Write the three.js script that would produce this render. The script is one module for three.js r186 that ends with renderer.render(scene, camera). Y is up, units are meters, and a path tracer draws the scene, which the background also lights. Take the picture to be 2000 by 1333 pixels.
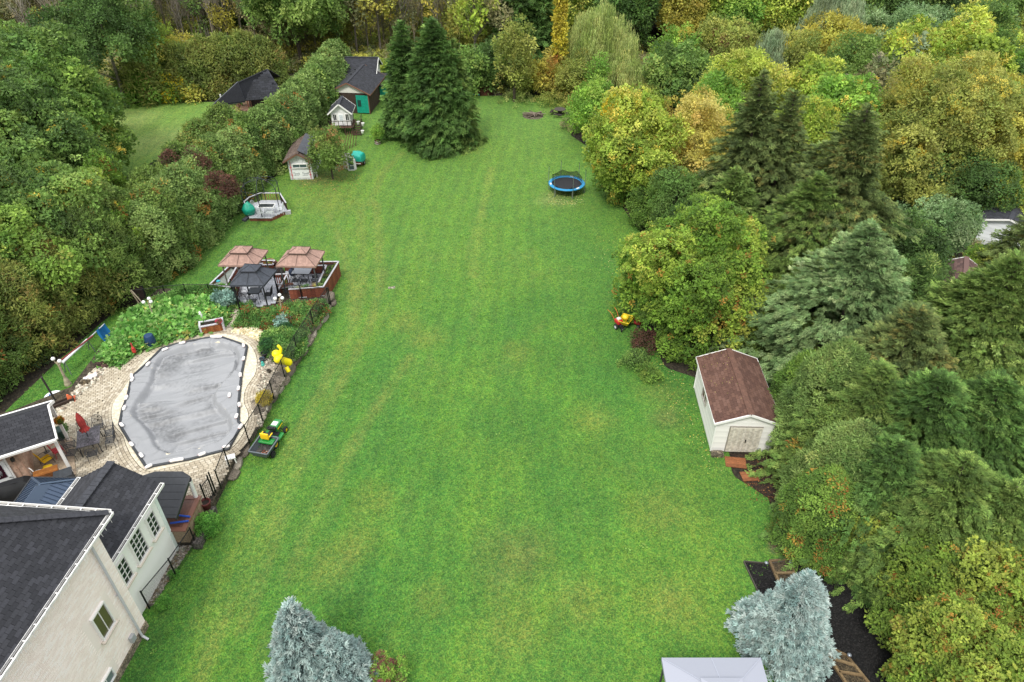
import * as THREE from 'three';
import { mergeGeometries } from 'three/addons/utils/BufferGeometryUtils.js';

// ---------------------------------------------------------------- camera, sky, sun, exposure
const scene = new THREE.Scene();
const LENS = { f: 1388, pitch: 36.9 * Math.PI / 180, height: 27 };      // focal length for a 2000 px wide picture
const camera = new THREE.PerspectiveCamera(2 * Math.atan(666.5 / LENS.f) * 180 / Math.PI, 2000 / 1333, 0.5, 2000);
camera.position.set(0, LENS.height, 0);
camera.rotation.set(-LENS.pitch, 0, 0);
scene.add(camera);

const SKY_LEVEL = 1.0, SUN_LEVEL = 1.5, EXPOSURE = 2.0;
{ // an even overcast sky, a little brighter overhead
  const w = 64, h = 32, d = new Float32Array(w * h * 4);
  for (let y = 0; y < h; y++) for (let x = 0; x < w; x++) {
    const el = Math.sin(((y + 0.5) / h - 0.5) * Math.PI), l = SKY_LEVEL * (el > 0 ? (1 + 2 * el) / 3 : 0.3);
    d.set([l * 0.97, l * 0.99, l * 1.03, 1], (y * w + x) * 4);
  }
  const sky = new THREE.DataTexture(d, w, h, THREE.RGBAFormat, THREE.FloatType);
  sky.mapping = THREE.EquirectangularReflectionMapping; sky.magFilter = THREE.LinearFilter; sky.needsUpdate = true;
  scene.background = sky; scene.environment = sky;
}
const sun = new THREE.DirectionalLight(new THREE.Color(1, 0.97, 0.9), SUN_LEVEL);
sun.position.set(-25, 90, 10); sun.target.position.set(0, 0, -50); scene.add(sun, sun.target);
sun.castShadow = true; sun.shadow.radius = 26;
Object.assign(sun.shadow.camera, { left: -90, right: 90, top: 90, bottom: -90, near: 1, far: 300 });
sun.shadow.mapSize.set(2048, 2048);

// ---------------------------------------------------------------- helpers
const V = (x, y, z) => new THREE.Vector3(x, y, z);
function at(px, py, h = 0) {            // the place at height h that stands at a point of a 2000 x 1333 survey picture
  const dx = (px - 1000) / LENS.f, dy = (666.5 - py) / LENS.f, c = Math.cos(LENS.pitch), s = Math.sin(LENS.pitch);
  const d = V(dx, -s + dy * c, -c - dy * s), t = (h - LENS.height) / d.y;
  const p = d.multiplyScalar(t); p.y = h; p.t = t; return p;
}
function rng(a) { return () => { a |= 0; a = a + 0x6D2B79F5 | 0; let t = Math.imul(a ^ a >>> 15, 1 | a); t = t + Math.imul(t ^ t >>> 7, 61 | t) ^ t; return ((t ^ t >>> 14) >>> 0) / 4294967296; }; }
const hash = (x, y, s = 0) => { let h = Math.imul(x | 0, 374761393) + Math.imul(y | 0, 668265263) + Math.imul(s | 0, 974711) | 0; h = Math.imul(h ^ h >>> 13, 1274126177); return ((h ^ h >>> 16) >>> 0) / 4294967296; };
function noise(x, y, s = 0) { const i = Math.floor(x), j = Math.floor(y), u = x - i, v = y - j, f = u * u * (3 - 2 * u), g = v * v * (3 - 2 * v); const a = hash(i, j, s), b = hash(i + 1, j, s), c = hash(i, j + 1, s), d = hash(i + 1, j + 1, s); return a + (b - a) * f + (c - a) * g + (a - b - c + d) * f * g; }
function tnoise(x, y, p, s = 0) { const w = (i) => ((i % p) + p) % p, i = Math.floor(x), j = Math.floor(y), u = x - i, v = y - j, f = u * u * (3 - 2 * u), g = v * v * (3 - 2 * v); const a = hash(w(i), w(j), s), b = hash(w(i + 1), w(j), s), c = hash(w(i), w(j + 1), s), d = hash(w(i + 1), w(j + 1), s); return a + (b - a) * f + (c - a) * g + (a - b - c + d) * f * g; }
const fbm = (x, y, s = 0, o = 4) => { let a = 0, w = 0.5, n = 0; for (let k = 0; k < o; k++) { a += w * noise(x, y, s + k); n += w; x *= 2.03; y *= 2.03; w *= 0.5; } return a / n; };
const clamp = (x, a = 0, b = 1) => Math.min(b, Math.max(a, x));
const smooth = (a, b, x) => { const t = clamp((x - a) / (b - a)); return t * t * (3 - 2 * t); };
const lerp = (a, b, t) => a + (b - a) * t;
const lin = (hex) => new THREE.Color(hex);
function inside(p, poly) { let r = false; for (let i = 0, j = poly.length - 1; i < poly.length; j = i++) { const [xi, zi] = poly[i], [xj, zj] = poly[j]; if ((zi > p[1]) !== (zj > p[1]) && p[0] < (xj - xi) * (p[1] - zi) / (zj - zi) + xi) r = !r; } return r; }
function nearest(p, poly, closed = true) { // [distance, x, z, running length]
  let best = [1e9], run = 0; for (let i = 0; i < poly.length - (closed ? 0 : 1); i++) { const a = poly[i], b = poly[(i + 1) % poly.length], dx = b[0] - a[0], dz = b[1] - a[1], l = Math.hypot(dx, dz); const t = clamp(((p[0] - a[0]) * dx + (p[1] - a[1]) * dz) / (l * l || 1)), x = a[0] + dx * t, z = a[1] + dz * t, d = Math.hypot(p[0] - x, p[1] - z); if (d < best[0]) best = [d, x, z, run + l * t]; run += l; } return best; }
const px2 = (list, h = 0) => list.map(([x, y]) => { const p = at(x, y, h); return [p.x, p.z]; });
const curve2 = (pts, n, closed = true) => new THREE.CatmullRomCurve3(pts.map(([x, z]) => V(x, 0, z)), closed, 'centripetal').getPoints(n).slice(0, closed ? -1 : undefined).map((p) => [p.x, p.z]);

// textures: small tiles that carry grain only, laid in metres
function tile(n, fn, metres, srgb = true) {
  const d = new Uint8Array(n * n * 4);
  for (let y = 0; y < n; y++) for (let x = 0; x < n; x++) { const c = fn(x / n, y / n); d.set([...(Array.isArray(c) ? c : [c, c, c]).map((v) => clamp(v) * 255), 255], (y * n + x) * 4); }
  const t = new THREE.DataTexture(d, n, n); t.wrapS = t.wrapT = THREE.RepeatWrapping; t.magFilter = THREE.LinearFilter; t.minFilter = THREE.LinearMipmapLinearFilter; t.generateMipmaps = true;
  if (srgb) t.colorSpace = THREE.SRGBColorSpace; t.repeat.set(1 / metres, 1 / metres); t.needsUpdate = true; return t;
}
const T = {
  grass: tile(512, (u, v) => { const a = tnoise(u * 170, v * 170, 170, 1), b = tnoise(u * 70, v * 70, 70, 2), c = tnoise(u * 24, v * 24, 24, 3); const l = 0.5 + 0.6 * (a - 0.5) + 0.26 * (b - 0.5) + 0.14 * (c - 0.5); return [0.36 + 0.72 * l + 0.18 * (b - 0.5), 0.42 + 0.64 * l, 0.34 + 0.72 * l]; }, 5.3),
  grain: tile(256, (u, v) => 0.86 + 0.16 * (tnoise(u * 120, v * 120, 120, 5) - 0.5) + 0.2 * (tnoise(u * 16, v * 16, 16, 6) - 0.5) + 0.03, 1.3),
  speck: tile(256, (u, v) => 0.78 + 0.4 * (tnoise(u * 128, v * 128, 128, 7) - 0.5) + 0.14 * (tnoise(u * 10, v * 10, 10, 8) - 0.5), 0.9),
  wood: tile(256, (u, v) => 0.8 + 0.3 * (tnoise(u * 6, v * 90, 90, 9) - 0.5) + 0.16 * (tnoise(u * 20, v * 20, 20, 10) - 0.5), 0.8),
  soil: tile(256, (u, v) => 0.66 + 0.7 * (tnoise(u * 90, v * 90, 90, 11) - 0.5) + 0.35 * (tnoise(u * 20, v * 20, 20, 12) - 0.5), 2.1),
  bump: tile(256, (u, v) => 0.5 + 0.6 * (tnoise(u * 100, v * 100, 100, 13) - 0.5) + 0.5 * (tnoise(u * 30, v * 30, 30, 14) - 0.5), 1.1, false),
  cloth: tile(256, (u, v) => 0.9 + 0.07 * Math.sin(u * 256 * Math.PI) * Math.sin(v * 256 * Math.PI) + 0.16 * (tnoise(u * 8, v * 8, 8, 15) - 0.5), 0.7),
};
const cache = new Map();
function M(color, rough = 0.8, o = {}) {
  const key = color + rough + JSON.stringify(o, (k, v) => (v?.isTexture ? v.uuid : v));
  if (!cache.has(key)) { const m = o.transmission || o.clearcoat ? new THREE.MeshPhysicalMaterial() : new THREE.MeshStandardMaterial(); m.color.set(color); m.roughness = rough; const { tex, bump, ...rest } = o; if (tex) m.map = T[tex]; if (bump) { m.bumpMap = T.bump; m.bumpScale = bump; } Object.assign(m, rest); cache.set(key, m); }
  return cache.get(key);
}

// geometry collector
class B {
  constructor() { this.g = []; }
  add(g, m) { if (g.index) g = g.toNonIndexed(); for (const k of Object.keys(g.attributes)) if (!['position', 'normal'].includes(k)) g.deleteAttribute(k); if (m) g.applyMatrix4(m); this.g.push(g); return this; }
  box(w, h, d, x = 0, y = 0, z = 0, ry = 0, rx = 0, rz = 0) { return this.add(new THREE.BoxGeometry(w, h, d), new THREE.Matrix4().makeRotationFromEuler(new THREE.Euler(rx, ry, rz, 'YXZ')).setPosition(x, y, z)); }
  span(a, b) { const d = b.clone().sub(a), l = d.length(); return [l, new THREE.Matrix4().makeRotationFromQuaternion(new THREE.Quaternion().setFromUnitVectors(V(0, 1, 0), d.divideScalar(l || 1))).setPosition(a.clone().add(b).multiplyScalar(0.5))]; }
  bar(a, b, r, seg = 6, r2 = r) { const [l, m] = this.span(a, b); return this.add(new THREE.CylinderGeometry(r2, r, l, seg), m); }
  beam(a, b, w, h) { const d = b.clone().sub(a), l = d.length(), m = new THREE.Matrix4().lookAt(b, a, V(0, 1, 0)); return this.add(new THREE.BoxGeometry(w, h, l), m.setPosition(a.clone().add(b).multiplyScalar(0.5))); }
  slab(pts, t) { // a flat polygon of 3D points, its thickness laid behind it
    const c = pts.reduce((s, p) => s.add(p), V(0, 0, 0)).divideScalar(pts.length), n = V(0, 0, 0); pts.forEach((p, i) => n.add(p.clone().sub(c).cross(pts[(i + 1) % pts.length].clone().sub(c)))); n.normalize(); if (n.y < -1e-6) { pts = [...pts].reverse(); n.negate(); }
    const u = pts[1].clone().sub(pts[0]).normalize(), w = n.clone().cross(u), flat = pts.map((p) => new THREE.Vector2(p.clone().sub(c).dot(u), p.clone().sub(c).dot(w))), tri = THREE.ShapeUtils.triangulateShape(flat, []), P = [], low = pts.map((p) => p.clone().addScaledVector(n, -t));
    for (const [a, b, d] of tri) { for (const i of [a, b, d]) P.push(pts[i]); for (const i of [d, b, a]) P.push(low[i]); }
    pts.forEach((p, i) => { const j = (i + 1) % pts.length; P.push(p, low[i], low[j], p, low[j], pts[j]); });
    const g = new THREE.BufferGeometry().setFromPoints(P); g.computeVertexNormals(); return this.add(g);
  }
  prism(poly, y0, y1) { return this.slab(poly.map(([x, z]) => V(x, y1, z)), y1 - y0); }
  holed(poly, holes, y0, y1) { const sh = new THREE.Shape(poly.map(([x, z]) => new THREE.Vector2(x, -z))); holes.forEach((h) => sh.holes.push(new THREE.Path(h.map(([x, z]) => new THREE.Vector2(x, -z))))); const g = new THREE.ExtrudeGeometry(sh, { depth: y1 - y0, bevelEnabled: false }); g.rotateX(-Math.PI / 2); g.translate(0, y0, 0); return this.add(g); }
  lathe(profile, seg, x = 0, y = 0, z = 0) { const g = new THREE.LatheGeometry(profile.map(([r, h]) => new THREE.Vector2(r, h)), seg); return this.add(g, new THREE.Matrix4().makeTranslation(x, y, z)); }
  ball(r, x, y, z, sx = 1, sy = 1, sz = 1, det = 8) { return this.add(new THREE.SphereGeometry(r, det, det - 2), new THREE.Matrix4().makeScale(sx, sy, sz).setPosition(x, y, z)); }
  tube(pts, r, seg = 20, sides = 6, closed = false) { return this.add(new THREE.TubeGeometry(new THREE.CatmullRomCurve3(pts, closed, 'centripetal'), seg, r, sides, closed)); }
  strip(pts, r, sides = 6) { for (let i = 0; i + 1 < pts.length; i++) this.bar(pts[i], pts[i + 1], r, sides); return this; }
  ring(R, r, x, y, z, ry = 0, axis = 'x') { const g = new THREE.TorusGeometry(R, r, 8, 18); if (axis === 'x') g.rotateY(Math.PI / 2); if (axis === 'y') g.rotateX(Math.PI / 2); g.rotateY(ry); return this.add(g, new THREE.Matrix4().makeTranslation(x, y, z)); }
  geometry() { const g = mergeGeometries(this.g); const p = g.attributes.position, n = g.attributes.normal, uv = new Float32Array(p.count * 2);
    for (let i = 0; i < p.count; i++) { const ax = Math.abs(n.getX(i)), ay = Math.abs(n.getY(i)), az = Math.abs(n.getZ(i)); uv[i * 2] = ax > ay && ax > az ? p.getZ(i) : p.getX(i); uv[i * 2 + 1] = ay >= ax && ay >= az ? p.getZ(i) : p.getY(i); }
    g.setAttribute('uv', new THREE.BufferAttribute(uv, 2)); return g; }
  mesh(name, m, parent = scene) { const o = new THREE.Mesh(this.geometry(), m); o.name = parent === scene ? numbered(name) : name; o.castShadow = o.receiveShadow = true; parent.add(o); return o; }
}
const b = () => new B();
const counts = {};
function numbered(name) { const n = counts[name] = (counts[name] ?? -1) + 1; return n ? `${name}_${String(n).padStart(3, '0')}` : name; }
function tag(o, label, category, group, kind) { o.userData.label = label; if (category) o.userData.category = category; if (group) o.userData.group = group; if (kind) o.userData.kind = kind; return o; }
function thing(name, label, category, p = V(0, 0, 0), ry = 0, group) { const o = new THREE.Group(); o.name = numbered(name); o.position.copy(p); o.rotation.y = ry; scene.add(o); return tag(o, label, category, group); }
function struct(o, label) { o.userData.kind = 'structure'; if (label) o.userData.label = label; return o; }
function copyOf(src, label, p, ry, group) { const o = src.clone(); o.name = numbered(src.name.replace(/_\d+$/, '')); o.userData = { ...src.userData, label }; if (group) o.userData.group = group; if (p) o.position.copy(p); if (ry !== undefined) o.rotation.y = ry; scene.add(o); return o; }
function copies(name, geom, m, list, parent, kind = 'stuff') { // list of [matrix, colour]
  const o = new THREE.InstancedMesh(geom, m, list.length); list.forEach(([mm, c], i) => { o.setMatrixAt(i, mm); if (c) o.setColorAt(i, c); }); o.name = parent === scene ? numbered(name) : name; if (kind) o.userData.kind = kind; o.castShadow = o.receiveShadow = true; parent.add(o); return o;
}
// pieces told apart one by one: the first `most` as meshes of their own, the rest joined
function pieces(name, geom, mats, list, parent, most = 300, joined = name + 's') {
  const sorted = [...list].sort((p, q) => p.far - q.far);
  sorted.slice(0, most).forEach((p, i) => { const o = new THREE.Mesh(geom, mats[p.m ?? 0]); o.name = parent === scene ? numbered(name) : name; o.applyMatrix4(p.matrix); o.castShadow = o.receiveShadow = true; parent.add(o); });
  const rest = sorted.slice(most);
  mats.forEach((m, k) => { const l = rest.filter((p) => (p.m ?? 0) === k); if (l.length) copies(joined, geom, m, l.map((p) => [p.matrix]), parent); });
}
const frame = (x, z, y) => new THREE.Matrix4().makeBasis(x, y, z);

// ---------------------------------------------------------------- foliage
function leafGeometry(leaves) { // leaves: [base, along, across, lift, shade]
  const P = [], C = [], I = [];
  for (const [o, a, c, up, k] of leaves) { const i = P.length / 3, s = o.clone().addScaledVector(a, 0.45).addScaledVector(up, 0.12 * a.length()), l = s.clone().add(c), r = s.clone().sub(c), t = o.clone().add(a);
    for (const v of [o, l, t, r]) { P.push(v.x, v.y, v.z); C.push(k, k, k); } I.push(i, i + 2, i + 1, i, i + 3, i + 2); }
  const g = new THREE.BufferGeometry(); g.setAttribute('position', new THREE.Float32BufferAttribute(P, 3)); g.setAttribute('color', new THREE.Float32BufferAttribute(C, 3)); g.setIndex(I); return g;
}
const ball3 = (r) => { const z = r() * 2 - 1, a = r() * 6.2832, s = Math.sqrt(1 - z * z); return V(s * Math.cos(a), z, s * Math.sin(a)); };
function sprayBroad(seed, n, L, W, flat = 0.75) { // a leafy twig end of radius 1, outward along +y
  const r = rng(seed), out = [];
  for (let i = 0; i < n; i++) { const d = ball3(r), q = Math.cbrt(r()), p = V(d.x * q, Math.abs(d.y) * q * flat - 0.15, d.z * q), a = ball3(r).addScaledVector(d, 0.9).add(V(0, 0.25, 0)).normalize(), up = V(r() - 0.5, 1.2, r() - 0.5).normalize(), c = a.clone().cross(up).normalize(); const l = L * (0.7 + 0.6 * r());
    out.push([p, a.multiplyScalar(l), c.multiplyScalar(l * W), up, 0.72 + 0.5 * r()]); }
  return leafGeometry(out);
}
function sprayFrond(seed, n, droop = 0.25) { // a flat conifer bough of length 1 along +z
  const r = rng(seed), out = [];
  for (let i = 0; i < n; i++) { const t = 0.05 + 0.95 * i / n, s = i % 2 ? 1 : -1, l = (1 - t * 0.75) * (0.3 + 0.16 * r()), p = V(0, -droop * t * t, t * 0.85), a = V(s * (0.75 + 0.3 * r()), -0.15 + 0.4 * (r() - 0.5), 0.65 + 0.3 * r()).normalize().multiplyScalar(l), up = V(0.3 * (r() - 0.5), 1, 0.3 * (r() - 0.5)), c = a.clone().cross(up).normalize().multiplyScalar(l * (0.16 + 0.08 * r()));
    out.push([p, a, c, up, 0.68 + 0.55 * r()]); }
  out.push([V(0, 0, 0), V(0, -droop * 0.8, 0.95), V(0.04, 0, 0), V(0, 1, 0), 0.6]);
  return leafGeometry(out);
}
function sprayTuft(seed, n) { // the drooping tip of a conifer bough: short twigs fanned flat, longest along +z
  const r = rng(seed), out = [];
  for (let i = 0; i < n; i++) { const t = r(), side = (r() - 0.5) * 2, p = V(side * 0.38 * (1 - t * 0.5), 0.1 * (r() - 0.5) - 0.22 * t * t - 0.1 * side * side, -0.35 + t * 0.8), a = V(side * 0.9 + 0.5 * (r() - 0.5), -0.1 + 0.7 * (r() - 0.5), 0.55 + 0.5 * r()).normalize(), up = V(0.5 * (r() - 0.5), 1, 0.5 * (r() - 0.5)), c = a.clone().cross(up).normalize(), l = 0.24 + 0.2 * r(); out.push([p, a.multiplyScalar(l), c.multiplyScalar(l * 0.13), up, 0.6 + 0.7 * r()]); }
  return leafGeometry(out);
}
function sprayShoots(seed, n) { // a bunch of short needle-covered shoots, outward along +y
  const r = rng(seed), g = [];
  for (let i = 0; i < n; i++) { const a = r() * 6.28, tilt = 0.1 + 1.0 * r(), l = 0.6 + 0.6 * r(), k = 0.75 + 0.4 * r(); const c = new THREE.SphereGeometry(1, 5, 4); c.deleteAttribute('uv'); c.scale(0.075, l * 0.5, 0.075); c.translate(0, l * 0.45, 0); c.rotateX(tilt); c.rotateY(a); c.translate(0.35 * (r() - 0.5), 0.1 * r(), 0.35 * (r() - 0.5)); const p = c.attributes.position, col = new Float32Array(p.count * 3); for (let j = 0; j < p.count; j++) col.fill(k * (0.7 + 0.45 * clamp(p.getY(j))), j * 3, j * 3 + 3); col.fill(k); c.setAttribute('color', new THREE.BufferAttribute(col, 3)); g.push(c); }
  return mergeGeometries(g);
}
function sprayStrands(seed, n) { // hanging willow withies, 1 long
  const r = rng(seed), out = [];
  for (let i = 0; i < n; i++) { let p = V((r() - 0.5) * 0.5, 0.1 * r(), (r() - 0.5) * 0.5); const k = 0.7 + 0.5 * r(), len = 0.6 + 0.5 * r(); for (let j = 0; j < 7; j++) { const a = V((r() - 0.5) * 0.14, -len / 6, (r() - 0.5) * 0.14); out.push([p.clone(), a.clone().multiplyScalar(1.35), V(r() - 0.5, 0, r() - 0.5).normalize().multiplyScalar(0.022), V(0, 0, 0), k * (0.85 + 0.3 * r())]); p = p.add(a); } }
  return leafGeometry(out);
}
const SPRAY = {
  maple: [1, 2, 3].map((s) => sprayBroad(s, 34, 0.5, 0.3)),
  fine: [4, 5, 6].map((s) => sprayBroad(s, 52, 0.36, 0.27, 0.9)),
  needle: [7, 8, 9].map((s) => sprayTuft(s, 44)),
  cedar: [10, 11, 12].map((s) => sprayBroad(s, 46, 0.55, 0.14, 1.1)),
  shoots: [13, 14, 15].map((s) => sprayShoots(s, 15)),
  strand: [16, 17].map((s) => sprayStrands(s, 9)),
  big: [18, 19].map((s) => sprayBroad(s, 9, 0.75, 0.46, 0.5)),
};
const leafMat = new THREE.MeshPhysicalMaterial({ color: 0xffffff, roughness: 0.95, vertexColors: true, transmission: 0.42, thickness: 0, specularIntensity: 0.4, side: THREE.DoubleSide });
const needleMat = new THREE.MeshStandardMaterial({ color: 0xffffff, roughness: 0.85, vertexColors: true, side: THREE.DoubleSide });
const bark = M('#5d5248', 0.95, { tex: 'wood' }), paleBark = M('#8f877a', 0.95, { tex: 'wood' });

const Q = new THREE.Quaternion(), UP = V(0, 1, 0);
function posed(p, n, spin, s, stretch = 1) { const q = new THREE.Quaternion().setFromUnitVectors(UP, n).multiply(Q.setFromAxisAngle(UP, spin)); return new THREE.Matrix4().compose(p, q, V(s, s * stretch, s)); }
function heading(p, dir, s, roll = 0, wide = 1) { const z = dir.clone().normalize(), x = UP.clone().cross(z).normalize().applyAxisAngle(z, roll), y = z.clone().cross(x); return new THREE.Matrix4().makeBasis(x.multiplyScalar(s * wide), y.multiplyScalar(s), z.multiplyScalar(s)).setPosition(p); }
function palette(list) { const cols = list.map(([h, w]) => [lin(h), w]), sum = cols.reduce((a, c) => a + c[1], 0); return (t) => { t *= sum; for (const [c, w] of cols) { if (t < w) return c; t -= w; } return cols[0][0]; }; }
const tint = (c, r, a = 0.3) => { const k = 1 + a * (r() - 0.5) * 2, w = 1 + 0.16 * (r() - 0.5); return new THREE.Color(c.r * k * w, c.g * k, c.b * k); };
// hand the sprays of a crown out over the variants of their shape
function crownMeshes(list, kind, parent, name = 'crown', m = kind === 'needle' || kind === 'shoots' ? needleMat : leafMat, k2) { const kinds = SPRAY[kind], by = kinds.map(() => []); list.forEach((e, i) => by[i % kinds.length].push(e)); const g = new THREE.Group(); by.forEach((l, i) => l.length && copies(name, kinds[i], m, l, parent, k2 ?? null)); return g; }
function trunkMesh(H, r, parent, seed, mat = bark, limbs = 6, from = 0.3, spread = 0.3, lean = 0) { const R = rng(seed), g = b(), top = V(lean * H, H, 0); let p = V(0, -0.2, 0); for (let i = 1; i <= 5; i++) { const t = i / 5, q = V(lean * H * t + (R() - 0.5) * r, H * t, (R() - 0.5) * r); g.bar(p, q, r * (1.05 - 0.85 * (i - 1) / 5), 7, r * (1.05 - 0.85 * t)); p = q; } for (let i = 0; i < limbs; i++) { const t = from + (1 - from) * 0.9 * R(), a = R() * 6.28, l = spread * H * (1.15 - t), s = V(lean * H * t, H * t, 0), e = s.clone().add(V(Math.cos(a) * l, l * (0.5 + 0.6 * R()), Math.sin(a) * l)); g.bar(s, e, r * 0.5 * (1.05 - t * 0.8), 5, r * 0.12); } return g.mesh('trunk', mat, parent); }

function broadCrown(o, H, R, { seed, pal, s, base = 0.1, kind = 'maple', fill = 1, accent, sag = 0, parent, m }) {
  const r = rng(seed), cy = H * (1 + base) / 2, vr = H * (1 - base) / 2, K = Math.round(16 + R * 4), lobes = [[V(0, cy, 0), Math.min(R, vr) * 0.66, r()]];
  for (let i = 0; i < K; i++) { const y = 1 - 1.75 * (i + 0.5) / K, a = i * 2.399 + r() * 0.7, q = Math.sqrt(Math.max(0, 1 - y * y)), w = 0.46 + 0.44 * r(); lobes.push([V(Math.cos(a) * q * R * w, cy + y * vr * w * 1.06, Math.sin(a) * q * R * w), Math.min(R, vr * 1.1) * (0.17 + 0.2 * r()), r()]); }
  const list = [];
  for (const [c, rad, tone] of lobes) {
    const n = Math.round(fill * 0.95 * 12.57 * rad * rad / (s * s));
    for (let i = 0; i < n; i++) {
      const d = ball3(r); if (d.y < -0.75) continue; const out = r() < 0.14, p = c.clone().addScaledVector(d, rad * (0.7 + 0.5 * Math.pow(r(), 1.3) + (out ? 0.3 : 0))); if (p.y < 0.1 || (noise(p.x * 0.95 + seed, p.y * 0.95 + p.z * 0.8, seed) < 0.3 && r() < 0.65)) continue;
      if (lobes.some(([c2, r2]) => c2 !== c && c2.distanceToSquared(p) < (r2 * 0.8) ** 2)) continue;
      const nrm = d.clone().add(V(0, 0.35, 0)).normalize(), h = clamp(tone * 0.6 + r() * 0.4);
      const fleck = accent && r() < accent[1] * (tone > 0.6 ? 1.8 : 0.9); list.push([posed(p, nrm, r() * 6.28, s * (0.6 + 0.75 * r()) * (fleck ? 0.6 : out ? 0.75 : 1)), tint(fleck ? accent[0](r()) : pal(h), r)]);
    }
  }
  crownMeshes(list, kind, o, 'crown', m ?? leafMat);
  return list.length;
}
function spruceCrown(o, H, R, { seed, pal, s, power = 1, kind = 'needle', droop = 0.25, ragged = 0.25, dense = 1, bottom = 0.02 }) {
  const r = rng(seed), list = [], step = s * (kind === 'shoots' ? 0.62 : 0.7) / dense;
  for (let y = H * bottom; y < H * 0.985; y += step * (0.75 + 0.5 * r())) {
    const t = y / H, rad = R * Math.pow(1 - Math.pow(t, power), power > 1 ? 0.9 : 1) * 1.0 + 0.12, n = Math.max(4, Math.round(6.28 * rad / (s * 0.8) * dense)), off = r() * 6.28;
    for (let i = 0; i < n; i++) { const a = off + i / n * 6.28 + (r() - 0.5) * 0.35, lobe = 1 + ragged * (noise(a * 2.2 + seed, y * 0.9, seed) - 0.5) * 1.6, len = rad * lobe * (0.85 + 0.3 * r()), rise = lerp(-droop, 0.75, t * t);
      for (let q = Math.max(0.05, len - s * (rad > 1 ? 2.1 : 1.3)); q < len; q += s * 0.62) { const p = V(Math.cos(a) * q, y + rise * q * 0.42 - (kind === 'shoots' ? 0.25 : 0.12) * q * q / (rad + 0.5) + 0.12 * s * (r() - 0.5), Math.sin(a) * q); if (p.y < 0.08) continue; const d = V(Math.cos(a) + 0.5 * (r() - 0.5), rise + 0.5 * (r() - 0.5), Math.sin(a) + 0.5 * (r() - 0.5)); const c = tint(pal(clamp(r() * 0.6 + noise(a * 1.5, y * 0.6, seed + 3) * 0.5)), r);
        list.push([kind === 'shoots' ? posed(p, d.add(V(0, 0.35, 0)).normalize(), r() * 6.28, s * (0.7 + 0.5 * r())) : heading(p, d, s * (0.75 + 0.6 * r()), (r() - 0.5) * 1.2), c]); } }
  }
  for (let i = 0; i < 5; i++) list.push([kind === 'shoots' ? posed(V(0, H * (0.93 + 0.015 * i), 0), V(r() - 0.5, 2, r() - 0.5).normalize(), 0, s) : heading(V(0, H * (0.95 + 0.01 * i), 0), V(r() - 0.5, 1.3, r() - 0.5), s * 0.7), tint(pal(r()), r)]);
  crownMeshes(list, kind, o);
  return list.length;
}
function columnCrown(o, H, R, { seed, pal, s, kind = 'cedar', power = 2.2, bumps = 0.35, fill = 1, accent }) { // dense cedar: sprays over a bulging column with a blunt tip
  const r = rng(seed), list = [], n = Math.round(fill * 1.3 * 6.28 * R * H / (s * s));
  for (let i = 0; i < n; i++) { const t = Math.pow(r(), 0.9), a = r() * 6.28, X = Math.cos(a) * R * 1.25, Z = Math.sin(a) * R * 1.25, lump = noise(X + 31 + seed, t * H * 1.05 + Z * 0.7, seed) * 0.6 + noise(Z * 2.1 + 17, t * H * 1.9 + X * 1.3, seed + 9) * 0.4; if (lump < 0.4 && r() < 0.45) continue; const bulge = 1 + bumps * 1.5 * (lump - 0.5), rad = R * Math.pow(1 - Math.pow(t, power), 0.62) * bulge * (0.84 + 0.24 * r()), p = V(Math.cos(a) * rad, 0.1 + t * H * (0.94 + 0.06 * bulge), Math.sin(a) * rad), nrm = V(Math.cos(a), 0.55 + 1.6 * Math.pow(t, 3), Math.sin(a)).normalize();
    const h = clamp(noise(a * 1.2 + seed, t * H * 0.5, seed + 5) * 0.7 + r() * 0.35), col = accent && r() < accent[1] * 2 * smooth(0.45, 0.7, noise(a * 1.6 + 7, t * H * 0.8, seed + 11)) ? accent[0](r()) : pal(h); list.push([posed(p, nrm, r() * 6.28, s * (0.7 + 0.55 * r())), tint(col, r)]); }
  crownMeshes(list, kind, o);
  return list.length;
}
function willowCrown(o, H, R, { seed, pal, s }) {
  const r = rng(seed), list = [], n = Math.round(26 * R * H / (s * s));
  for (let i = 0; i < n; i++) { const a = r() * 6.28, t = Math.sqrt(r()), dome = H * (1 - 0.42 * t * t) * (0.9 + 0.2 * noise(a * 2, t * 3, seed)), drop = r() * r() * (H * 0.75) * t, p = V(Math.cos(a) * R * t, Math.max(s * 0.9, dome - drop), Math.sin(a) * R * t); list.push([posed(p, V((r() - 0.5) * 0.2, 1, (r() - 0.5) * 0.2).normalize(), r() * 6.28, s * (0.8 + 0.5 * r()), 1.2), tint(pal(clamp(noise(a * 3, t * 4, seed + 2) * 0.8 + 0.3 * r())), r)]); }
  crownMeshes(list, 'strand', o);
  return list.length;
}
function bareCrown(o, H, seed, mat, spread = 0.22, twigs = 26) { // leafless limbs and twigs
  const r = rng(seed), g = b();
  for (let i = 0; i < twigs; i++) { const t = 0.3 + 0.68 * r(), a = r() * 6.28, l = spread * H * (1.2 - t), s = V(0, H * t, 0), e = s.clone().add(V(Math.cos(a) * l, l * (0.9 + 0.8 * r()), Math.sin(a) * l)); g.bar(s, e, 0.035 + 0.03 * (1 - t), 3, 0.014); for (let k = 0; k < 3; k++) { const m = s.clone().lerp(e, 0.35 + 0.6 * r()), e2 = m.clone().add(V((r() - 0.5) * l * 0.8, l * (0.2 + 0.5 * r()), (r() - 0.5) * l * 0.8)); g.bar(m, e2, 0.02, 3, 0.01); } }
  g.mesh('branches', mat, o);
}
let sprays = 0;
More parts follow.
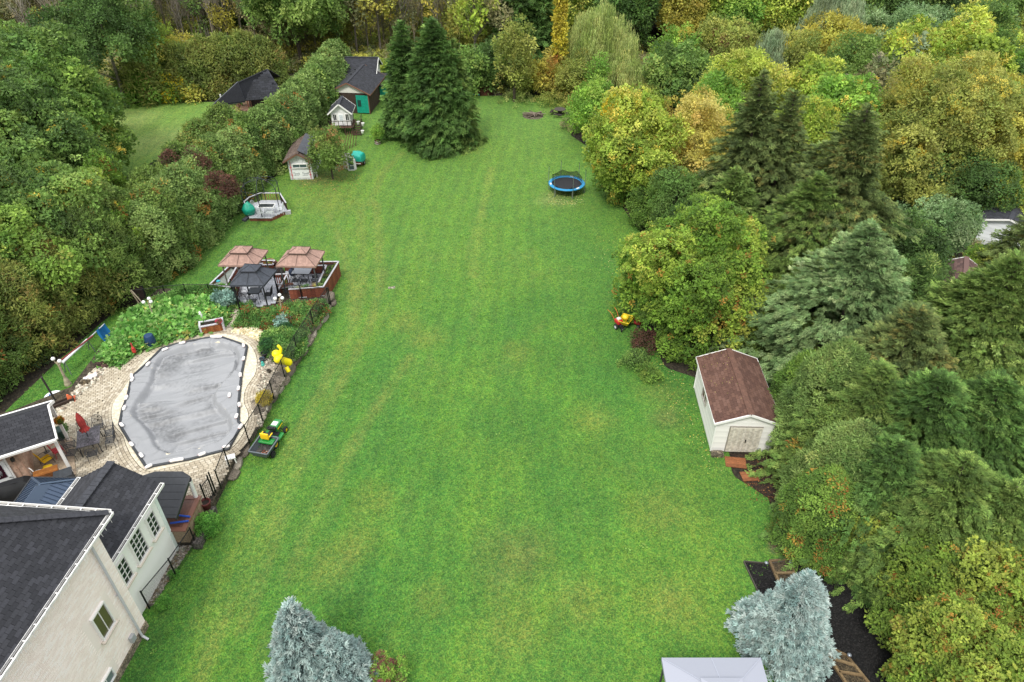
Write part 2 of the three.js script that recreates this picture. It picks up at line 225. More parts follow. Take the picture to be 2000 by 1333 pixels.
const PALX = { herb: palette([['#4c7a34', 2], ['#649544', 3], ['#82ad58', 2.5], ['#9cbb62', 1]]), squash: palette([['#5f9440', 2], ['#78ae52', 3], ['#93c266', 2.5], ['#aacb7c', 1]]), pale: palette([['#b8cf86', 1], ['#c9c56a', 1]]), rust: palette([['#a8522e', 1], ['#b8683a', 1], ['#8a3a30', 0.7]]), agave: palette([['#7ea294', 2], ['#98b8ab', 3], ['#b0cabf', 1.5]]), gold: palette([['#b8a836', 2], ['#cdbc48', 2]]), bright: palette([['#58943a', 2], ['#74b048', 3], ['#90c45a', 1.5]]), deep: palette([['#2f5a30', 2], ['#42723c', 2]]), flower: palette([['#d07a24', 2], ['#e0a830', 2], ['#5c8438', 2]]) };
const PAL = {
  hedge: palette([['#5a7034', 2], ['#708c40', 3], ['#88a04e', 3], ['#9c9e54', 1.2]]),
  hedgeBrown: palette([['#647438', 2], ['#7d9044', 3], ['#969f50', 2.8], ['#9c8e4c', 1], ['#a89a54', 0.6]]),
  hedgePale: palette([['#5d783e', 2], ['#7a964e', 3], ['#96ae62', 3], ['#a8b268', 1]]),
  mid: palette([['#547038', 2], ['#6a8a42', 3], ['#84a24e', 3], ['#9fb45e', 1.4]]),
  dark: palette([['#46602e', 2], ['#587839', 3], ['#6e8c46', 2], ['#869a50', 0.8]]),
  lime: palette([['#66903a', 2], ['#80aa44', 3], ['#9cc050', 3], ['#b4cc62', 1]]),
  yellowGreen: palette([['#7e983a', 2], ['#9db446', 3], ['#bac656', 3], ['#cfce64', 1.6]]),
  gold: palette([['#a09e46', 2], ['#bab650', 3], ['#d0c860', 3], ['#c6b858', 1]]),
  olive: palette([['#7c8c42', 2], ['#98a24e', 3], ['#b4b65c', 2.5], ['#a8a052', 0.7]]),
  peach: palette([['#aeae50', 2], ['#c8be5e', 3], ['#d8ca72', 3], ['#d4bc6c', 1]]),
  yellow: palette([['#c8b430', 2], ['#e0cc38', 3], ['#ead852', 2], ['#d4a838', 0.6]]),
  maple: palette([['#64862f', 2], ['#7e9f3a', 3], ['#9ab246', 3], ['#b2ba52', 1]]),
  mapleDeep: palette([['#547432', 2], ['#6e903c', 3], ['#8aaa4a', 3], ['#a8b050', 1]]),
  rust: palette([['#6e8a34', 2.5], ['#88a040', 3], ['#a4b24c', 2.6], ['#b2a84e', 0.7]]),
  spruce: palette([['#526a30', 2], ['#68833c', 3], ['#80994a', 2.5], ['#98ad5e', 1]]),
  spruceDeep: palette([['#425e2a', 2], ['#547636', 3], ['#698c42', 2.5], ['#7f9e50', 1]]),
  spruceBlue: palette([['#617c4a', 2], ['#78945c', 3], ['#92aa70', 2.5], ['#a9bb86', 1]]),
  spruceOlive: palette([['#506236', 2], ['#687a42', 3], ['#7f8f50', 2], ['#8e8c4c', 1]]),
  blue: palette([['#738a86', 2], ['#8ca29d', 3], ['#a7b9b3', 3], ['#bac8c2', 1]]),
  willow: palette([['#7d9048', 2], ['#9aac5c', 3], ['#b3bf74', 2.5], ['#c6c678', 1]]),
  willowPale: palette([['#7e9470', 2], ['#9aac84', 3], ['#b0bd94', 2]]),
  sumac: palette([['#688850', 2], ['#82a068', 3], ['#9eb682', 2.5]]),
  grey: palette([['#7c8258', 2], ['#98986a', 2], ['#b0a97c', 1.5]]),
  red: palette([['#5c4034', 2], ['#6e4c3e', 2], ['#64703c', 2.5]]),
  poplar: palette([['#9a9a34', 2], ['#c4b83e', 3], ['#dccb50', 2.5]]),
};
const ORANGE = palette([['#b0863e', 1], ['#bc9a46', 1], ['#aa7038', 0.7]]), WINE = palette([['#6a3c34', 1], ['#7a4a3c', 1]]), GOLDEN = palette([['#ccb848', 1], ['#d6c65c', 1]]);

// ---------------------------------------------------------------- ground
const TOP = 0.45; // the pool terrace stands this high above the lawn
const terrace = [[-16.2, -20.32], [-14.4, -20.32], [-14.25, -23.5], [-13.95, -28.3], [-13.1, -34.5], [-12.35, -40.2], [-13.4, -41.4], [-24.4, -41.4], [-25.3, -38], [-25.3, -31], [-27.5, -29], [-30, -28], [-30, -20.32]];
const lawnEdge = px2([[-900, 1500], [-300, 880], [0, 815], [120, 700], [235, 600], [305, 545], [440, 440], [512, 365], [640, 270], [665, 200], [735, 185], [745, 150], [900, 183], [960, 188], [1060, 186], [1110, 196], [1125, 240], [1115, 265], [1165, 300], [1195, 355], [1218, 410], [1255, 460], [1285, 500], [1265, 560], [1265, 650], [1300, 720], [1375, 745], [1425, 890], [1430, 930], [1500, 975], [1535, 1080], [1500, 1110], [1465, 1200], [1700, 1500]]);
const neighbourEdge = px2([[240, 345], [400, 270], [440, 218], [425, 200], [300, 199], [235, 208], [190, 225], [150, 262], [90, 300], [60, 400]]);
struct(b().prism([[-900, 60], [900, 60], [900, -900], [-900, -900]], -0.3, 0).mesh('ground', M('#4a4130', 0.97, { tex: 'soil', bump: 0.03 })), 'dark soil under the trees');

const tracks = [px2([[735, 395], [738, 470], [742, 560], [722, 640], [680, 720], [640, 800], [585, 910], [520, 1040], [430, 1230], [390, 1333]]), px2([[705, 400], [706, 470], [708, 560], [690, 640], [650, 720], [615, 790], [555, 900], [480, 1040], [390, 1220]]), px2([[640, 420], [668, 480], [690, 560], [685, 620]]), px2([[785, 300], [745, 340], [725, 400]]), px2([[960, 330], [935, 440], [925, 540]]), px2([[800, 700], [700, 850], [620, 1000], [560, 1130]]), px2([[560, 1000], [520, 1110], [470, 1230]])];
const spots = [[870, 258, 3.2, 'y'], [905, 285, 2.4, 'y'], [1095, 388, 2.2, 'p'], [1070, 392, 1.6, 'p'], [1090, 215, 2.2, 'y'], [650, 395, 3, 'y'], [1010, 1090, 2.2, 'b'], [1290, 1000, 1.8, 'y'], [640, 1115, 1.5, 'y'], [1160, 820, 1.4, 'y'], [1300, 820, 1.2, 'b'], [1290, 770, 1.4, 'y'], [730, 980, 1.4, 'y'], [700, 1060, 1.2, 'y'], [1080, 700, 2.2, 'd'], [1010, 820, 2.6, 'd'], [1070, 880, 2.4, 'd'], [1190, 890, 2.2, 'd'], [960, 840, 2.2, 'd'], [1130, 960, 2, 'd'], [720, 1170, 2.2, 'd'], [820, 1240, 1.8, 'd'], [560, 1090, 1.4, 'd'], [1050, 600, 2.5, 'd'], [860, 900, 2, 'd'], [1330, 900, 1.5, 'd'], [1380, 980, 1.5, 'd'], [1000, 1230, 1.6, 'y'], [840, 1170, 1, 'y'], [1310, 1180, 1.6, 'y'], [1130, 1180, 1.4, 'y'], [830, 660, 1.6, 'y'], [790, 630, 1.3, 'y'], [1010, 690, 1.3, 'y'], [1530, 1055, 0.5, 'm'], [1515, 1070, 0.4, 'm'], [640, 345, 2.5, 'b'], [600, 350, 1.5, 'b'], [320, 275, 5, 'p'], [250, 235, 4, 'p']].map(([x, y, r, k]) => { const p = at(x, y); return [p.x, p.z, r, k]; });
const grassTone = { y: [0.18, 0.2, 0.04], p: [0.2, 0.26, 0.09], b: [0.13, 0.105, 0.045], d: [0.03, 0.125, 0.016], m: [0.11, 0.085, 0.06] };
function grassColour(x, z, out) {
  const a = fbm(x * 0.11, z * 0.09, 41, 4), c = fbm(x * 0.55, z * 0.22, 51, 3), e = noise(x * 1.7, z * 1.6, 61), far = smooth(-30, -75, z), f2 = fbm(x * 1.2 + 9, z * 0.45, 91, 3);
  let r = 0.068, g = 0.196, bl = 0.02;
  const yel = smooth(0.44, 0.74, a) * 0.38 + smooth(0.55, 0.85, c) * 0.22; r = lerp(r, 0.112, yel); g = lerp(g, 0.214, yel); bl = lerp(bl, 0.024, yel);
  const dark = smooth(0.56, 0.32, c) * 0.36 + smooth(0.5, 0.3, a) * 0.3; r = lerp(r, 0.038, dark); g = lerp(g, 0.15, dark); bl = lerp(bl, 0.02, dark);
  const dry = smooth(0.62, 0.85, f2) * 0.2; r = lerp(r, 0.14, dry); g = lerp(g, 0.18, dry); bl = lerp(bl, 0.05, dry);
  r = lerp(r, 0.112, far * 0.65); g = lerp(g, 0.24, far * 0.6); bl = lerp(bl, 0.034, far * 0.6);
  const stripe = 0.5 + 0.5 * Math.sin((x + 0.06 * z + 0.25 * Math.sin(z * 0.2)) * 5.4), band = 0.15 * (stripe - 0.5) * smooth(8, 0, x); r *= 1 + band; g *= 1 + band;
  for (const t of tracks) { const d = nearest([x, z], t, false)[0]; if (d < 0.9) { const k = (1 - smooth(0.12, 0.55, d)) * (0.2 + 0.36 * noise(x * 0.6, z * 0.6, 71)); r = lerp(r, 0.165, k); g = lerp(g, 0.225, k); bl = lerp(bl, 0.045, k); } }
  for (const [sx, sz, sr, k] of spots) { const d = Math.hypot(x - sx, z - sz) / sr; if (d < 1.4) { const w = (1 - smooth(0.2, 1.3, d + 0.7 * (f2 - 0.5))) * (k === 'm' ? 1 : 0.17 + 0.22 * e), q = grassTone[k]; r = lerp(r, q[0], w); g = lerp(g, q[1], w); bl = lerp(bl, q[2], w); } }
  const j = 1 + 0.16 * (e - 0.5) + 0.14 * (hash(x * 97, z * 89) - 0.5); out.push(r * j * 1.93, g * j * 1.66, bl * j * 1.75);
}
function lawnSheet(poly, step, y, shade = [1, 1, 1]) { // a fine sheet cut out of a grid, gently uneven
  let x0 = 1e9, x1 = -1e9, z0 = 1e9, z1 = -1e9; for (const [x, z] of poly) { x0 = Math.min(x0, x); x1 = Math.max(x1, x); z0 = Math.min(z0, z); z1 = Math.max(z1, z); }
  x0 = Math.max(x0, -62); x1 = Math.min(x1, 30); z1 = Math.min(z1, -3);
  const nx = Math.ceil((x1 - x0) / step), nz = Math.ceil((z1 - z0) / step), id = new Int32Array((nx + 1) * (nz + 1)).fill(-1), P = [], C = [], U = [], I = [], inn = [];
  for (let j = 0; j <= nz; j++) for (let i = 0; i <= nx; i++) inn.push(inside([x0 + i * step, z0 + j * step], poly));
  const gone = (i, j) => { const x = x0 + i * step, z = z0 + j * step; return x > -24 && x < -14 && inside([x, z], terrace) && nearest([x, z], terrace)[0] > 0.6; };
  const vert = (i, j) => { const k = j * (nx + 1) + i; if (id[k] < 0) { let x = x0 + i * step, z = z0 + j * step; if (!inn[k]) { const n = nearest([x, z], poly); x = n[1]; z = n[2]; } id[k] = P.length / 3; P.push(x, y + 0.05 * (fbm(x * 0.2, z * 0.2, 81, 3) - 0.3) + 0.03, z); U.push(x, z); const c = []; grassColour(x, z, c); C.push(c[0] * shade[0], c[1] * shade[1], c[2] * shade[2]); } return id[k]; };
  for (let j = 0; j < nz; j++) for (let i = 0; i < nx; i++) { const k = j * (nx + 1) + i; if (inn[k] || inn[k + 1] || inn[k + nx + 1] || inn[k + nx + 2]) { if (gone(i, j)) continue; const a = vert(i, j), c = vert(i + 1, j), d = vert(i, j + 1), e = vert(i + 1, j + 1); I.push(a, d, c, c, d, e); } }
  const g = new THREE.BufferGeometry(); g.setAttribute('position', new THREE.Float32BufferAttribute(P, 3)); g.setAttribute('color', new THREE.Float32BufferAttribute(C, 3)); g.setAttribute('uv', new THREE.Float32BufferAttribute(U, 2)); g.setIndex(I); g.computeVertexNormals(); return g;
}
const turf = new THREE.MeshStandardMaterial({ color: 0xffffff, roughness: 0.95, vertexColors: true, map: T.grass, bumpMap: T.grass, bumpScale: 0.035 });
{ const o = new THREE.Mesh(lawnSheet(lawnEdge, 0.34, 0.004), turf); o.name = 'lawn'; o.receiveShadow = true; scene.add(o); struct(o, 'long mown lawn with yellowed patches and wheel tracks');
  const n = new THREE.Mesh(lawnSheet(neighbourEdge, 0.5, 0.004, [1.45, 1.25, 1.5]), turf); n.name = numbered('neighbour_lawn'); n.receiveShadow = true; scene.add(n); struct(n, 'pale mown lawn of the neighbouring garden behind the hedge'); }
// tufts of grass over the near half of the lawn, thinning out with nothing but chance
{ const r = rng(5), list = [], out = [], leaf = []; for (let i = 0; i < 7; i++) { const a = r() * 6.28; leaf.push([V((r() - 0.5) * 0.7, 0, (r() - 0.5) * 0.7), V(Math.cos(a) * 0.45, 0.75 + 0.4 * r(), Math.sin(a) * 0.45), V(-Math.sin(a) * 0.09, 0, Math.cos(a) * 0.09), V(0, 0, 0), 0.75 + 0.5 * r()]); }
  const g = leafGeometry(leaf);
  for (let i = 0; i < 62000; i++) { const z = -8 - 62 * Math.pow(r(), 1.25), x = -30 + 46 * r(); if (!inside([x, z], lawnEdge) || inside([x, z], [[-15, 0], [-15.2, -20], [-13.9, -28.5], [-12.4, -41.5], [-25.6, -41.5], [-26, -30], [-32, -26], [-32, 0]])) continue; out.length = 0; grassColour(x, z, out); const s = 0.07 + 0.06 * r(); list.push([new THREE.Matrix4().compose(V(x, 0.02, z), new THREE.Quaternion().setFromAxisAngle(UP, r() * 6.28), V(s, s * 0.8, s)), tint(new THREE.Color(out[0] * 1.25, out[1] * 1.15, out[2] * 1.2), r, 0.3)]); }
  const o = copies('grass', g, needleMat, list, scene); o.userData.label = 'short grass blades standing out of the mown lawn'; }

// ---------------------------------------------------------------- pool terrace
const Z3 = ([x, y]) => [200 + x / 3.333, 560 + y / 3.333];
const basin = curve2(px2([[700, 362], [840, 375], [893, 440], [885, 520], [840, 575], [775, 635], [742, 690], [748, 745], [800, 800], [845, 870], [835, 940], [790, 990], [700, 1030], [560, 1065], [430, 1085], [340, 1050], [290, 960], [235, 890], [180, 830], [190, 780], [240, 700], [300, 610], [320, 530], [370, 450], [480, 400], [600, 370]].map(Z3), TOP + 0.08), 120);
struct(b().holed(terrace, [basin], -0.2, TOP).mesh('garden_terrace', M('#6f6450', 0.97, { tex: 'soil', bump: 0.04 })), 'raised soil terrace that carries the pool and garden');
const coping = curve2(px2([[385, 670], [420, 654], [462, 659], [487, 674], [501, 700], [498, 732], [480, 760], [476, 785], [485, 812], [478, 842], [450, 878], [400, 897], [335, 913], [288, 921], [260, 896], [247, 872], [240, 852], [221, 828], [220, 792], [238, 765], [262, 730], [300, 692]], TOP), 90);
const patio = px2([[90, 830], [150, 775], [192, 735], [222, 702], [290, 676], [345, 655], [395, 650], [440, 640], [470, 645], [500, 662], [514, 695], [511, 730], [505, 765], [509, 800], [503, 835], [470, 880], [440, 925], [405, 985], [385, 1000], [330, 1000], [120, 1020], [20, 1000], [20, 900]], TOP);
const path = px2([[425, 655], [444, 640], [452, 622], [440, 606], [456, 602], [470, 612], [466, 628], [455, 645], [445, 660]], TOP);
struct(b().holed(coping, [basin], TOP, TOP + 0.05).mesh('pool_surround', M('#e2d8c0', 0.85, { tex: 'grain' })), 'cream concrete apron round the covered pool');
{ // pavers: rings that follow the pool, straight courses beyond
  const list = [], L = 0.235, W = 0.16, r = rng(8), near = camera.position, closed = [...coping];
  const put = (x, z, a, w = W, l = L, low = 0) => { const k = r(); list.push({ matrix: new THREE.Matrix4().compose(V(x, TOP + 0.012 - low + 0.004 * r(), z), new THREE.Quaternion().setFromAxisAngle(UP, a + 0.03 * (r() - 0.5)), V(l * 0.91, 1, w * 0.88)), m: k < 0.4 ? 0 : k < 0.72 ? 1 : k < 0.9 ? 2 : 3, far: Math.hypot(x - near.x, z - near.z) }); };
  for (let ring = 0; ring < 4; ring++) { const off = 0.1 + ring * W, pts = closed.map((p, i) => { const q = closed[(i + 1) % closed.length], o = closed[(i + closed.length - 1) % closed.length], dx = q[0] - o[0], dz = q[1] - o[1], l = Math.hypot(dx, dz); let nx = -dz / l, nz = dx / l; if (inside([p[0] + nx * 0.05, p[1] + nz * 0.05], closed)) { nx = -nx; nz = -nz; } return [p[0] + nx * off, p[1] + nz * off]; });
    let carry = 0; for (let i = 0; i < pts.length; i++) { const a = pts[i], c = pts[(i + 1) % pts.length], l = Math.hypot(c[0] - a[0], c[1] - a[1]); for (; carry < l; carry += L) { const x = lerp(a[0], c[0], carry / l), z = lerp(a[1], c[1], carry / l); if ((inside([x, z], patio) || inside([x, z], path)) && nearest([x, z], closed)[0] > off - 0.06) put(x, z, -Math.atan2(c[1] - a[1], c[0] - a[0])); } carry -= l; } }
  const ca = Math.cos(0.42), sa = Math.sin(0.42);
  for (let j = -70; j < 90; j++) for (let i = -60; i < 60; i++) { const u = (i + (j % 2) * 0.5) * L, v = j * W, x = -19.5 + u * ca + v * sa, z = -29 - u * sa + v * ca; if (!(inside([x, z], patio) || inside([x, z], path)) || inside([x, z], closed) || nearest([x, z], closed)[0] < 4 * W - 0.02) continue; put(x, z, 0.42, W, L, 0.008); }
  const holder = new THREE.Group(); holder.name = 'patio_paving'; scene.add(holder); struct(holder, 'sand coloured paving stones laid round the pool');
  b().holed(patio, [coping], TOP - 0.03, TOP + 0.003).mesh('joint_sand', M('#5c533f', 0.97, { tex: 'soil' }), holder); b().prism(path, TOP - 0.02, TOP + 0.006).mesh('joint_sand', M('#5c533f', 0.97, { tex: 'soil' }), holder);
  const g = b().box(1, 0.03, 1).geometry(); const mats = ['#c9bda6', '#bbae97', '#d3c8b3', '#aa9d88'].map((c) => M(c, 0.9, { tex: 'grain' }));
  pieces('paver', g, mats, list, holder);
}
// gravel beds with loose stones
function gravel(poly, n, h, label, cols, s0 = 0.06, s1 = 0.14, seed = 3) {
  const r = rng(seed), list = [], xs = poly.map((p) => p[0]), zs = poly.map((p) => p[1]), g = new THREE.IcosahedronGeometry(1, 0), x0 = Math.min(...xs), x1 = Math.max(...xs), z0 = Math.min(...zs), z1 = Math.max(...zs);
  for (let i = 0; i < n; i++) { const x = lerp(x0, x1, r()), z = lerp(z0, z1, r()); if (!inside([x, z], poly)) continue; const s = lerp(s0, s1, r() ** 2); list.push([new THREE.Matrix4().compose(V(x, h + s * 0.2, z), new THREE.Quaternion().setFromAxisAngle(ball3(r), r() * 3), V(s, s * 0.6, s * (0.7 + 0.5 * r()))), tint(lin(cols[Math.floor(r() * cols.length)]), r, 0.2)]); }
  const o = copies('gravel', g, M('#ffffff', 0.95), list, scene); o.userData.label = label; return o;
}
gravel(px2([[190, 718], [225, 690], [200, 735], [150, 780], [112, 812], [100, 800], [130, 785], [160, 742]], TOP), 2600, TOP, 'loose pale stones along the lawn side of the patio', ['#b5ab98', '#8f8676', '#d0c8b8', '#726a5c'], 0.05, 0.12, 31);
gravel(px2([[500, 715], [522, 700], [545, 720], [540, 760], [520, 800], [512, 835], [503, 830], [509, 790], [502, 760], [510, 730]], TOP), 3600, TOP, 'grey loose stones between the patio and the retaining wall', ['#a59c8b', '#8a8273', '#c2baa8', '#6d665a'], 0.05, 0.13, 32);
gravel(px2([[450, 650], [470, 635], [505, 640], [515, 652], [505, 668], [480, 655]], TOP), 1600, TOP, 'pale stones beside the curved paved path', ['#cbbd97', '#b3a682', '#d9cfb4'], 0.05, 0.11, 33);
gravel(px2([[345, 1070], [372, 1055], [378, 1062], [345, 1110], [300, 1180], [290, 1190], [283, 1180], [320, 1120]], 0.02), 2600, 0.02, 'mixed pebbles in the strip along the foot of the house', ['#8f887d', '#6b6459', '#b3aca0', '#77684f'], 0.04, 0.1, 34);
struct(b().prism(px2([[340, 1072], [378, 1052], [384, 1064], [345, 1125], [296, 1195], [282, 1186]], 0), 0, 0.025).mesh('gravel_bed', M('#5f574a', 0.97, { tex: 'soil' })), 'soil under the pebbles beside the house');

// retaining wall of rough stones on the lawn side
{ const wall = thing('retaining_wall', 'rough grey brown stone retaining wall between terrace and lawn', 'wall'), r = rng(12), line = [[-14.28, -24.2], [-14.0, -28.3], [-13.15, -34.5], [-12.4, -40.2], [-13.4, -41.4]], mats = ['#a89b88', '#b8ab98', '#8f8474', '#c6bba8', '#7f7566'].map((c) => M(c, 0.95, { tex: 'grain', bump: 0.05 }));
  const stone = (s) => { const g = new THREE.IcosahedronGeometry(0.62, 1), p = g.attributes.position, q = rng(s); const dirs = [...Array(9)].map(() => [ball3(q), 0.34 + 0.12 * q()]); for (let i = 0; i < p.count; i++) { const v = V(p.getX(i), p.getY(i), p.getZ(i)); v.set(clamp(v.x, -0.5, 0.5), clamp(v.y, -0.42, 0.42), clamp(v.z, -0.5, 0.5)); for (const [d, m] of dirs) { const k = v.dot(d); if (k > m + 0.1) v.addScaledVector(d, m + 0.1 - k); } p.setXYZ(i, v.x, v.y, v.z); } g.computeVertexNormals(); const B2 = b(); B2.add(g); return B2.geometry(); };
  const shapes = [1, 2, 3, 4].map(stone);
  for (let i = 0; i + 1 < line.length; i++) { const [ax, az] = line[i], [bx, bz] = line[i + 1], l = Math.hypot(bx - ax, bz - az), a = -Math.atan2(bz - az, bx - ax); const tall = i > 0; for (let row = 0; row < (tall ? 2 : 1); row++) for (let d = row * 0.3; d < l; ) { const w = 0.55 + 0.65 * r(), o = new THREE.Mesh(shapes[Math.floor(r() * 4)], mats[Math.floor(r() * 5)]), t = (d + w / 2) / l, h = tall ? 0.34 : 0.3, side = 0.12 + 0.1 * (r() - 0.5) - row * 0.08; o.name = 'stone'; o.position.set(lerp(ax, bx, t) + Math.cos(a + Math.PI / 2) * 0 + side, 0.12 + row * 0.31, lerp(az, bz, t)); o.rotation.y = a + 0.15 * (r() - 0.5); o.scale.set(w, h * (0.9 + 0.4 * r()), 0.45 + 0.3 * r()); o.castShadow = o.receiveShadow = true; wall.add(o); d += w * 0.93; } } 
  const list = []; for (let i = 0; i < 90; i++) { const t = r(), p = at(lerp(525, 630, t) - 8 - 22 * r(), lerp(800, 612, t) + 6 * (r() - 0.5), TOP); const s = 0.18 + 0.3 * r(); const o = new THREE.Mesh(shapes[Math.floor(r() * 4)], mats[Math.floor(r() * 5)]); o.name = 'stone'; o.position.set(p.x, TOP + 0.06, p.z); o.rotation.y = r() * 6; o.scale.set(s * 1.5, 0.26, s); o.castShadow = o.receiveShadow = true; wall.add(o); } void list; }

// ---------------------------------------------------------------- the covered pool
{
  const edge = px2([[315.5, 681.5], [350, 671], [416, 658.6], [432, 659], [480.5, 675.5], [482, 679], [471.5, 731], [466, 786], [465.5, 824], [471.5, 831.5], [446, 878], [370, 898], [299, 911], [287, 915.5], [260, 875], [233, 830], [239, 800], [249.5, 773], [257, 737], [287, 710]], TOP + 0.08);
  const pool = thing('pool_cover', 'grey winter tarpaulin sagging into the kidney shaped pool', 'pool cover');
  let x0 = 1e9, x1 = -1e9, z0 = 1e9, z1 = -1e9; for (const [x, z] of edge) { x0 = Math.min(x0, x); x1 = Math.max(x1, x); z0 = Math.min(z0, z); z1 = Math.max(z1, z); }
  const s = 0.055, nx = Math.ceil((x1 - x0) / s), nz = Math.ceil((z1 - z0) / s), id = new Int32Array((nx + 1) * (nz + 1)).fill(-1), P = [], C = [], U = [], I = [], inn = [];
  const height = (x, z) => { const n = nearest([x, z], basin), inb = inside([x, z], basin), d = inb ? n[0] : -n[0], e = nearest([x, z], edge)[0];
    const rim = Math.exp(-((d - 0.15) ** 2) / 0.35), ph = n[3]; let y = TOP + 0.11 - 0.42 * smooth(-0.05, 0.36, d);
    y += rim * 0.06 * (noise(ph * 3.1, d * 0.4, 3) - 0.5) * 2 + rim * 0.03 * Math.sin(ph * 9 + 4 * noise(ph, d, 5)) * noise(ph * 0.7, 2, 6);
    const u = x * 0.93 - z * 0.36, v = x * 0.36 + z * 0.93, w = u + 0.5 * noise(u * 0.5, v * 0.9, 8);
    const crease = Math.abs(noise(v * 1.5 + 0.4 * noise(u * 0.7, v * 0.5, 12), u * 0.22, 14) - 0.5); y += (d > 0.25 ? 0.2 : 0.03) * smooth(0.15, 0, crease) + (d > 0.25 ? 0.17 : 0) * smooth(0.24, 0, Math.abs(noise(v * 0.8 + 9, u * 0.16, 44) - 0.5)) * smooth(0, 0.3, Math.abs(d)); y += (d > 0.2 ? 0.15 : 0.03) * (fbm(w * 0.6, v * 2.4, 9, 3) - 0.5);
    if (!inb) { const c2 = Math.abs(noise(ph * 1.3, -d * 0.9, 24) - 0.5); y += 0.035 * smooth(0.1, 0, c2) * smooth(0, 0.3, e); y -= 0.015 * smooth(0.5, 1.3, e) * noise(x, z, 29); }
    return [Math.max(y, 0.015), d]; };
  const vert = (i, j) => { const k = j * (nx + 1) + i; if (id[k] < 0) { let x = x0 + i * s, z = z0 + j * s; if (!inn[k]) { const n = nearest([x, z], edge); x = n[1]; z = n[2]; } id[k] = P.length / 3; const [y, d] = height(x, z); P.push(x, inn[k] ? y : TOP + 0.08, z); U.push(x, z);
      const u = x * 0.93 - z * 0.36, v = x * 0.36 + z * 0.93; let dirt = 0; if (d > 0.35) { const streak = fbm(u * 0.55, v * 1.9, 33, 3); dirt = 0.45 * smooth(0.5, 0.75, streak) * noise(x * 9, z * 9, 35) + 0.3 * smooth(0.55, 0.85, noise(x * 13, z * 13, 36)) * smooth(0.45, 0.7, fbm(x * 0.45, z * 0.45, 37, 3)); for (const [cx, cz, cr] of grime) { const q = Math.hypot((x - cx), (z - cz) * 0.8) / cr; dirt = Math.max(dirt, (1 - smooth(0.25, 1, q)) * (0.25 + 0.75 * noise(x * 11, z * 11, 39)) * 0.8); } }
      const l = 1 - 0.72 * dirt; C.push(0.265 * l, 0.27 * l, 0.28 * l); } return id[k]; };
  const grime = [[325, 720, 1.5], [345, 700, 1.3], [315, 830, 1.3], [295, 810, 1.1], [430, 775, 0.7], [425, 790, 0.9], [400, 690, 1], [340, 850, 1]].map(([x, y, r]) => { const p = at(x, y, 0.2); return [p.x, p.z, r]; });
  for (let j = 0; j <= nz; j++) for (let i = 0; i <= nx; i++) inn.push(inside([x0 + i * s, z0 + j * s], edge));
  for (let j = 0; j < nz; j++) for (let i = 0; i < nx; i++) { const k = j * (nx + 1) + i; if (inn[k] || inn[k + 1] || inn[k + nx + 1] || inn[k + nx + 2]) { const a = vert(i, j), c = vert(i + 1, j), d = vert(i, j + 1), e = vert(i + 1, j + 1); I.push(a, d, c, c, d, e); } }
  const g = new THREE.BufferGeometry(); g.setAttribute('position', new THREE.Float32BufferAttribute(P, 3)); g.setAttribute('color', new THREE.Float32BufferAttribute(C, 3)); g.setAttribute('uv', new THREE.Float32BufferAttribute(U, 2)); g.setIndex(I); g.computeVertexNormals();
  const sheet = new THREE.Mesh(g, new THREE.MeshStandardMaterial({ color: 0xffffff, roughness: 0.5, vertexColors: true, side: THREE.DoubleSide })); sheet.name = 'tarpaulin'; sheet.castShadow = sheet.receiveShadow = true; pool.add(sheet);
  const h = TOP + 0.1; edge.forEach((p, i) => { const q = edge[(i + 1) % edge.length]; b().bar(V(p[0], h, p[1]), V(q[0], h, q[1]), 0.075, 8).ball(0.075, p[0], h, p[1]).mesh('rolled_edge', M('#34373b', 0.6), pool); });
  // white water bags that hold the cover down
  const bags = [[720, 328], [740, 328], [760, 328], [918, 384], [918, 470], [897, 576], [885, 664], [826, 708], [890, 770], [872, 845], [898, 912], [806, 1044], [648, 1092], [462, 1134], [484, 1130], [504, 1127], [300, 1172], [252, 1100], [188, 1028], [124, 902], [140, 792], [154, 724], [192, 606], [188, 582], [296, 506], [406, 410], [518, 368]].map(Z3);
  const bag = thing('water_bag', 'white water bag weighing down the edge of the grey pool cover', 'water bag', V(0, 0, 0), 0, 'white water bags on the rim of the pool cover');
  { const s2 = new THREE.SphereGeometry(1, 10, 8), pp = s2.attributes.position; for (let i = 0; i < pp.count; i++) { const v = V(pp.getX(i), pp.getY(i), pp.getZ(i)); pp.setXYZ(i, Math.sign(v.x) * Math.abs(v.x) ** 0.5 * 0.19, Math.sign(v.y) * Math.abs(v.y) ** 0.7 * 0.065, Math.sign(v.z) * Math.abs(v.z) ** 0.6 * 0.085); } s2.computeVertexNormals(); b().add(s2).mesh('bag', M('#e6e2df', 0.55), bag); b().box(0.03, 0.03, 0.06, 0.195, 0.02, 0).mesh('cap', M('#c79a9a', 0.5), bag); }
  bags.forEach(([x, y], k) => { const p = at(x, y, TOP + 0.18), r = rng(x * 7 | 0), along = edge.reduce((best, e, i) => { const f = edge[(i + 1) % edge.length], t = nearest([p.x, p.z], [e, f], false)[0]; return t < best[0] ? [t, -Math.atan2(f[1] - e[1], f[0] - e[0])] : best; }, [9, 0])[1];
    const o = k ? copyOf(bag, bag.userData.label) : bag; o.position.set(p.x, TOP + 0.2, p.z); o.rotation.y = along + (r() - 0.5) * 0.4; });
}

// ---------------------------------------------------------------- the house at the lower left
const WHITE = M('#e4e2dd', 0.6), GUTTER = M('#eceae6', 0.45), DARKTRIM = M('#26272a', 0.55), GLASS = M('#1d2a2b', 0.08, { metalness: 0 }), BLACKMETAL = M('#1b1c1e', 0.5, { metalness: 0.3 });
const SHINGLES = ['#404147', '#3b3c42', '#45464c', '#37383e', '#4a4b52'].map((c) => M(c, 0.93, { tex: 'speck' }));
const tileG = b().box(1, 0.016, 1).geometry();
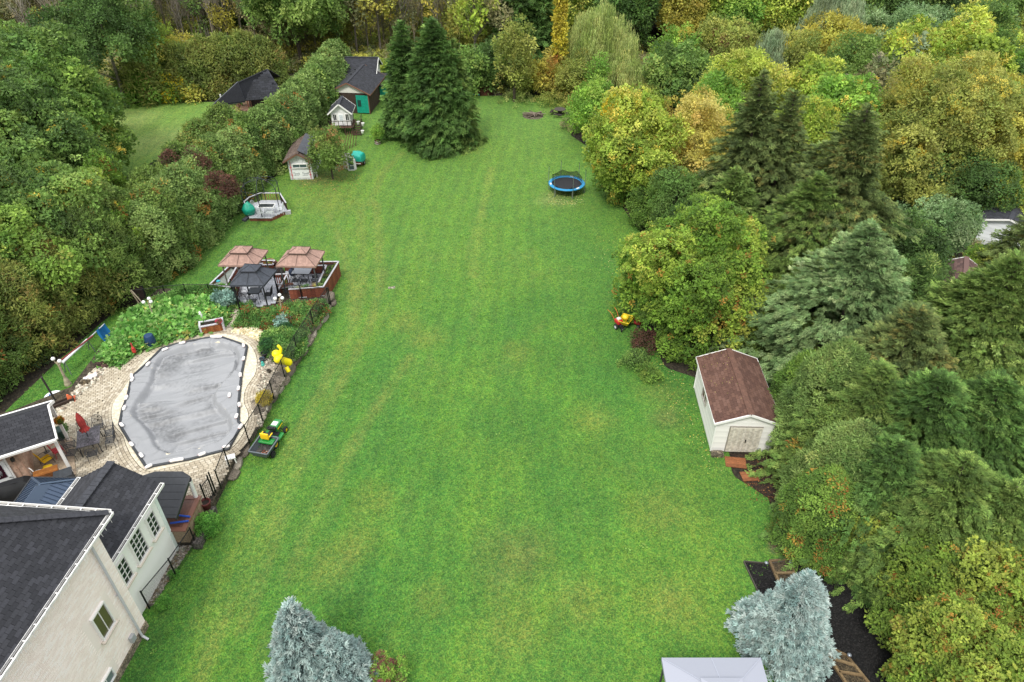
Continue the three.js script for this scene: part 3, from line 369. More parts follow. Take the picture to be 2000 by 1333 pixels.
// courses of shingles over a flat roof face; p0,p1 run along the eave, p3,p2 along the ridge
function shingled(parent, pts, mats, { w = 0.33, c = 0.15, most = 0, seed = 1, name = 'shingle', lift = 0.012 } = {}) {
  const o = pts[0], u = pts[1].clone().sub(o).normalize(), n = V(0, 0, 0); pts.forEach((p, i) => n.add(p.clone().sub(o).cross(pts[(i + 1) % pts.length].clone().sub(o)))); n.normalize(); if (n.y < 0) n.negate(); let v = n.clone().cross(u); if (v.y < 0) v.negate();
  const flat = pts.map((p) => { const d = p.clone().sub(o); return [d.dot(u), d.dot(v)]; }), x0 = Math.min(...flat.map((p) => p[0])), x1 = Math.max(...flat.map((p) => p[0])), y1 = Math.max(...flat.map((p) => p[1])), list = [], r = rng(seed), tiltAxis = u.clone();
  const N = n.clone(), tilt = new THREE.Quaternion().setFromAxisAngle(tiltAxis, 0);
  const basis = new THREE.Matrix4().makeBasis(u, N, u.clone().cross(N));
  for (let j = 0; j * c < y1; j++) for (let i = Math.floor(x0 / w) - 1; i * w < x1; i++) { const wid = w * (0.96), cx = (i + 0.5 + (j % 2) * 0.5 + 0.12 * (hash(j, 3) - 0.5)) * w, cy = (j + 0.5) * c; const ok = [[-0.45, -0.3], [0.45, -0.3], [-0.45, 0.4], [0.45, 0.4]].every(([a, d]) => inside([cx + a * w, cy + d * c], flat)); if (!ok) continue;
    const p = o.clone().addScaledVector(u, cx).addScaledVector(v, cy).addScaledVector(N, lift + 0.004 * hash(i, j, 2)); list.push({ matrix: new THREE.Matrix4().copy(basis).scale(V(wid, 1, c * 0.97)).setPosition(p), m: Math.floor(r() * mats.length), far: p.distanceTo(camera.position) }); }
  void tilt; return list.length ? (most === -1 ? list : (pieces(name, tileG, mats, list, parent, most, name + 's'), list)) : [];
}
function windowPart(parent, c, n, w, h, cols, rows, o = {}) { // centre on the wall face, outward normal, size, panes
  const right = UP.clone().cross(n).normalize(), base = new THREE.Matrix4().makeBasis(right, UP.clone(), n.clone()).setPosition(c), f = b(), t = o.frame ?? 0.06, put = (x, y, ww, hh, d, z) => f.box(ww, hh, d, x, y, z);
  put(-w / 2 + t / 2, 0, t, h, 0.1, 0.02); put(w / 2 - t / 2, 0, t, h, 0.1, 0.02); put(0, h / 2 - t / 2, w - 2 * t, t, 0.1, 0.02); put(0, -h / 2 + t / 2, w - 2 * t, t, 0.1, 0.02);
  const m = f.mesh('window', o.mat ?? GUTTER, parent); m.applyMatrix4(base);
  const gw = (w - 2 * t) / cols, gh = (h - 2 * t) / rows; for (let i = 0; i < cols; i++) for (let j = 0; j < rows; j++) b().box(gw - 0.025, gh - 0.025, 0.02, -w / 2 + t + (i + 0.5) * gw, -h / 2 + t + (j + 0.5) * gh, 0.01).mesh('pane', o.glass ?? GLASS, m);
  const bars = b(); let any = 0; for (let i = 1; i < cols; i++, any++) bars.box(0.03, h - 2 * t, 0.03, -w / 2 + t + i * gw, 0, 0.03); for (let j = 1; j < rows; j++, any++) bars.box(w - 2 * t, 0.03, 0.026, 0, -h / 2 + t + j * gh, 0.03); if (any) bars.mesh('glazing_bar', GUTTER, m);
  if (o.sill !== false) b().box(w + 0.16, 0.07, 0.16, 0, -h / 2 - 0.035, 0.06).mesh('sill', o.sillMat ?? M('#d9cfc0', 0.8), m); return m;
}
{
  const X = -15.0, ZN = -16.35, ZS = 2, XW = -32, EAVE = 6.5, TURN = -0.087, house = thing('brick_house', 'white brick house with dark shingle roofs at the lower left', 'house', V(X - X * Math.cos(TURN) - ZN * Math.sin(TURN), 0, ZN + X * Math.sin(TURN) - ZN * Math.cos(TURN)), TURN);
  const wallM = M('#f8ece2', 0.88);
  b().box(16, EAVE, ZS - ZN, X - 8, EAVE / 2, (ZS + ZN) / 2).mesh('wall', wallM, house);
  { // bricks on the wall beside the lawn, left out where windows are
    const r = rng(44), list = [], mats = ['#fff3ea', '#fbefe5', '#fff6ef', '#f8eae0'].map((c) => M(c, 0.88)), holes = [[-14.75, 3.0, 0.75, 1.1], [-13.6, 0.75, 0.75, 0.5], [-10.5, 3.0, 0.7, 1.1]], g = b().box(0.03, 1, 1).geometry();
    for (let j = 0; j < 80; j++) for (let i = 0; i < 34; i++) { const y = 0.45 + (j + 0.5) * 0.078, z = ZN + (i + 0.5 + (j % 2) * 0.5) * 0.25; if (y > EAVE - 0.06 || holes.some(([hz, hy, w, h]) => Math.abs(z - hz) < w + 0.1 && Math.abs(y - hy) < h * 0.75)) continue; list.push({ matrix: new THREE.Matrix4().makeScale(1, 0.066, 0.236).setPosition(X - 0.009 + 0.003 * r(), y, z), m: Math.floor(r() * 4), far: V(X, y, z).distanceTo(camera.position) }); }
    pieces('brick', g, mats, list, house, 300); }
  b().box(0.06, 0.42, ZS - ZN, X + 0.03, 0.21, (ZS + ZN) / 2).mesh('foundation', M('#b8a98f', 0.95, { tex: 'soil' }), house);
  // main roof: two faces that meet on the hip
  const ex = X + 0.32, ez = ZN - 0.55, ey = EAVE + 0.02, rise = 0.9, run = 6, corner = V(ex, ey, ez), hipTop = V(ex - run, ey + run * rise, ez + run), far = V(ex, ey, ZS), farTop = V(ex - run, ey + run * rise, ZS), west = V(XW, ey, ez), westTop = V(XW, ey + run * rise, ez + run);
  b().slab([corner, far, farTop, hipTop], 0.16).mesh('roof', SHINGLES[1], house); b().slab([corner, hipTop, westTop, west], 0.16).mesh('roof', SHINGLES[1], house);
  const l1 = shingled(house, [far, corner, hipTop, farTop], SHINGLES, { w: 0.3, c: 0.14, most: -1, seed: 4 }).filter((p) => p.far < 30), l2 = shingled(house, [corner, west, westTop, hipTop], SHINGLES, { w: 0.3, c: 0.14, most: -1, seed: 5 }).filter((p) => p.far < 32);
  // wing with three windows
  const wx = -15.5, wz = -20.15, we = 4.1, wl = -18.5, ridgeX = -17.0, ridgeY = 5.25;
  b().box(wx - wl, we, ZN - wz - 0.02, (wx + wl) / 2, we / 2, (ZN + wz) / 2 - 0.01).mesh('wing_wall', M('#f6f5f0', 0.75), house);
  b().slab([V(wl, we, wz + 0.01), V(wx, we, wz + 0.01), V(ridgeX, ridgeY - 0.1, wz + 0.01)], 0.15).mesh('wing_gable', M('#e3e1da', 0.8), house);
  b().box(0.035, we - 0.1, 0.16, wx + 0.015, we / 2, wz + 0.08).mesh('corner_trim', M('#dfe9e4', 0.6), house);
  const A = V(wx + 0.28, we + 0.02, wz - 0.28), A2 = V(wx + 0.28, we + 0.02, ZN), R1 = V(ridgeX, ridgeY + 0.02, wz - 0.28), R2 = V(ridgeX, ridgeY + 0.02, ZN), Bq = V(wl - 0.28, we + 0.02, wz - 0.28), B2 = V(wl - 0.28, we + 0.02, ZN);
  b().slab([A, A2, R2, R1], 0.12).mesh('wing_roof', SHINGLES[1], house); b().slab([R1, R2, B2, Bq], 0.12).mesh('wing_roof', SHINGLES[1], house);
  const l3 = shingled(house, [A2, A, R1, R2], SHINGLES, { w: 0.29, c: 0.14, most: -1, seed: 6 }), l4 = shingled(house, [Bq, B2, R2, R1], SHINGLES, { w: 0.29, c: 0.14, most: -1, seed: 7 });
  pieces('shingle', tileG, SHINGLES, [...l1, ...l2, ...l3, ...l4], house, 300);
  const caps = b(); for (let k = 0; k < 44; k++) { const p = corner.clone().lerp(hipTop, k / 44), q = corner.clone().lerp(hipTop, (k + 1.12) / 44); caps.beam(p.add(V(0, 0.055, 0)), q.add(V(0, 0.035, 0)), 0.27, 0.024); } caps.mesh('hip_cap', SHINGLES[4], house);
  const caps2 = b(); for (let k = 0; k < 18; k++) { const p = R1.clone().lerp(R2, (k + 0.5) / 18); caps2.box(0.34, 0.03, 0.2, p.x, p.y + 0.035 + 0.004 * (k % 2), p.z, 0, 0.08); } caps2.mesh('ridge_cap', M('#4b4d54', 0.9, { tex: 'speck' }), house);
  // eaves: gutter with a dark trough, brackets, and the fascia
  const gut = (a, c, name = 'gutter') => { const d = c.clone().sub(a).normalize(), s = V(d.z, 0, -d.x); b().beam(a.clone().addScaledVector(s, 0.06), c.clone().addScaledVector(s, 0.06), 0.025, 0.12).beam(a.clone().addScaledVector(s, -0.07), c.clone().addScaledVector(s, -0.07), 0.02, 0.16).beam(a.clone().add(V(0, -0.06, 0)), c.clone().add(V(0, -0.06, 0)), 0.12, 0.02).mesh(name, GUTTER, house); b().beam(a.clone().add(V(0, -0.035, 0)), c.clone().add(V(0, -0.035, 0)), 0.11, 0.01).mesh('gutter_trough', M('#3b3934', 0.95, { tex: 'soil' }), house); const k = b(), l = a.distanceTo(c), n = Math.max(2, Math.round(l / 0.55)); for (let i = 0; i <= n; i++) { const p = a.clone().lerp(c, i / n); k.add(new THREE.BoxGeometry(Math.abs(s.x) * 0.14 + 0.03, 0.02, Math.abs(s.z) * 0.14 + 0.03), new THREE.Matrix4().setPosition(p.x, p.y + 0.04, p.z)); } k.mesh('gutter_bracket', GUTTER, house); };
  gut(V(ex + 0.06, ey - 0.04, ez - 0.05), V(ex + 0.06, ey - 0.04, ZS)); gut(V(ex, ey - 0.04, ez - 0.07), V(XW, ey - 0.04, ez - 0.07)); gut(V(A.x + 0.06, A.y - 0.03, A.z), V(A2.x + 0.06, A2.y - 0.03, A2.z)); gut(V(Bq.x - 0.06, Bq.y - 0.03, Bq.z), V(B2.x - 0.06, B2.y - 0.03, B2.z));
  b().box(0.32, 0.03, ZS - ez, X + 0.16, ey - 0.18, (ZS + ez) / 2).mesh('soffit', GUTTER, house);
  // a string of white icicle lights along the eave
  { const r = rng(3), s = b(); let p = V(ex + 0.14, ey + 0.03, ez); for (let z = ez; z < -9; z += 0.12) { const q = V(ex + 0.14 + 0.03 * r(), ey + 0.02 + 0.05 * (r() - 0.5), z); s.bar(p, q, 0.012, 4); p = q; if (r() < 0.4) s.bar(q, q.clone().add(V(0.02, -0.12 - 0.18 * r(), 0)), 0.009, 3); } s.mesh('cable', GUTTER, house); }
  b().bar(V(X + 0.1, EAVE - 0.15, ZN + 0.55), V(X + 0.1, 0.25, ZN + 0.55), 0.05, 8).box(0.04, 0.06, 0.16, X + 0.05, 3.1, ZN + 0.55).bar(V(X + 0.1, 0.25, ZN + 0.55), V(X + 0.35, 0.1, ZN + 0.6), 0.05, 8).mesh('downspout', M('#c9c9cc', 0.5), house);
  b().box(0.14, 0.32, 0.24, X + 0.08, 0.75, ZN + 0.95).mesh('meter_box', M('#a6a8aa', 0.5), house);
  const nE = V(1, 0, 0); windowPart(house, V(X + 0.03, 3.0, -14.75), nE, 0.82, 1.35, 2, 1, { glass: M('#5b5a3c', 0.12), sillMat: M('#d5c9bb', 0.85) }); windowPart(house, V(X + 0.03, 0.78, -13.6), nE, 0.9, 0.55, 2, 1, { sill: false, glass: M('#71807f', 0.15) }); windowPart(house, V(X + 0.03, 3.0, -10.5), nE, 0.82, 1.35, 2, 1, { sillMat: M('#d5c9bb', 0.85) });
  windowPart(house, V(wx + 0.02, 2.75, -17.05), nE, 0.62, 1.3, 2, 4, {}); windowPart(house, V(wx + 0.02, 2.85, -18.2), nE, 0.85, 1.5, 3, 5, {}); windowPart(house, V(wx + 0.02, 2.75, -19.35), nE, 0.62, 1.3, 2, 4, {});
  const arch = b(); for (let i = 0; i < 7; i++) { const a = Math.PI * i / 6; arch.box(0.07, 0.2, 0.08, wx + 0.03, 3.62 + 0.12 * Math.sin(a), -18.2 + 0.46 * Math.cos(a), 0, a - Math.PI / 2); } arch.mesh('window_head', M('#cdbfb4', 0.85), house);
  // the low part behind, seen as a dark roof corner
  b().slab([V(-24.2, 4.3, -17.2), V(-20.6, 4.3, -17.2), V(-21.2, 3.4, -19.4), V(-24.6, 3.4, -19.4)], 0.14).mesh('rear_roof', SHINGLES[0], house);
}
{ // standing seam metal gazebo
  const g = thing('metal_gazebo', 'blue grey standing seam metal gazebo behind the house wing', 'gazebo'), x0 = -21.5, x1 = -18.85, z0 = -21.75, z1 = -17.9, e = 3.0, ya = 3.85, xm = (x0 + x1) / 2, m = M('#48566a', 0.42, { metalness: 0.45 }), ra = V(xm, ya, z0 + 1.15), rb = V(xm, ya, z1 - 1.15), c = [V(x0, e, z0), V(x1, e, z0), V(x1, e, z1), V(x0, e, z1)];
  for (const f of [[c[0], c[1], ra], [c[1], c[2], rb, ra], [c[2], c[3], rb], [c[3], c[0], ra, rb]]) { b().slab(f, 0.04).mesh('roof_panel', m, g);
    const a = f[0], d = f[1].clone().sub(a), l = d.length(), n = Math.round(l / 0.2), top = f[2]; for (let i = 1; i < n; i++) { const t = i / n, s = a.clone().addScaledVector(d, t), inw = f.length === 3 ? top.clone().sub(a.clone().lerp(f[1], 0.5)) : null; let e2; if (f.length === 3) e2 = s.clone().addScaledVector(inw, 1 - Math.abs(2 * t - 1)); else { const u = t * l, r1 = 1.15, up = f[2].clone().sub(f[1]), k = Math.min(1, u / r1, (l - u) / r1); const mid = f[3].clone().sub(f[0]); void up; const perp = mid.clone().sub(d.clone().normalize().multiplyScalar(mid.dot(d.clone().normalize()))); e2 = s.clone().addScaledVector(perp, k); } b().beam(s.clone().add(V(0, 0.02, 0)), e2.clone().add(V(0, 0.02, 0)), 0.025, 0.035).mesh('roof_seam', m, g); } }
  const hip = b(); for (const [a, d] of [[c[0], ra], [c[1], ra], [c[2], rb], [c[3], rb], [ra, rb]]) hip.beam(a.clone().add(V(0, 0.03, 0)), d.clone().add(V(0, 0.04, 0)), 0.09, 0.04); hip.mesh('hip_cap', M('#536377', 0.4, { metalness: 0.45 }), g);
  b().slab([V(xm - 0.32, ya - 0.2, z0 + 0.9), V(xm + 0.32, ya - 0.2, z0 + 0.9), V(xm, ya + 0.2, z0 + 1.4)], 0.03).slab([V(xm + 0.32, ya - 0.2, z0 + 0.9), V(xm + 0.32, ya - 0.2, z1 - 0.9), V(xm, ya + 0.2, z1 - 1.4), V(xm, ya + 0.2, z0 + 1.4)], 0.03).slab([V(xm - 0.32, ya - 0.2, z1 - 0.9), V(xm - 0.32, ya - 0.2, z0 + 0.9), V(xm, ya + 0.2, z0 + 1.4), V(xm, ya + 0.2, z1 - 1.4)], 0.03).mesh('vent_cap', M('#515f72', 0.4, { metalness: 0.45 }), g);
  for (const p of c) b().box(0.12, e - TOP, 0.12, p.x + Math.sign(xm - p.x) * 0.15, (e + TOP) / 2, p.z + Math.sign((z0 + z1) / 2 - p.z) * 0.15).mesh('post', DARKTRIM, g);
  b().beam(c[0], c[1], 0.06, 0.1).beam(c[1], c[2], 0.06, 0.1).beam(c[2], c[3], 0.06, 0.1).beam(c[3], c[0], 0.06, 0.1).mesh('eave_beam', DARKTRIM, g);
}
{ // flat dark shelter over the hot tub
  const g = thing('hot_tub_shelter', 'flat black roofed shelter on white columns over the hot tub', 'shelter'), y1 = 2.62, y0 = 2.02, pts = [[-17.0, -22.25], [-16.4, -22.5], [-15.2, -22.5], [-14.75, -22.25], [-14.78, -20.25], [-17.0, -20.25]].map(([x, z]) => V(x, lerp(y1, y0, (z + 22.5) / 2.6), z));
  b().slab(pts, 0.05).mesh('canopy', M('#2b2e33', 0.55, { tex: 'cloth' }), g); for (let i = 0; i < 6; i++) { const z = -22.2 + 0.36 * i, y = lerp(y1, y0, (z + 22.5) / 2.6) + 0.006; b().box(2.1, 0.012, 0.02, -15.85, y, z).mesh('roof_seam', M('#26292d', 0.55), g); }
  b().beam(pts[3].clone().add(V(0.03, -0.08, 0)), pts[4].clone().add(V(0.03, -0.08, 0)), 0.06, 0.16).beam(pts[2].clone().add(V(0, -0.08, 0)), pts[3].clone().add(V(0, -0.08, 0)), 0.06, 0.16).mesh('roof_edge', DARKTRIM, g);
  for (const [x, z] of [[-14.72, -22.1], [-16.7, -22.1]]) b().lathe([[0.13, 0], [0.13, 0.08], [0.1, 0.1], [0.095, 1.9], [0.12, 1.93], [0.12, 2.0]], 14, x, TOP, z).mesh('column', GUTTER, g);
  b().box(0.1, 1.5, 0.1, -16.8, TOP + 0.75, -20.5).mesh('column', GUTTER, g);
  const tub = thing('hot_tub', 'brown hot tub with beige side panels under the black roof', 'hot tub', V(-15.42, TOP, -21.15)), s = 0.86;
  b().box(1.74, 0.84, 1.9, 0, 0.42, 0).mesh('side_panel', M('#b39a80', 0.7, { tex: 'wood' }), tub); b().holed([[-0.93, -1.02], [0.93, -1.02], [0.93, 1.02], [-0.93, 1.02]], [[[-0.7, -0.8], [-0.7, 0.8], [0.7, 0.8], [0.7, -0.8]]], 0.84, 0.9).mesh('rim', M('#7d5546', 0.45), tub); b().box(1.45, 0.03, 1.65, 0, 0.86, 0).mesh('tub_lid', M('#6f4a3c', 0.5, { tex: 'cloth' }), tub); void s;
  for (let i = 0; i < 6; i++) b().box(0.012, 0.7, 0.02, 0.876, 0.42, -0.8 + i * 0.32).mesh('panel_seam', M('#8f7962', 0.8), tub);
  const nd = tag(b().bar(V(-0.4, 0, 0), V(0.38, 0, 0.03), 0.045, 8).mesh('pool_noodle', M('#2450b0', 0.6)), 'blue foam noodle on the hot tub lid, farther from the house', 'pool noodle', null); nd.position.set(-14.92, TOP + 0.95, -20.95); nd.rotation.y = -0.1;
  const n2 = copyOf(nd, 'blue foam noodle on the hot tub lid, nearer to the house', V(-14.9, TOP + 0.95, -20.6), 0.2); void n2;
  const stones = thing('stone_step', 'dark stone block base at the lawn side of the hot tub', 'step'); for (let i = 0; i < 5; i++) b().box(0.38, 0.42, 0.42, -14.28, 0.21, -20.35 - i * 0.44, 0.02 * i).mesh('stone', M(i % 2 ? '#6a645e' : '#7a736b', 0.95, { tex: 'soil' }), stones);
}
{ // pool house with its porch
  const o = at(108, 857, 3.0), g = thing('pool_house', 'small pink walled pool house with black shingle roof', 'pool house', V(o.x, 0, o.z), 0.5235), L = 6.5, D = 3.05; // local x runs left along the eave (negative), z runs toward the house
  const F = V(0, 3, 0), Fl = V(-L, 3, 0), Rr = V(0.02, 3.85, -D / 2), Rl = V(-L, 3.85, -D / 2), K = V(0, 3, -D), Kl = V(-L, 3, -D);
  b().slab([F, Fl, Rl, Rr], 0.1).mesh('roof', SHINGLES[1], g); b().slab([Rr, Rl, Kl, K], 0.1).mesh('roof', SHINGLES[1], g);
  shingled(g, [Fl, F, Rr, Rl], SHINGLES.slice(0, 4), { w: 0.3, c: 0.14, most: 150, seed: 8 }); shingled(g, [K, Kl, Rl, Rr], SHINGLES.slice(0, 4), { w: 0.3, c: 0.14, most: 150, seed: 9 });
  b().beam(F.clone().add(V(0.02, -0.05, 0.06)), Fl.clone().add(V(0, -0.05, 0.06)), 0.12, 0.12).beam(K.clone().add(V(0, -0.05, -0.06)), Kl.clone().add(V(0, -0.05, -0.06)), 0.12, 0.12).mesh('gutter', GUTTER, g); b().beam(F.clone().add(V(0.05, -0.02, 0.06)), Rr.clone().add(V(0.04, 0.0, 0)), 0.08, 0.14).beam(Rr.clone().add(V(0.04, 0, 0)), K.clone().add(V(0.05, -0.02, 0)), 0.08, 0.14).mesh('barge_board', GUTTER, g);
  const y = TOP, wx = -1.75; b().box(L - 1.75, 2.5, 2.3, (wx - L) / 2, y + 1.25, -D / 2).mesh('wall', M('#d8b49c', 0.85, { tex: 'grain' }), g); b().slab([V(wx, 2.95, -D + 0.38), V(wx, 2.95, -0.38), V(wx, 3.72, -D / 2)], 0.12).mesh('gable_wall', M('#d8b49c', 0.85), g);
  const fz = -D / 2 + 1.15; const door = b().box(0.95, 2.0, 0.06, -2.85, y + 1.0, fz + 0.032).mesh('door', M('#eef0f0', 0.5), g); b().box(0.6, 0.8, 0.02, -2.85, y + 1.4, fz + 0.072).mesh('door_pane', M('#3a1c28', 0.15), door); b().box(0.28, 0.78, 0.014, -3.0, y + 1.4, fz + 0.086).mesh('stained_glass', M('#1c3a52', 0.15), door);
  { const s = b(), r = rng(6); for (let i = 0; i < 14; i++) { const a = i / 14 * 6.28; s.tube([V(-2.85, y + 1.38, fz + 0.1), V(-2.85 + 0.1 * Math.cos(a + 0.5), y + 1.38 + 0.1 * Math.sin(a + 0.5), fz + 0.1), V(-2.85 + 0.22 * Math.cos(a) * (0.7 + 0.4 * r()), y + 1.38 + 0.25 * Math.sin(a) * (0.7 + 0.4 * r()), fz + 0.1)], 0.012, 6, 4); } s.mesh('door_ornament', M('#b9bcc0', 0.4, { metalness: 0.4 }), door); }
  b().ball(0.035, -2.47, y + 0.95, fz + 0.1).mesh('handle', M('#8a8f86', 0.35, { metalness: 0.7 }), door); b().box(0.08, 2.1, 0.05, -2.32, y + 1.05, fz + 0.03).box(0.08, 2.1, 0.05, -3.38, y + 1.05, fz + 0.03).box(1.14, 0.08, 0.05, -2.85, y + 2.14, fz + 0.03).mesh('door_frame', GUTTER, g); b().box(0.04, 2.4, 0.02, -2.05, y + 1.2, fz + 0.012).box(0.04, 2.4, 0.02, -1.78, y + 1.2, fz + 0.012).mesh('wall_trim', M('#c39d86', 0.8), g);
  windowPart(g, V(-4.2, y + 1.35, fz + 0.02), V(0, 0, 1), 0.9, 0.9, 2, 1, { sill: false });
  for (const [x, z] of [[-0.12, -0.2], [-0.12, -D + 0.2]]) b().box(0.13, 2.45, 0.13, x, y + 1.22, z).mesh('post', GUTTER, g);
  b().box(1.9, 0.06, D, -0.9, y + 0.05, -D / 2).mesh('porch_floor', M('#b9a58d', 0.9, { tex: 'grain' }), g);
  b().box(0.14, 0.2, 0.12, -2.02, y + 1.9, fz + 0.08).mesh('wall_lantern', M('#3a3936', 0.5), g);
}

// ---------------------------------------------------------------- things on the patio
const METAL = M('#45474b', 0.5, { metalness: 0.4 });
function chairThing(name, label, cat, p, ry, group, m = METAL, o = {}) { // open metal garden chair
  const g = thing(name, label, cat, p, ry, group), w = o.w ?? 0.46, s = 0.42, seat = b(); if (o.solid) seat.box(w, 0.04, 0.46, 0, s, 0); else { for (let i = 0; i < 8; i++) seat.box(w, 0.014, 0.026, 0, s, -0.2 + i * 0.057); seat.box(0.02, 0.02, 0.46, -w / 2, s, 0).box(0.02, 0.02, 0.46, w / 2, s, 0); } seat.mesh('seat', o.seatMat ?? m, g);
  const back = b(); if (o.solid) back.box(w, 0.5, 0.035, 0, s + 0.3, -0.27, 0, -0.18); else { back.tube([V(-w / 2, s, -0.22), V(-w / 2, s + 0.35, -0.28), V(-w * 0.3, s + 0.52, -0.31), V(0, s + 0.56, -0.32), V(w * 0.3, s + 0.52, -0.31), V(w / 2, s + 0.35, -0.28), V(w / 2, s, -0.22)], 0.014, 24, 5); for (let i = -3; i <= 3; i++) back.bar(V(i * w / 8, s, -0.23), V(i * w / 9, s + 0.54 - Math.abs(i) * 0.03, -0.31), 0.007, 4); for (let i = 1; i < 4; i++) back.bar(V(-w / 2, s + i * 0.12, -0.25), V(w / 2, s + i * 0.12, -0.25), 0.006, 4); } back.mesh('backrest', o.seatMat ?? m, g);
  for (const [x, z] of [[-1, -1], [1, -1], [-1, 1], [1, 1]]) b().bar(V(x * w * 0.46, s, z * 0.2), V(x * w * 0.52, 0, z * 0.25), 0.014, 5).mesh('leg', m, g); for (const x of [-1, 1]) b().tube([V(x * w / 2, s + 0.22, -0.25), V(x * (w / 2 + 0.03), s + 0.22, 0.1), V(x * (w / 2 + 0.02), s, 0.2)], 0.013, 8, 5).mesh('armrest', m, g); return g;
}
{
  const c = at(172, 854, TOP + 0.72), table = thing('patio_table', 'grey mottled rectangular patio table with a red umbrella through it', 'table', V(c.x, TOP, c.z), 0.42);
  b().box(1.02, 0.035, 1.34, 0, 0.72, 0).mesh('table_top', M('#77717a', 0.45, { tex: 'soil' }), table); b().holed([[-0.53, -0.69], [0.53, -0.69], [0.53, 0.69], [-0.53, 0.69]], [[[-0.5, -0.66], [-0.5, 0.66], [0.5, 0.66], [0.5, -0.66]]], 0.7, 0.745).mesh('table_rim', M('#55545a', 0.5), table); for (const [x, z] of [[-1, -1], [1, -1], [-1, 1], [1, 1]]) b().bar(V(x * 0.42, 0.7, z * 0.58), V(x * 0.46, 0, z * 0.62), 0.025, 6).mesh('leg', METAL, table);
  const um = thing('folded_umbrella', 'folded red umbrella standing in the grey patio table', 'umbrella', V(c.x, TOP, c.z)); b().bar(V(0, 0, 0), V(0, 2.45, 0), 0.022, 8).mesh('pole', METAL, um); { const prof = [[0.2, 1.2], [0.19, 1.32], [0.11, 1.42], [0.15, 1.6], [0.14, 1.95], [0.09, 2.2], [0.025, 2.4]], g = new THREE.LatheGeometry(prof.map(([r, y]) => new THREE.Vector2(r, y)), 32), p = g.attributes.position; for (let i = 0; i < p.count; i++) { const a = Math.atan2(p.getZ(i), p.getX(i)), k = 1 + 0.22 * Math.sin(a * 8); p.setX(i, p.getX(i) * k); p.setZ(i, p.getZ(i) * k); } g.computeVertexNormals(); b().add(g).mesh('canopy', M('#b5403c', 0.8, { tex: 'cloth' }), um); }
  const ca = Math.cos(0.42), sa = Math.sin(0.42), loc = (x, z) => V(c.x + x * ca + z * sa, TOP, c.z - x * sa + z * ca);
  const words = ['at the far left corner of the grey patio table', 'at the far end of the grey patio table near the umbrella', 'at the pool side of the grey patio table, farther one', 'at the pool side of the grey patio table, nearer one', 'at the near end of the grey patio table', 'nearest the red chair on the porch side of the grey table', 'on the porch side of the grey table beside the green box'];
  [[-0.35, -1.0, 0], [0.35, -1.05, 0], [0.88, -0.3, -Math.PI / 2], [0.92, 0.32, -Math.PI / 2 - 0.15], [0.1, 1.0, Math.PI], [-0.85, 0.5, Math.PI / 2 - 0.3], [-0.95, -0.15, Math.PI / 2]].forEach(([x, z, a], i) => chairThing('metal_chair', 'dark metal lattice chair ' + words[i], 'chair', loc(x, z), 0.42 + a, 'lattice chairs round the grey patio table'));
  // porch of the pool house
  const P = (px, py, h = TOP) => at(px, py, h);
  const rc = chairThing('red_chair', 'red framed chair beside the white porch post', 'chair', P(118, 890).setY(TOP), 2.4, undefined, M('#c23a40', 0.5), { seatMat: M('#b03038', 0.6), solid: 1 }); void rc;
  const y1 = chairThing('yellow_chair', 'dark chair with a bright yellow seat cushion on the porch', 'chair', P(95, 908).setY(TOP), 2.6, undefined, M('#2a2c2c', 0.6), { solid: 1, seatMat: M('#e2b414', 0.7) }); void y1;
  const yc = thing('cushion', 'yellow cushion lying beside the yellow chair', 'cushion', P(92, 912, TOP + 0.35)); yc.rotation.y = 0.4; { const s = new THREE.SphereGeometry(1, 10, 8), p = s.attributes.position; for (let i = 0; i < p.count; i++) p.setXYZ(i, Math.sign(p.getX(i)) * Math.abs(p.getX(i)) ** 0.5 * 0.22, p.getY(i) * 0.06, Math.sign(p.getZ(i)) * Math.abs(p.getZ(i)) ** 0.5 * 0.12); s.computeVertexNormals(); b().add(s).mesh('cushion_pad', M('#e6bd1e', 0.75), yc); }
  const ob = thing('wooden_bench', 'orange brown wooden bar counter in front of the porch', 'counter', P(88, 921, TOP + 0.9).setY(TOP), 0.5); for (let i = 0; i < 4; i++) b().box(1.05, 0.03, 0.105, 0, 0.9, -0.17 + i * 0.112).mesh('plank', M(i % 2 ? '#a8672c' : '#b27233', 0.6, { tex: 'wood' }), ob); b().box(0.95, 0.86, 0.06, 0, 0.43, 0.2).mesh('front_board', M('#8a5426', 0.7, { tex: 'wood' }), ob); for (const x of [-0.45, 0.45]) b().box(0.07, 0.88, 0.36, x, 0.44, -0.02).mesh('leg', M('#7d4b22', 0.7), ob);
  const bc = thing('covered_box', 'storage box under a dark cover beside the wooden counter', 'box', P(121, 925, TOP + 0.9).setY(TOP), 0.5); b().box(0.72, 0.85, 0.55, 0, 0.43, 0).mesh('box_body', M('#2c2f33', 0.8), bc); b().box(0.8, 0.05, 0.62, 0, 0.875, 0).box(0.8, 0.3, 0.012, 0, 0.72, 0.312).mesh('cover', M('#3d4146', 0.7, { tex: 'cloth' }), bc);
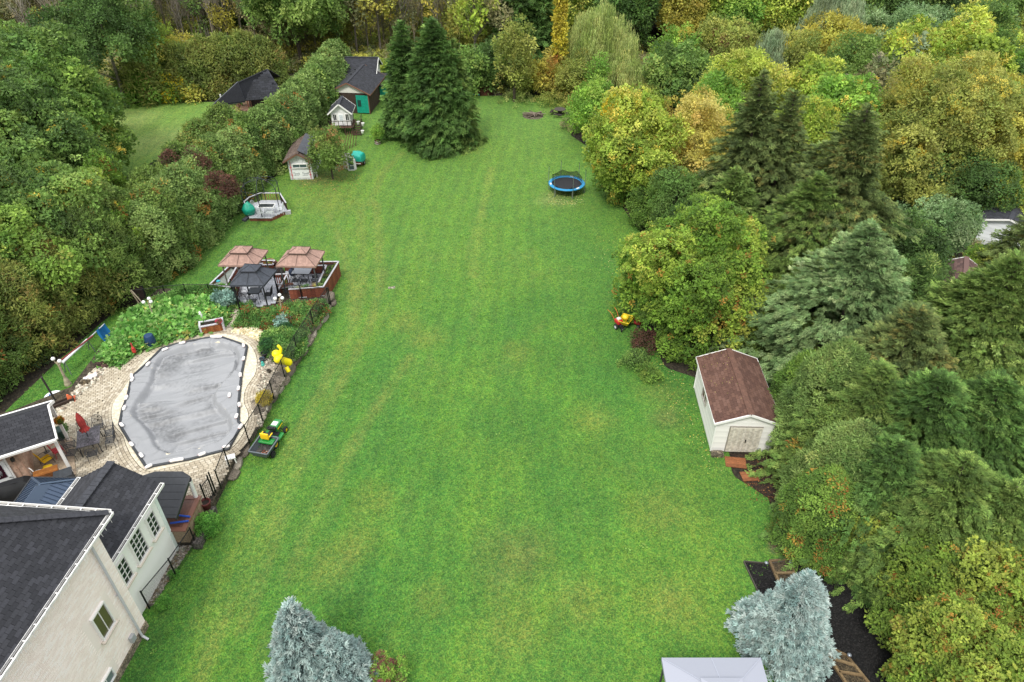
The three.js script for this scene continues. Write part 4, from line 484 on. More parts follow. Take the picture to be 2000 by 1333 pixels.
  const bbq = thing('covered_grill', 'large barbecue under a black fabric cover', 'grill', P(22, 945, TOP + 1.1).setY(TOP), 0.45); { const s = new THREE.BoxGeometry(1.5, 1.2, 0.75, 8, 6, 5), p = s.attributes.position; for (let i = 0; i < p.count; i++) { const t = (p.getY(i) + 0.6) / 1.2; const k = t > 0.75 ? 1 - 0.55 * (t - 0.75) / 0.25 : 1; p.setXYZ(i, p.getX(i) * (t > 0.75 ? 1 - 0.3 * (t - 0.75) / 0.25 : 1) + 0.03 * (hash(i, 1) - 0.5), p.getY(i) + 0.6, p.getZ(i) * k + 0.05 * (hash(i, 2) - 0.5)); } s.computeVertexNormals(); b().add(s).mesh('cover', M('#1e1f22', 0.65), bbq); b().box(1.3, 0.1, 0.6, 0, 0.05, 0).mesh('base', M('#2a2a2c', 0.7), bbq); }
  const wch = thing('white_chair', 'white wire chair with a round back beside the wooden counter', 'chair', P(73, 922, TOP + 0.5).setY(TOP), 2.7); b().tube([V(-0.22, 0.42, -0.2), V(-0.2, 0.85, -0.24), V(0, 1.0, -0.25), V(0.2, 0.85, -0.24), V(0.22, 0.42, -0.2)], 0.022, 20, 6).mesh('backrest', GUTTER, wch); b().lathe([[0, 0.42], [0.22, 0.42], [0.22, 0.45], [0, 0.45]], 14).mesh('seat', GUTTER, wch); for (const [x, z] of [[-1, -1], [1, -1], [-1, 1], [1, 1]]) b().bar(V(x * 0.16, 0.42, z * 0.16), V(x * 0.2, 0, z * 0.2), 0.014, 5).mesh('leg', GUTTER, wch);
  const fu = thing('beige_parasol', 'folded dusty pink parasol leaning under the porch roof', 'parasol', P(92, 885).setY(TOP)); b().lathe([[0.42, 0.75], [0.34, 1.1], [0.16, 1.65], [0.05, 1.95]], 9).mesh('canopy', M('#b39a94', 0.85, { tex: 'cloth' }), fu); b().bar(V(0, 0, 0), V(0, 2, 0), 0.025, 6).lathe([[0.25, 0], [0.25, 0.06], [0.05, 0.1]], 12).mesh('pole', M('#5a5550', 0.7), fu);
  const gb = thing('green_bin', 'dark green lidded bin at the porch corner', 'bin', P(120, 858).setY(TOP), 0.4); b().lathe([[0, 0], [0.22, 0], [0.27, 0.6], [0.29, 0.62], [0, 0.62]], 16).mesh('bin_body', M('#24463c', 0.6), gb); b().lathe([[0.3, 0.62], [0.28, 0.68], [0, 0.72]], 16).mesh('lid', M('#1d3a32', 0.6), gb);
  const pl = thing('white_planter', 'small white planter with pale flowers beside the porch', 'planter', P(128, 850).setY(TOP)); b().lathe([[0, 0], [0.12, 0], [0.17, 0.28], [0.15, 0.28], [0.13, 0.25], [0, 0.25]], 14).mesh('pot', GUTTER, pl); broadCrown(pl, 0.6, 0.22, { seed: 5, pal: PALX.herb, s: 0.12, base: 0.3 });
  const hb = thing('hanging_basket', 'hanging basket of orange and yellow flowers at the pool house corner', 'flower basket', P(115, 822, TOP + 1.5)); b().lathe([[0, -0.2], [0.15, -0.16], [0.2, 0], [0, 0.02]], 14).mesh('basket', M('#4c3a2a', 0.9), hb); { const list = [], r = rng(4); for (let i = 0; i < 70; i++) { const d = ball3(r); if (d.y < -0.4) continue; list.push([posed(d.clone().multiplyScalar(0.22 * (0.6 + 0.4 * r())), d, r() * 6, 0.09), tint(PALX.flower(r()), r)]); } crownMeshes(list, 'maple', hb, 'flowers'); } b().bar(V(-0.02, 0.02, 0), V(0, 0.75, 0), 0.008, 4).mesh('hook', BLACKMETAL, hb);
}
// planting round the pool: leafy squash vines, herbs, shrubs
function bedPlants(name, label, poly, n, pal, s, hgt, kind, seed, accent, h0 = TOP) { const r = rng(seed), list = [], xs = poly.map((p) => p[0]), zs = poly.map((p) => p[1]), x0 = Math.min(...xs), x1 = Math.max(...xs), z0 = Math.min(...zs), z1 = Math.max(...zs); for (let i = 0; i < n; i++) { const x = lerp(x0, x1, r()), z = lerp(z0, z1, r()); if (!inside([x, z], poly)) continue; const k = hgt * (0.25 + 0.75 * fbm(x * 0.7, z * 0.7, seed, 2)) * clamp(nearest([x, z], poly)[0] * 2.2, 0.25, 1); const c = accent && r() < accent[1] ? accent[0](r()) : pal(r()); list.push([posed(V(x, h0 + k * (0.3 + 0.8 * r() * r()), z), V((r() - 0.5) * 1.1, 1, (r() - 0.5) * 1.1).normalize(), r() * 6, s * (0.6 + 0.7 * r())), tint(c, r)]); } const g = thing(name, label, undefined); g.userData.kind = 'stuff'; crownMeshes(list, kind, g, 'leaves', leafMat, 'stuff'); sprays += list.length; return g; }
bedPlants('squash_vines', 'mass of bright green squash leaves beyond the pool', px2([[198, 715], [205, 690], [232, 645], [262, 612], [300, 598], [350, 590], [415, 586], [445, 612], [432, 640], [398, 650], [345, 660], [300, 678], [262, 690], [235, 715]], TOP), 3600, PALX.squash, 0.34, 0.75, 'big', 51, [PALX.pale, 0.06]);
bedPlants('flower_bed', 'mixed green perennials in the bed behind the grey gazebo', px2([[262, 606], [300, 588], [350, 574], [420, 566], [455, 580], [462, 604], [445, 610], [415, 588], [350, 592]], TOP), 1500, PALX.herb, 0.26, 1.15, 'fine', 52, [PALX.rust, 0.1]);
bedPlants('flower_bed', 'mixed perennials with rusty flowers right of the paved path', px2([[458, 640], [474, 622], [500, 616], [548, 606], [600, 598], [632, 594], [640, 608], [600, 650], [560, 645], [505, 640]], TOP), 2600, PALX.herb, 0.27, 1.25, 'fine', 53, [PALX.rust, 0.16]);
bedPlants('flower_bed', 'bushy green plants along the pool fence above the yellow toy', px2([[515, 660], [560, 650], [598, 655], [590, 690], [560, 712], [530, 700], [512, 690]], TOP), 1700, PALX.herb, 0.26, 1.1, 'fine', 54, [PALX.pale, 0.05]);
for (const [px, py, h, hw, pal, label, o] of [[438, 582, 1.1, 22, 'agave', 'silvery blue leafed plant at the corner of the grey gazebo', {}], [551, 626, 0.8, 18, 'agave', 'silvery blue leafed plant at the foot of the lamp post', {}], [515, 776, 0.7, 15, 'gold', 'small yellow leafed shrub on the gravel by the fence', {}], [398, 1012, 0.9, 26, 'bright', 'green bush at the lawn corner of the hot tub', {}], [524, 672, 1, 14, 'deep', 'small dark conifer in the bed beside the pool path', {}], [556, 640, 0.7, 15, 'deep', 'dark green bush left of the silvery plant at the lamp post', {}], [480, 602, 0.9, 16, 'herb', 'green shrub at the top of the paved path', {}], [232, 664, 0.9, 24, 'squash', 'tall squash plant at the lawn end of the vines', {}], [500, 860, 0.35, 8, 'bright', 'weed tuft at the foot of the terrace wall', {}], [330, 1110, 0.35, 8, 'bright', 'weed tuft in the pebbles at the foot of the house', {}], [310, 1165, 0.5, 12, 'bright', 'green weeds at the house corner', {}]]) { const p = at(px, py, TOP + h * 0.6), dist = p.t, g = thing('garden_shrub', label, 'shrub', V(p.x, py > 1080 || px > 495 && py > 850 ? 0.02 : px < 405 && py > 1000 ? 0.1 : TOP, p.z)); sprays += broadCrown(g, h, hw * dist / LENS.f, { seed: px, pal: PALX[pal], s: pal === 'agave' || pal === 'squash' ? 0.3 : 0.17, base: -0.2, kind: pal === 'agave' ? 'maple' : pal === 'squash' ? 'big' : 'fine' }); }

// ---------------------------------------------------------------- gazebos, decks and their furniture
function canopyGazebo(label, corners, e, rise, colour, seamColour, postColour, floorY, capPx) { // corners at the eave: near left, near right, far right, far left
  const c = corners.map(([x, y]) => at(x, y, e)), mid = c.reduce((s, p) => s.add(p), V(0, 0, 0)).divideScalar(4), g = thing('gazebo', label, 'gazebo', V(mid.x, 0, mid.z)), L = c.map((p) => p.clone().sub(V(mid.x, 0, mid.z))), m = M(colour, 0.85, { tex: 'cloth' }), seam = M(seamColour, 0.7), k = 0.4, top = L.map((p) => V(p.x * k, e + rise, p.z * k)), sag = 0.05;
  for (let i = 0; i < 4; i++) { const j = (i + 1) % 4, a = L[i], d = L[j], ta = top[i], td = top[j]; // each panel hangs a little between its seams
    const n = 8, P = []; const pt = (u, v) => { const q = a.clone().lerp(d, u).lerp(ta.clone().lerp(td, u), v); q.y -= sag * Math.sin(Math.PI * v) * Math.sin(Math.PI * u) * 1.3; return q; }; for (let u = 0; u < n; u++) for (let v = 0; v < n; v++) { const A = pt(u / n, v / n), Bq = pt((u + 1) / n, v / n), C = pt((u + 1) / n, (v + 1) / n), D = pt(u / n, (v + 1) / n); P.push(A, Bq, C, A, C, D); } const gm = new THREE.BufferGeometry().setFromPoints(P); gm.computeVertexNormals(); b().add(gm).mesh('roof_panel', M(colour, 0.85, { tex: 'cloth', side: THREE.DoubleSide }), g);
    b().beam(a, ta, 0.035, 0.03).mesh('hip_seam', seam, g); b().beam(a.clone().lerp(d, 0.5).add(V(0, 0.0, 0)), ta.clone().lerp(td, 0.5).add(V(0, 0.0, 0)), 0.022, 0.022).mesh('panel_seam', seam, g);
    b().beam(a.clone().add(V(0, -0.06, 0)), d.clone().add(V(0, -0.06, 0)), 0.025, 0.13).mesh('valance', m, g); }
  const cap = L.map((p) => V(p.x * 0.47, e + rise + 0.12, p.z * 0.47)), peak = [0, 1, 2, 3].map((i) => V(L[i].x * (capPx ?? 0.12), e + rise + 0.32, L[i].z * 0.05)); for (let i = 0; i < 4; i++) { const j = (i + 1) % 4; b().slab([cap[i], cap[j], peak[j], peak[i]], 0.015).mesh('cap_panel', m, g); b().beam(cap[i].clone().add(V(0, -0.03, 0)), cap[j].clone().add(V(0, -0.03, 0)), 0.02, 0.08).mesh('cap_edge', seam, g); b().beam(cap[i].clone().add(V(0, 0.015, 0)), peak[i].clone().add(V(0, 0.015, 0)), 0.02, 0.02).mesh('cap_seam', seam, g); } b().slab(peak, 0.015).mesh('cap_panel', m, g);
  const pm = M(postColour, 0.5, { metalness: 0.2 }); L.forEach((p) => { const q = V(p.x * 0.84, floorY, p.z * 0.84); b().bar(q, V(q.x, e + 0.02, q.z), 0.05, 8).bar(q, V(q.x, floorY + 0.05, q.z), 0.09, 8).mesh('post', pm, g); b().bar(V(q.x, e - 0.4, q.z), V(q.x * 0.84, e + 0.1, q.z * 0.84), 0.018, 5).mesh('brace', pm, g); });
  for (let i = 0; i < 4; i++) { const p = L[i], q = L[(i + 1) % 4]; b().bar(V(p.x * 0.84, e, p.z * 0.84), V(q.x * 0.84, e, q.z * 0.84), 0.03, 6).mesh('rail', pm, g); } return g;
}
const DECK = 0.55, WOODRED = ['#96513a', '#a35b41', '#8a4833'].map((c) => M(c, 0.8, { tex: 'wood' })), CAPW = M('#e3e1e6', 0.6, { tex: 'wood' }), PAINT = ['#dbdfe8', '#d3d8e2', '#e3e6ed'].map((c) => M(c, 0.7, { tex: 'wood' }));
function deckBoards(parent, poly, y, step = 0.2, mats = PAINT, across = false) { // boards laid along x (or along z), each cut to the outline
  const lo = Math.min(...poly.map((p) => p[across ? 0 : 1])), hi = Math.max(...poly.map((p) => p[across ? 0 : 1])); let i = 0;
  for (let v = lo + step / 2; v < hi; v += step, i++) { const xs = []; poly.forEach((p, k) => { const q = poly[(k + 1) % poly.length], a = p[across ? 0 : 1], c = q[across ? 0 : 1]; if ((a > v) !== (c > v)) xs.push(lerp(p[across ? 1 : 0], q[across ? 1 : 0], (v - a) / (c - a))); }); xs.sort((p, q) => p - q); for (let k = 0; k + 1 < xs.length; k += 2) { const l = xs[k + 1] - xs[k], m = (xs[k] + xs[k + 1]) / 2; if (l < 0.05) continue; (across ? b().box(step * 0.94, 0.04, l, v, y - 0.02, m) : b().box(l, 0.04, step * 0.94, m, y - 0.02, v)).mesh('deck_board', mats[i % mats.length], parent); } }
}
function fenceWall(parent, pts, y0, y1, o = {}) { // boarded wall: upright boards, white cap rail
  for (let i = 0; i + 1 < pts.length; i++) { const a = pts[i], c = pts[i + 1], l = Math.hypot(c[0] - a[0], c[1] - a[1]), n = Math.max(1, Math.round(l / (o.step ?? 0.3))), ry = -Math.atan2(c[1] - a[1], c[0] - a[0]); for (let k = 0; k < n; k++) { const t = (k + 0.5) / n; b().box(l / n * 0.965, y1 - y0, 0.04, lerp(a[0], c[0], t), (y0 + y1) / 2, lerp(a[1], c[1], t), ry).mesh('board', (o.mats ?? WOODRED)[k % 3], parent); } if (o.cap !== false) b().beam(V(a[0], y1 + 0.022, a[1]), V(c[0], y1 + 0.022, c[1]), o.capW ?? 0.11, 0.04).mesh('cap_rail', CAPW, parent); }
}
{
  const W = (x, y, h) => { const p = at(x, y, h); return [p.x, p.z]; };
  // right deck: outer corners at the cap rail
  const hR = 1.2, rd = thing('garden_deck', 'right hand deck with planter walls under the brown gazebo', 'deck'), NE = W(661, 511.5, hR), SE = W(631, 561, hR), SW = W(563, 566, hR), NW = W(553, 513, hR);
  deckBoards(rd, [NE, SE, SW, NW], DECK); fenceWall(rd, [NW, NE, SE, SW], 0.02, hR); b().holed([NE, SE, SW, NW].map(([x, z]) => [x, z]), [], 0.0, DECK - 0.06).mesh('deck_frame', M('#5a4032', 0.9), rd);
  const inn = (p, dx, dz) => [p[0] + dx, p[1] + dz]; fenceWall(rd, [inn(NE, -0.75, 0.55), inn(SE, -0.42, -0.62)], DECK, hR); fenceWall(rd, [inn(SE, -0.42, -0.62), inn(SW, 0.1, -0.5)], DECK, hR - 0.2, { cap: false }); fenceWall(rd, [inn(NW, 0.5, 0.5), inn(NE, -0.75, 0.55)], DECK, hR);
  b().prism([inn(NE, -0.06, 0.06), inn(SE, -0.06, -0.06), inn(SE, -0.38, -0.6), inn(NE, -0.7, 0.5)], DECK, hR - 0.12).prism([inn(SE, -0.06, -0.06), inn(SW, 0.06, -0.06), inn(SW, 0.1, -0.46), inn(SE, -0.42, -0.58)], DECK, hR - 0.3).prism([inn(NW, 0.3, 0.06), inn(NE, -0.1, 0.06), inn(NE, -0.72, 0.5), inn(NW, 0.5, 0.45)], DECK, hR - 0.12).mesh('planter_soil', M('#3e3128', 0.97, { tex: 'soil' }), rd);
  bedPlants('planter_plants', 'low leafy plants in the planter walls of the right hand deck', [inn(NE, -0.05, 0.05), inn(SE, -0.05, -0.05), inn(SW, 0.1, -0.05), inn(SW, 0.1, -0.45), inn(SE, -0.42, -0.58), inn(NE, -0.72, 0.5)], 420, PALX.herb, 0.13, 0.28, 'fine', 61, [PALX.pale, 0.25], hR - 0.15);
  // left deck
  const hL = 1.15, ld = thing('garden_deck', 'left hand deck with a glazed planter rail under the other brown gazebo', 'deck'), LA = W(409, 556.5, hL), LB = W(456, 512, hL), LC = W(520, 509, hL), LD = W(532, 522, hL), LE = W(512, 560, hL), LF = W(455, 562, hL);
  deckBoards(ld, [LA, LB, LC, LD, LE, LF], DECK); b().holed([LA, LB, LC, LD, LE, LF], [], 0, DECK - 0.06).mesh('deck_frame', M('#5a4032', 0.9), ld); fenceWall(ld, [LF, LA, LB, LC], 0.02, hL); fenceWall(ld, [inn(LF, -0.55, -0.05), inn(LB, 0.42, 0.45), inn(LC, -0.1, 0.45)], DECK, hL);
  b().prism([LA, LB, inn(LB, 0.4, 0.42), inn(LF, -0.6, -0.03)].map((p) => p), DECK, hL - 0.2).mesh('planter_liner', M('#8a938a', 0.5, { tex: 'grain' }), ld);
  bedPlants('planter_plants', 'green trailing plant at the near corner of the left hand deck', px2([[428, 552], [455, 552], [458, 566], [425, 566]], hL), 130, PALX.bright, 0.16, 0.3, 'fine', 62, null, hL - 0.2);
  const bt = thing('cushion', 'turquoise cushion lying in the planter of the left hand deck', 'cushion', at(424, 549, hL - 0.15)); b().add(new THREE.SphereGeometry(0.16, 10, 8), new THREE.Matrix4().makeScale(1.4, 0.4, 0.8)).mesh('cushion_pad', M('#3fa6b4', 0.8), bt);
  // low middle deck of the dark gazebo, with steps and a white handrail up to the right deck
  const md = thing('garden_deck', 'low middle deck under the dark grey gazebo', 'deck'), mdP = [W(464, 583, 0.55), W(484, 604, 0.55), W(538, 592, 0.55), W(549, 543, 0.55), W(474, 543, 0.55)]; deckBoards(md, mdP, 0.56, 0.2); b().holed(mdP, [], 0, 0.5).mesh('deck_frame', M('#5a4032', 0.9), md);
  fenceWall(md, [W(461, 584, 0.6), W(467, 560, 0.6)], 0.3, 1.1, { cap: false });
  const st = thing('deck_steps', 'white handrail and wooden steps between the two right decks', 'steps'); for (let k = 0; k < 4; k++) { const p = at(551 + k * 3.2, 566 - k * 2.2, 0.2 + k * 0.12); b().box(0.85, 0.05, 0.26, p.x, 0.5 + k * 0.05, p.z, 0.5).mesh('step', M('#8e5f4c', 0.8, { tex: 'wood' }), st); b().box(0.85, 0.1, 0.04, p.x, 0.43 + k * 0.05, p.z + 0.12, 0.5).mesh('riser', M('#d9d6d8', 0.7), st); }
  { const a = at(541, 569, 0.9), c = at(560, 537, 1.25); b().beam(a, c, 0.12, 0.05).mesh('handrail', CAPW, st); for (let k = 0; k < 4; k++) { const p = a.clone().lerp(c, k / 3.2); b().box(0.07, p.y - 0.1, 0.07, p.x, p.y / 2, p.z).mesh('post', WOODRED[2], st); } const d = at(538, 536, 1.3), e = at(562, 535, 1.3); b().beam(d, e, 0.1, 0.05).mesh('handrail', CAPW, st); for (let k = 0; k <= 6; k++) { const p = d.clone().lerp(e, k / 6); b().box(0.06, 0.75, 0.05, p.x, 0.9, p.z).mesh('baluster', WOODRED[0], st); } }
  const pb = thing('planter_box', 'white capped planter box between the two brown gazebos', 'planter'), q0 = at(515, 513, 1.15); fenceWall(pb, [[q0.x - 0.35, q0.z - 0.3], [q0.x + 0.65, q0.z - 0.35], [q0.x + 0.7, q0.z + 0.25], [q0.x - 0.3, q0.z + 0.3], [q0.x - 0.35, q0.z - 0.3]], 0.05, 1.1); b().box(0.9, 0.9, 0.45, q0.x + 0.17, 0.5, q0.z - 0.02).mesh('planter_soil', M('#3e3128', 0.97), pb); bedPlants('planter_plants', 'small plants in the box between the brown gazebos', [[q0.x - 0.3, q0.z - 0.25], [q0.x + 0.6, q0.z - 0.25], [q0.x + 0.6, q0.z + 0.2], [q0.x - 0.25, q0.z + 0.2]], 60, PALX.herb, 0.12, 0.2, 'fine', 63, [PALX.flower, 0.3], 0.95);
  const br = thing('garden_arch', 'curved reddish wooden bridge rail between the gazebos', 'arch'), bp = at(527, 522, 0.6); for (const dz of [-0.35, 0.35]) { const pts = [...Array(9)].map((_, i) => V(bp.x - 0.8 + i * 0.2, 0.35 + 0.75 * Math.sin(i / 8 * Math.PI), bp.z + dz)); b().strip(pts, 0.04, 6).mesh('arched_rail', M('#a8705e', 0.8, { tex: 'wood' }), br); for (let i = 1; i < 8; i += 2) b().bar(V(pts[i].x, 0.1, pts[i].z), pts[i], 0.03, 5).mesh('post', M('#96604f', 0.8), br); }
  const rk = thing('brick_fireplace', 'rounded stone and brick oven behind the dark gazebo', 'oven', at(541, 531, 0.5).setY(0.15)); b().lathe([[0, 0.75], [0.2, 0.72], [0.42, 0.55], [0.52, 0.25], [0.55, 0]], 16).mesh('dome', M('#7b6f69', 0.9, { tex: 'soil', bump: 0.05 }), rk); b().box(0.3, 0.3, 0.12, 0.1, 0.2, 0.5).mesh('oven_mouth', M('#2a2625', 0.95), rk); b().box(0.2, 0.5, 0.2, -0.1, 0.8, -0.2).mesh('chimney', M('#7a4a3c', 0.9, { tex: 'soil' }), rk);
  canopyGazebo('brown roofed gazebo on the left of the three by the garden', [[425, 518], [499, 519.5], [523, 488.5], [451, 488]], 2.75, 0.5, '#ab8a7c', '#5b4740', '#6b665e', DECK);
  canopyGazebo('brown roofed gazebo on the right of the three over the long table', [[538, 519], [616, 520.7], [634, 490.5], [561, 489]], 2.75, 0.5, '#ab8a7c', '#5b4740', '#55565a', DECK);
  canopyGazebo('dark grey roofed gazebo in front of the two brown ones', [[447.6, 557], [515, 557], [540, 527], [470, 523]], 2.6, 0.55, '#474c55', '#2b2d33', '#1d1e20', 0.56, 0.04);
  // furniture
  const IRON = M('#25272b', 0.5, { metalness: 0.4 });
  const tp = at(589, 530, DECK + 0.72), tb = thing('garden_table', 'long grey glass topped table under the right brown gazebo', 'table', V(tp.x, DECK, tp.z), -0.05); b().box(1.25, 0.03, 0.8, 0, 0.72, 0).mesh('table_top', M('#8f949c', 0.2), tb); b().holed([[-0.65, -0.42], [0.65, -0.42], [0.65, 0.42], [-0.65, 0.42]], [[[-0.62, -0.39], [-0.62, 0.39], [0.62, 0.39], [0.62, -0.39]]], 0.7, 0.745).mesh('table_rim', IRON, tb); for (const [x, z] of [[-1, -1], [1, -1], [-1, 1], [1, 1]]) b().bar(V(x * 0.5, 0.7, z * 0.3), V(x * 0.55, 0, z * 0.34), 0.022, 5).mesh('leg', IRON, tb);
  [[-0.3, 0.75, Math.PI, 'at the near left side of the long grey table'], [0.3, 0.78, Math.PI, 'at the near right side of the long grey table'], [-0.35, -0.75, 0, 'at the far left side of the long grey table'], [0.15, -0.75, 0, 'at the far right side of the long grey table'], [1.15, 0.0, -1.4, 'swivelling at the right end of the long grey table']].forEach(([x, z, a, w]) => chairThing('iron_chair', 'black iron chair ' + w, 'chair', V(tp.x + x, DECK, tp.z + z), a, 'black chairs at the long grey table', IRON));
  const fo = thing('round_stool', 'round black iron footstool at the right end of the deck', 'stool', at(616, 547, DECK).setY(DECK)); b().ring(0.28, 0.02, 0, 0.04, 0, 0, 'y').ring(0.2, 0.015, 0, 0.3, 0, 0, 'y').bar(V(0, 0.02, 0), V(0, 0.3, 0), 0.03).bar(V(-0.28, 0.04, 0), V(0.28, 0.04, 0), 0.012).bar(V(0, 0.04, -0.28), V(0, 0.04, 0.28), 0.012).mesh('stool_frame', IRON, fo); b().lathe([[0, 0.3], [0.2, 0.3], [0.2, 0.33], [0, 0.34]], 16).mesh('seat', IRON, fo);
  const fb = thing('blue_bag', 'bundle of blue and navy covers at the left of the long table', 'bundle', at(570, 534, DECK + 0.2).setY(DECK)); b().ball(0.3, 0, 0.28, 0, 0.8, 1, 0.8).ball(0.2, 0.15, 0.62, -0.1, 1, 0.7, 1).mesh('bundle_cloth', M('#22304a', 0.8, { tex: 'cloth' }), fb); b().ball(0.18, 0.1, 0.85, -0.15, 1.2, 0.5, 1).mesh('blue_cloth', M('#2b53b8', 0.75), fb);
  const t2p = at(497, 568, 1.26), t2 = thing('garden_table', 'small square table under the dark grey gazebo', 'table', V(t2p.x, 0.56, t2p.z)); b().box(0.75, 0.03, 0.75, 0, 0.7, 0).mesh('table_top', M('#6d7379', 0.25), t2); b().holed([[-0.4, -0.4], [0.4, -0.4], [0.4, 0.4], [-0.4, 0.4]], [[[-0.37, -0.37], [-0.37, 0.37], [0.37, 0.37], [0.37, -0.37]]], 0.68, 0.72).mesh('table_rim', IRON, t2); for (const [x, z] of [[-1, -1], [1, -1], [-1, 1], [1, 1]]) b().bar(V(x * 0.32, 0.68, z * 0.32), V(x * 0.34, 0, z * 0.34), 0.02, 5).mesh('leg', IRON, t2);
  [[0.85, 0, -Math.PI / 2, 'right of'], [-0.8, 0.05, Math.PI / 2, 'left of'], [0.05, 0.8, Math.PI, 'in front of']].forEach(([x, z, a, w]) => chairThing('iron_chair', `black iron chair ${w} the small square table under the dark gazebo`, 'chair', V(t2p.x + x, 0.56, t2p.z + z), a, 'black chairs under the dark grey gazebo', IRON, { solid: w === 'right of' }));
  chairThing('iron_chair', 'black iron chair alone on the left hand deck', 'chair', at(462, 533, DECK).setY(DECK), 0.8, undefined, IRON);
}
// ---- octagonal deck with an uncovered dome frame beside the hedge
{
  const W = (x, y, h) => { const p = at(x, y, h); return [p.x, p.z]; }, d = thing('octagonal_deck', 'white floored octagonal deck with a low rail beside the hedge', 'deck'), y = 0.35, poly = [W(487, 425, y), W(529, 425.5, y), W(561, 410.5, y), W(549, 391, y), W(511, 391, y), W(490, 399, y), W(480, 408, y)];
  deckBoards(d, poly, y, 0.22, ['#d6d8de', '#cfd2d9', '#dcdee3'].map((c) => M(c, 0.7, { tex: 'wood' }))); fenceWall(d, [poly[6], poly[0], poly[1], poly[2]], 0.0, y - 0.045, { cap: false, mats: ['#70402e', '#7b4834', '#693a29'].map((c) => M(c, 0.85)) });
  const rail = b(), rp = [poly[2], poly[3], poly[4], poly[5], poly[6], poly[0]]; for (let i = 0; i + 1 < 5; i++) { const [a, c] = [rp[i], rp[i + 1]]; b().beam(V(a[0], 1.0, a[1]), V(c[0], 1.0, c[1]), 0.1, 0.045).mesh('top_rail', CAPW, d); const l = Math.hypot(c[0] - a[0], c[1] - a[1]), n = Math.round(l / 0.2); for (let k = 0; k <= n; k++) { const t = k / n; b().box(0.07, 0.62, 0.05, lerp(a[0], c[0], t), 0.68, lerp(a[1], c[1], t), 0.3).mesh('baluster', M(i === 1 ? '#a58a4a' : '#4d3a30', 0.85, { tex: 'wood' }), d); } } void rail; b().beam(V(poly[6][0], 1.0, poly[6][1]), V(lerp(poly[6][0], poly[0][0], 0.9), 0.5, lerp(poly[6][1], poly[0][1], 0.9)), 0.08, 0.04).mesh('top_rail', CAPW, d);
  b().box(0.3, 0.2, 0.9, poly[0][0] - 0.35, 0.12, poly[0][1] - 0.3, -0.3).mesh('step', M('#4a4b52', 0.85), d); b().box(0.45, 0.3, 0.25, poly[2][0] + 0.05, 0.2, poly[2][1] + 0.1, 0.3).mesh('step', CAPW, d);
  const cx = poly.reduce((s, p) => s + p[0], 0) / 7, cz = poly.reduce((s, p) => s + p[1], 0) / 7, f = thing('dome_frame', 'bare dark metal dome frame standing over the octagonal deck', 'gazebo frame', V(cx, y, cz)), fm = M('#2e353a', 0.5, { metalness: 0.3 }), R = 1.55, E = 1.95; for (let i = 0; i < 6; i++) { const a = i / 6 * 6.283 + 0.35, p = V(Math.cos(a) * R, 0, Math.sin(a) * R); b().bar(p, V(p.x, E, p.z), 0.035, 6).mesh('post', fm, f); b().strip([0, 1, 2, 3, 4].map((k) => { const t = k / 4 * Math.PI / 2; return V(p.x * Math.cos(t) * 0.98 + 0.01, E + 0.75 * Math.sin(t), p.z * Math.cos(t) * 0.98); }), 0.026, 5).mesh('arch', fm, f); const a2 = (i + 1) / 6 * 6.283 + 0.35; b().bar(V(p.x, E, p.z), V(Math.cos(a2) * R, E, Math.sin(a2) * R), 0.022, 5).mesh('rail', fm, f); }
  const g = thing('covered_grill', 'bundle under a bright green tarpaulin on the octagonal deck', 'covered bundle', at(488, 418, y + 0.05).setY(y)); { const s = new THREE.SphereGeometry(1, 18, 14), p = s.attributes.position; for (let i = 0; i < p.count; i++) { const v = V(p.getX(i), p.getY(i), p.getZ(i)), k = 0.85 + 0.35 * noise(v.x * 3 + 5, v.z * 3 + v.y * 2, 3); p.setXYZ(i, v.x * 0.52 * k * (v.y > 0 ? 1 - 0.45 * v.y : 1), Math.max(0, 0.5 + v.y * 0.62 * k), v.z * 0.45 * k * (v.y > 0 ? 1 - 0.4 * v.y : 1)); } s.computeVertexNormals(); b().add(s).mesh('tarpaulin', M('#17a287', 0.5, { tex: 'cloth' }), g); }
  const tp = at(520, 402, y + 0.7), t = thing('garden_table', 'dark glass table on the octagonal deck', 'table', V(tp.x, y, tp.z)); b().box(1.2, 0.03, 0.62, 0, 0.7, 0).mesh('table_top', M('#2d3036', 0.15), t); b().holed([[-0.64, -0.35], [0.64, -0.35], [0.64, 0.35], [-0.64, 0.35]], [[[-0.6, -0.31], [-0.6, 0.31], [0.6, 0.31], [0.6, -0.31]]], 0.68, 0.725).mesh('table_rim', GUTTER, t); for (const [x, z] of [[-1, -1], [1, -1], [-1, 1], [1, 1]]) b().bar(V(x * 0.55, 0.68, z * 0.28), V(x * 0.57, 0, z * 0.3), 0.022, 5).mesh('leg', GUTTER, t);
  [[-0.35, 0.62, Math.PI, 'front left of'], [0.35, 0.62, Math.PI, 'front right of'], [1.05, -0.05, -1.5, 'at the right end of'], [-1.0, -0.3, 1.3, 'at the left end of']].forEach(([x, z, a, w]) => chairThing('white_chair', `white metal chair ${w} the dark glass table`, 'chair', V(tp.x + x, y, tp.z + z), a, 'white chairs on the octagonal deck', M('#cfd1d4', 0.5)));
}

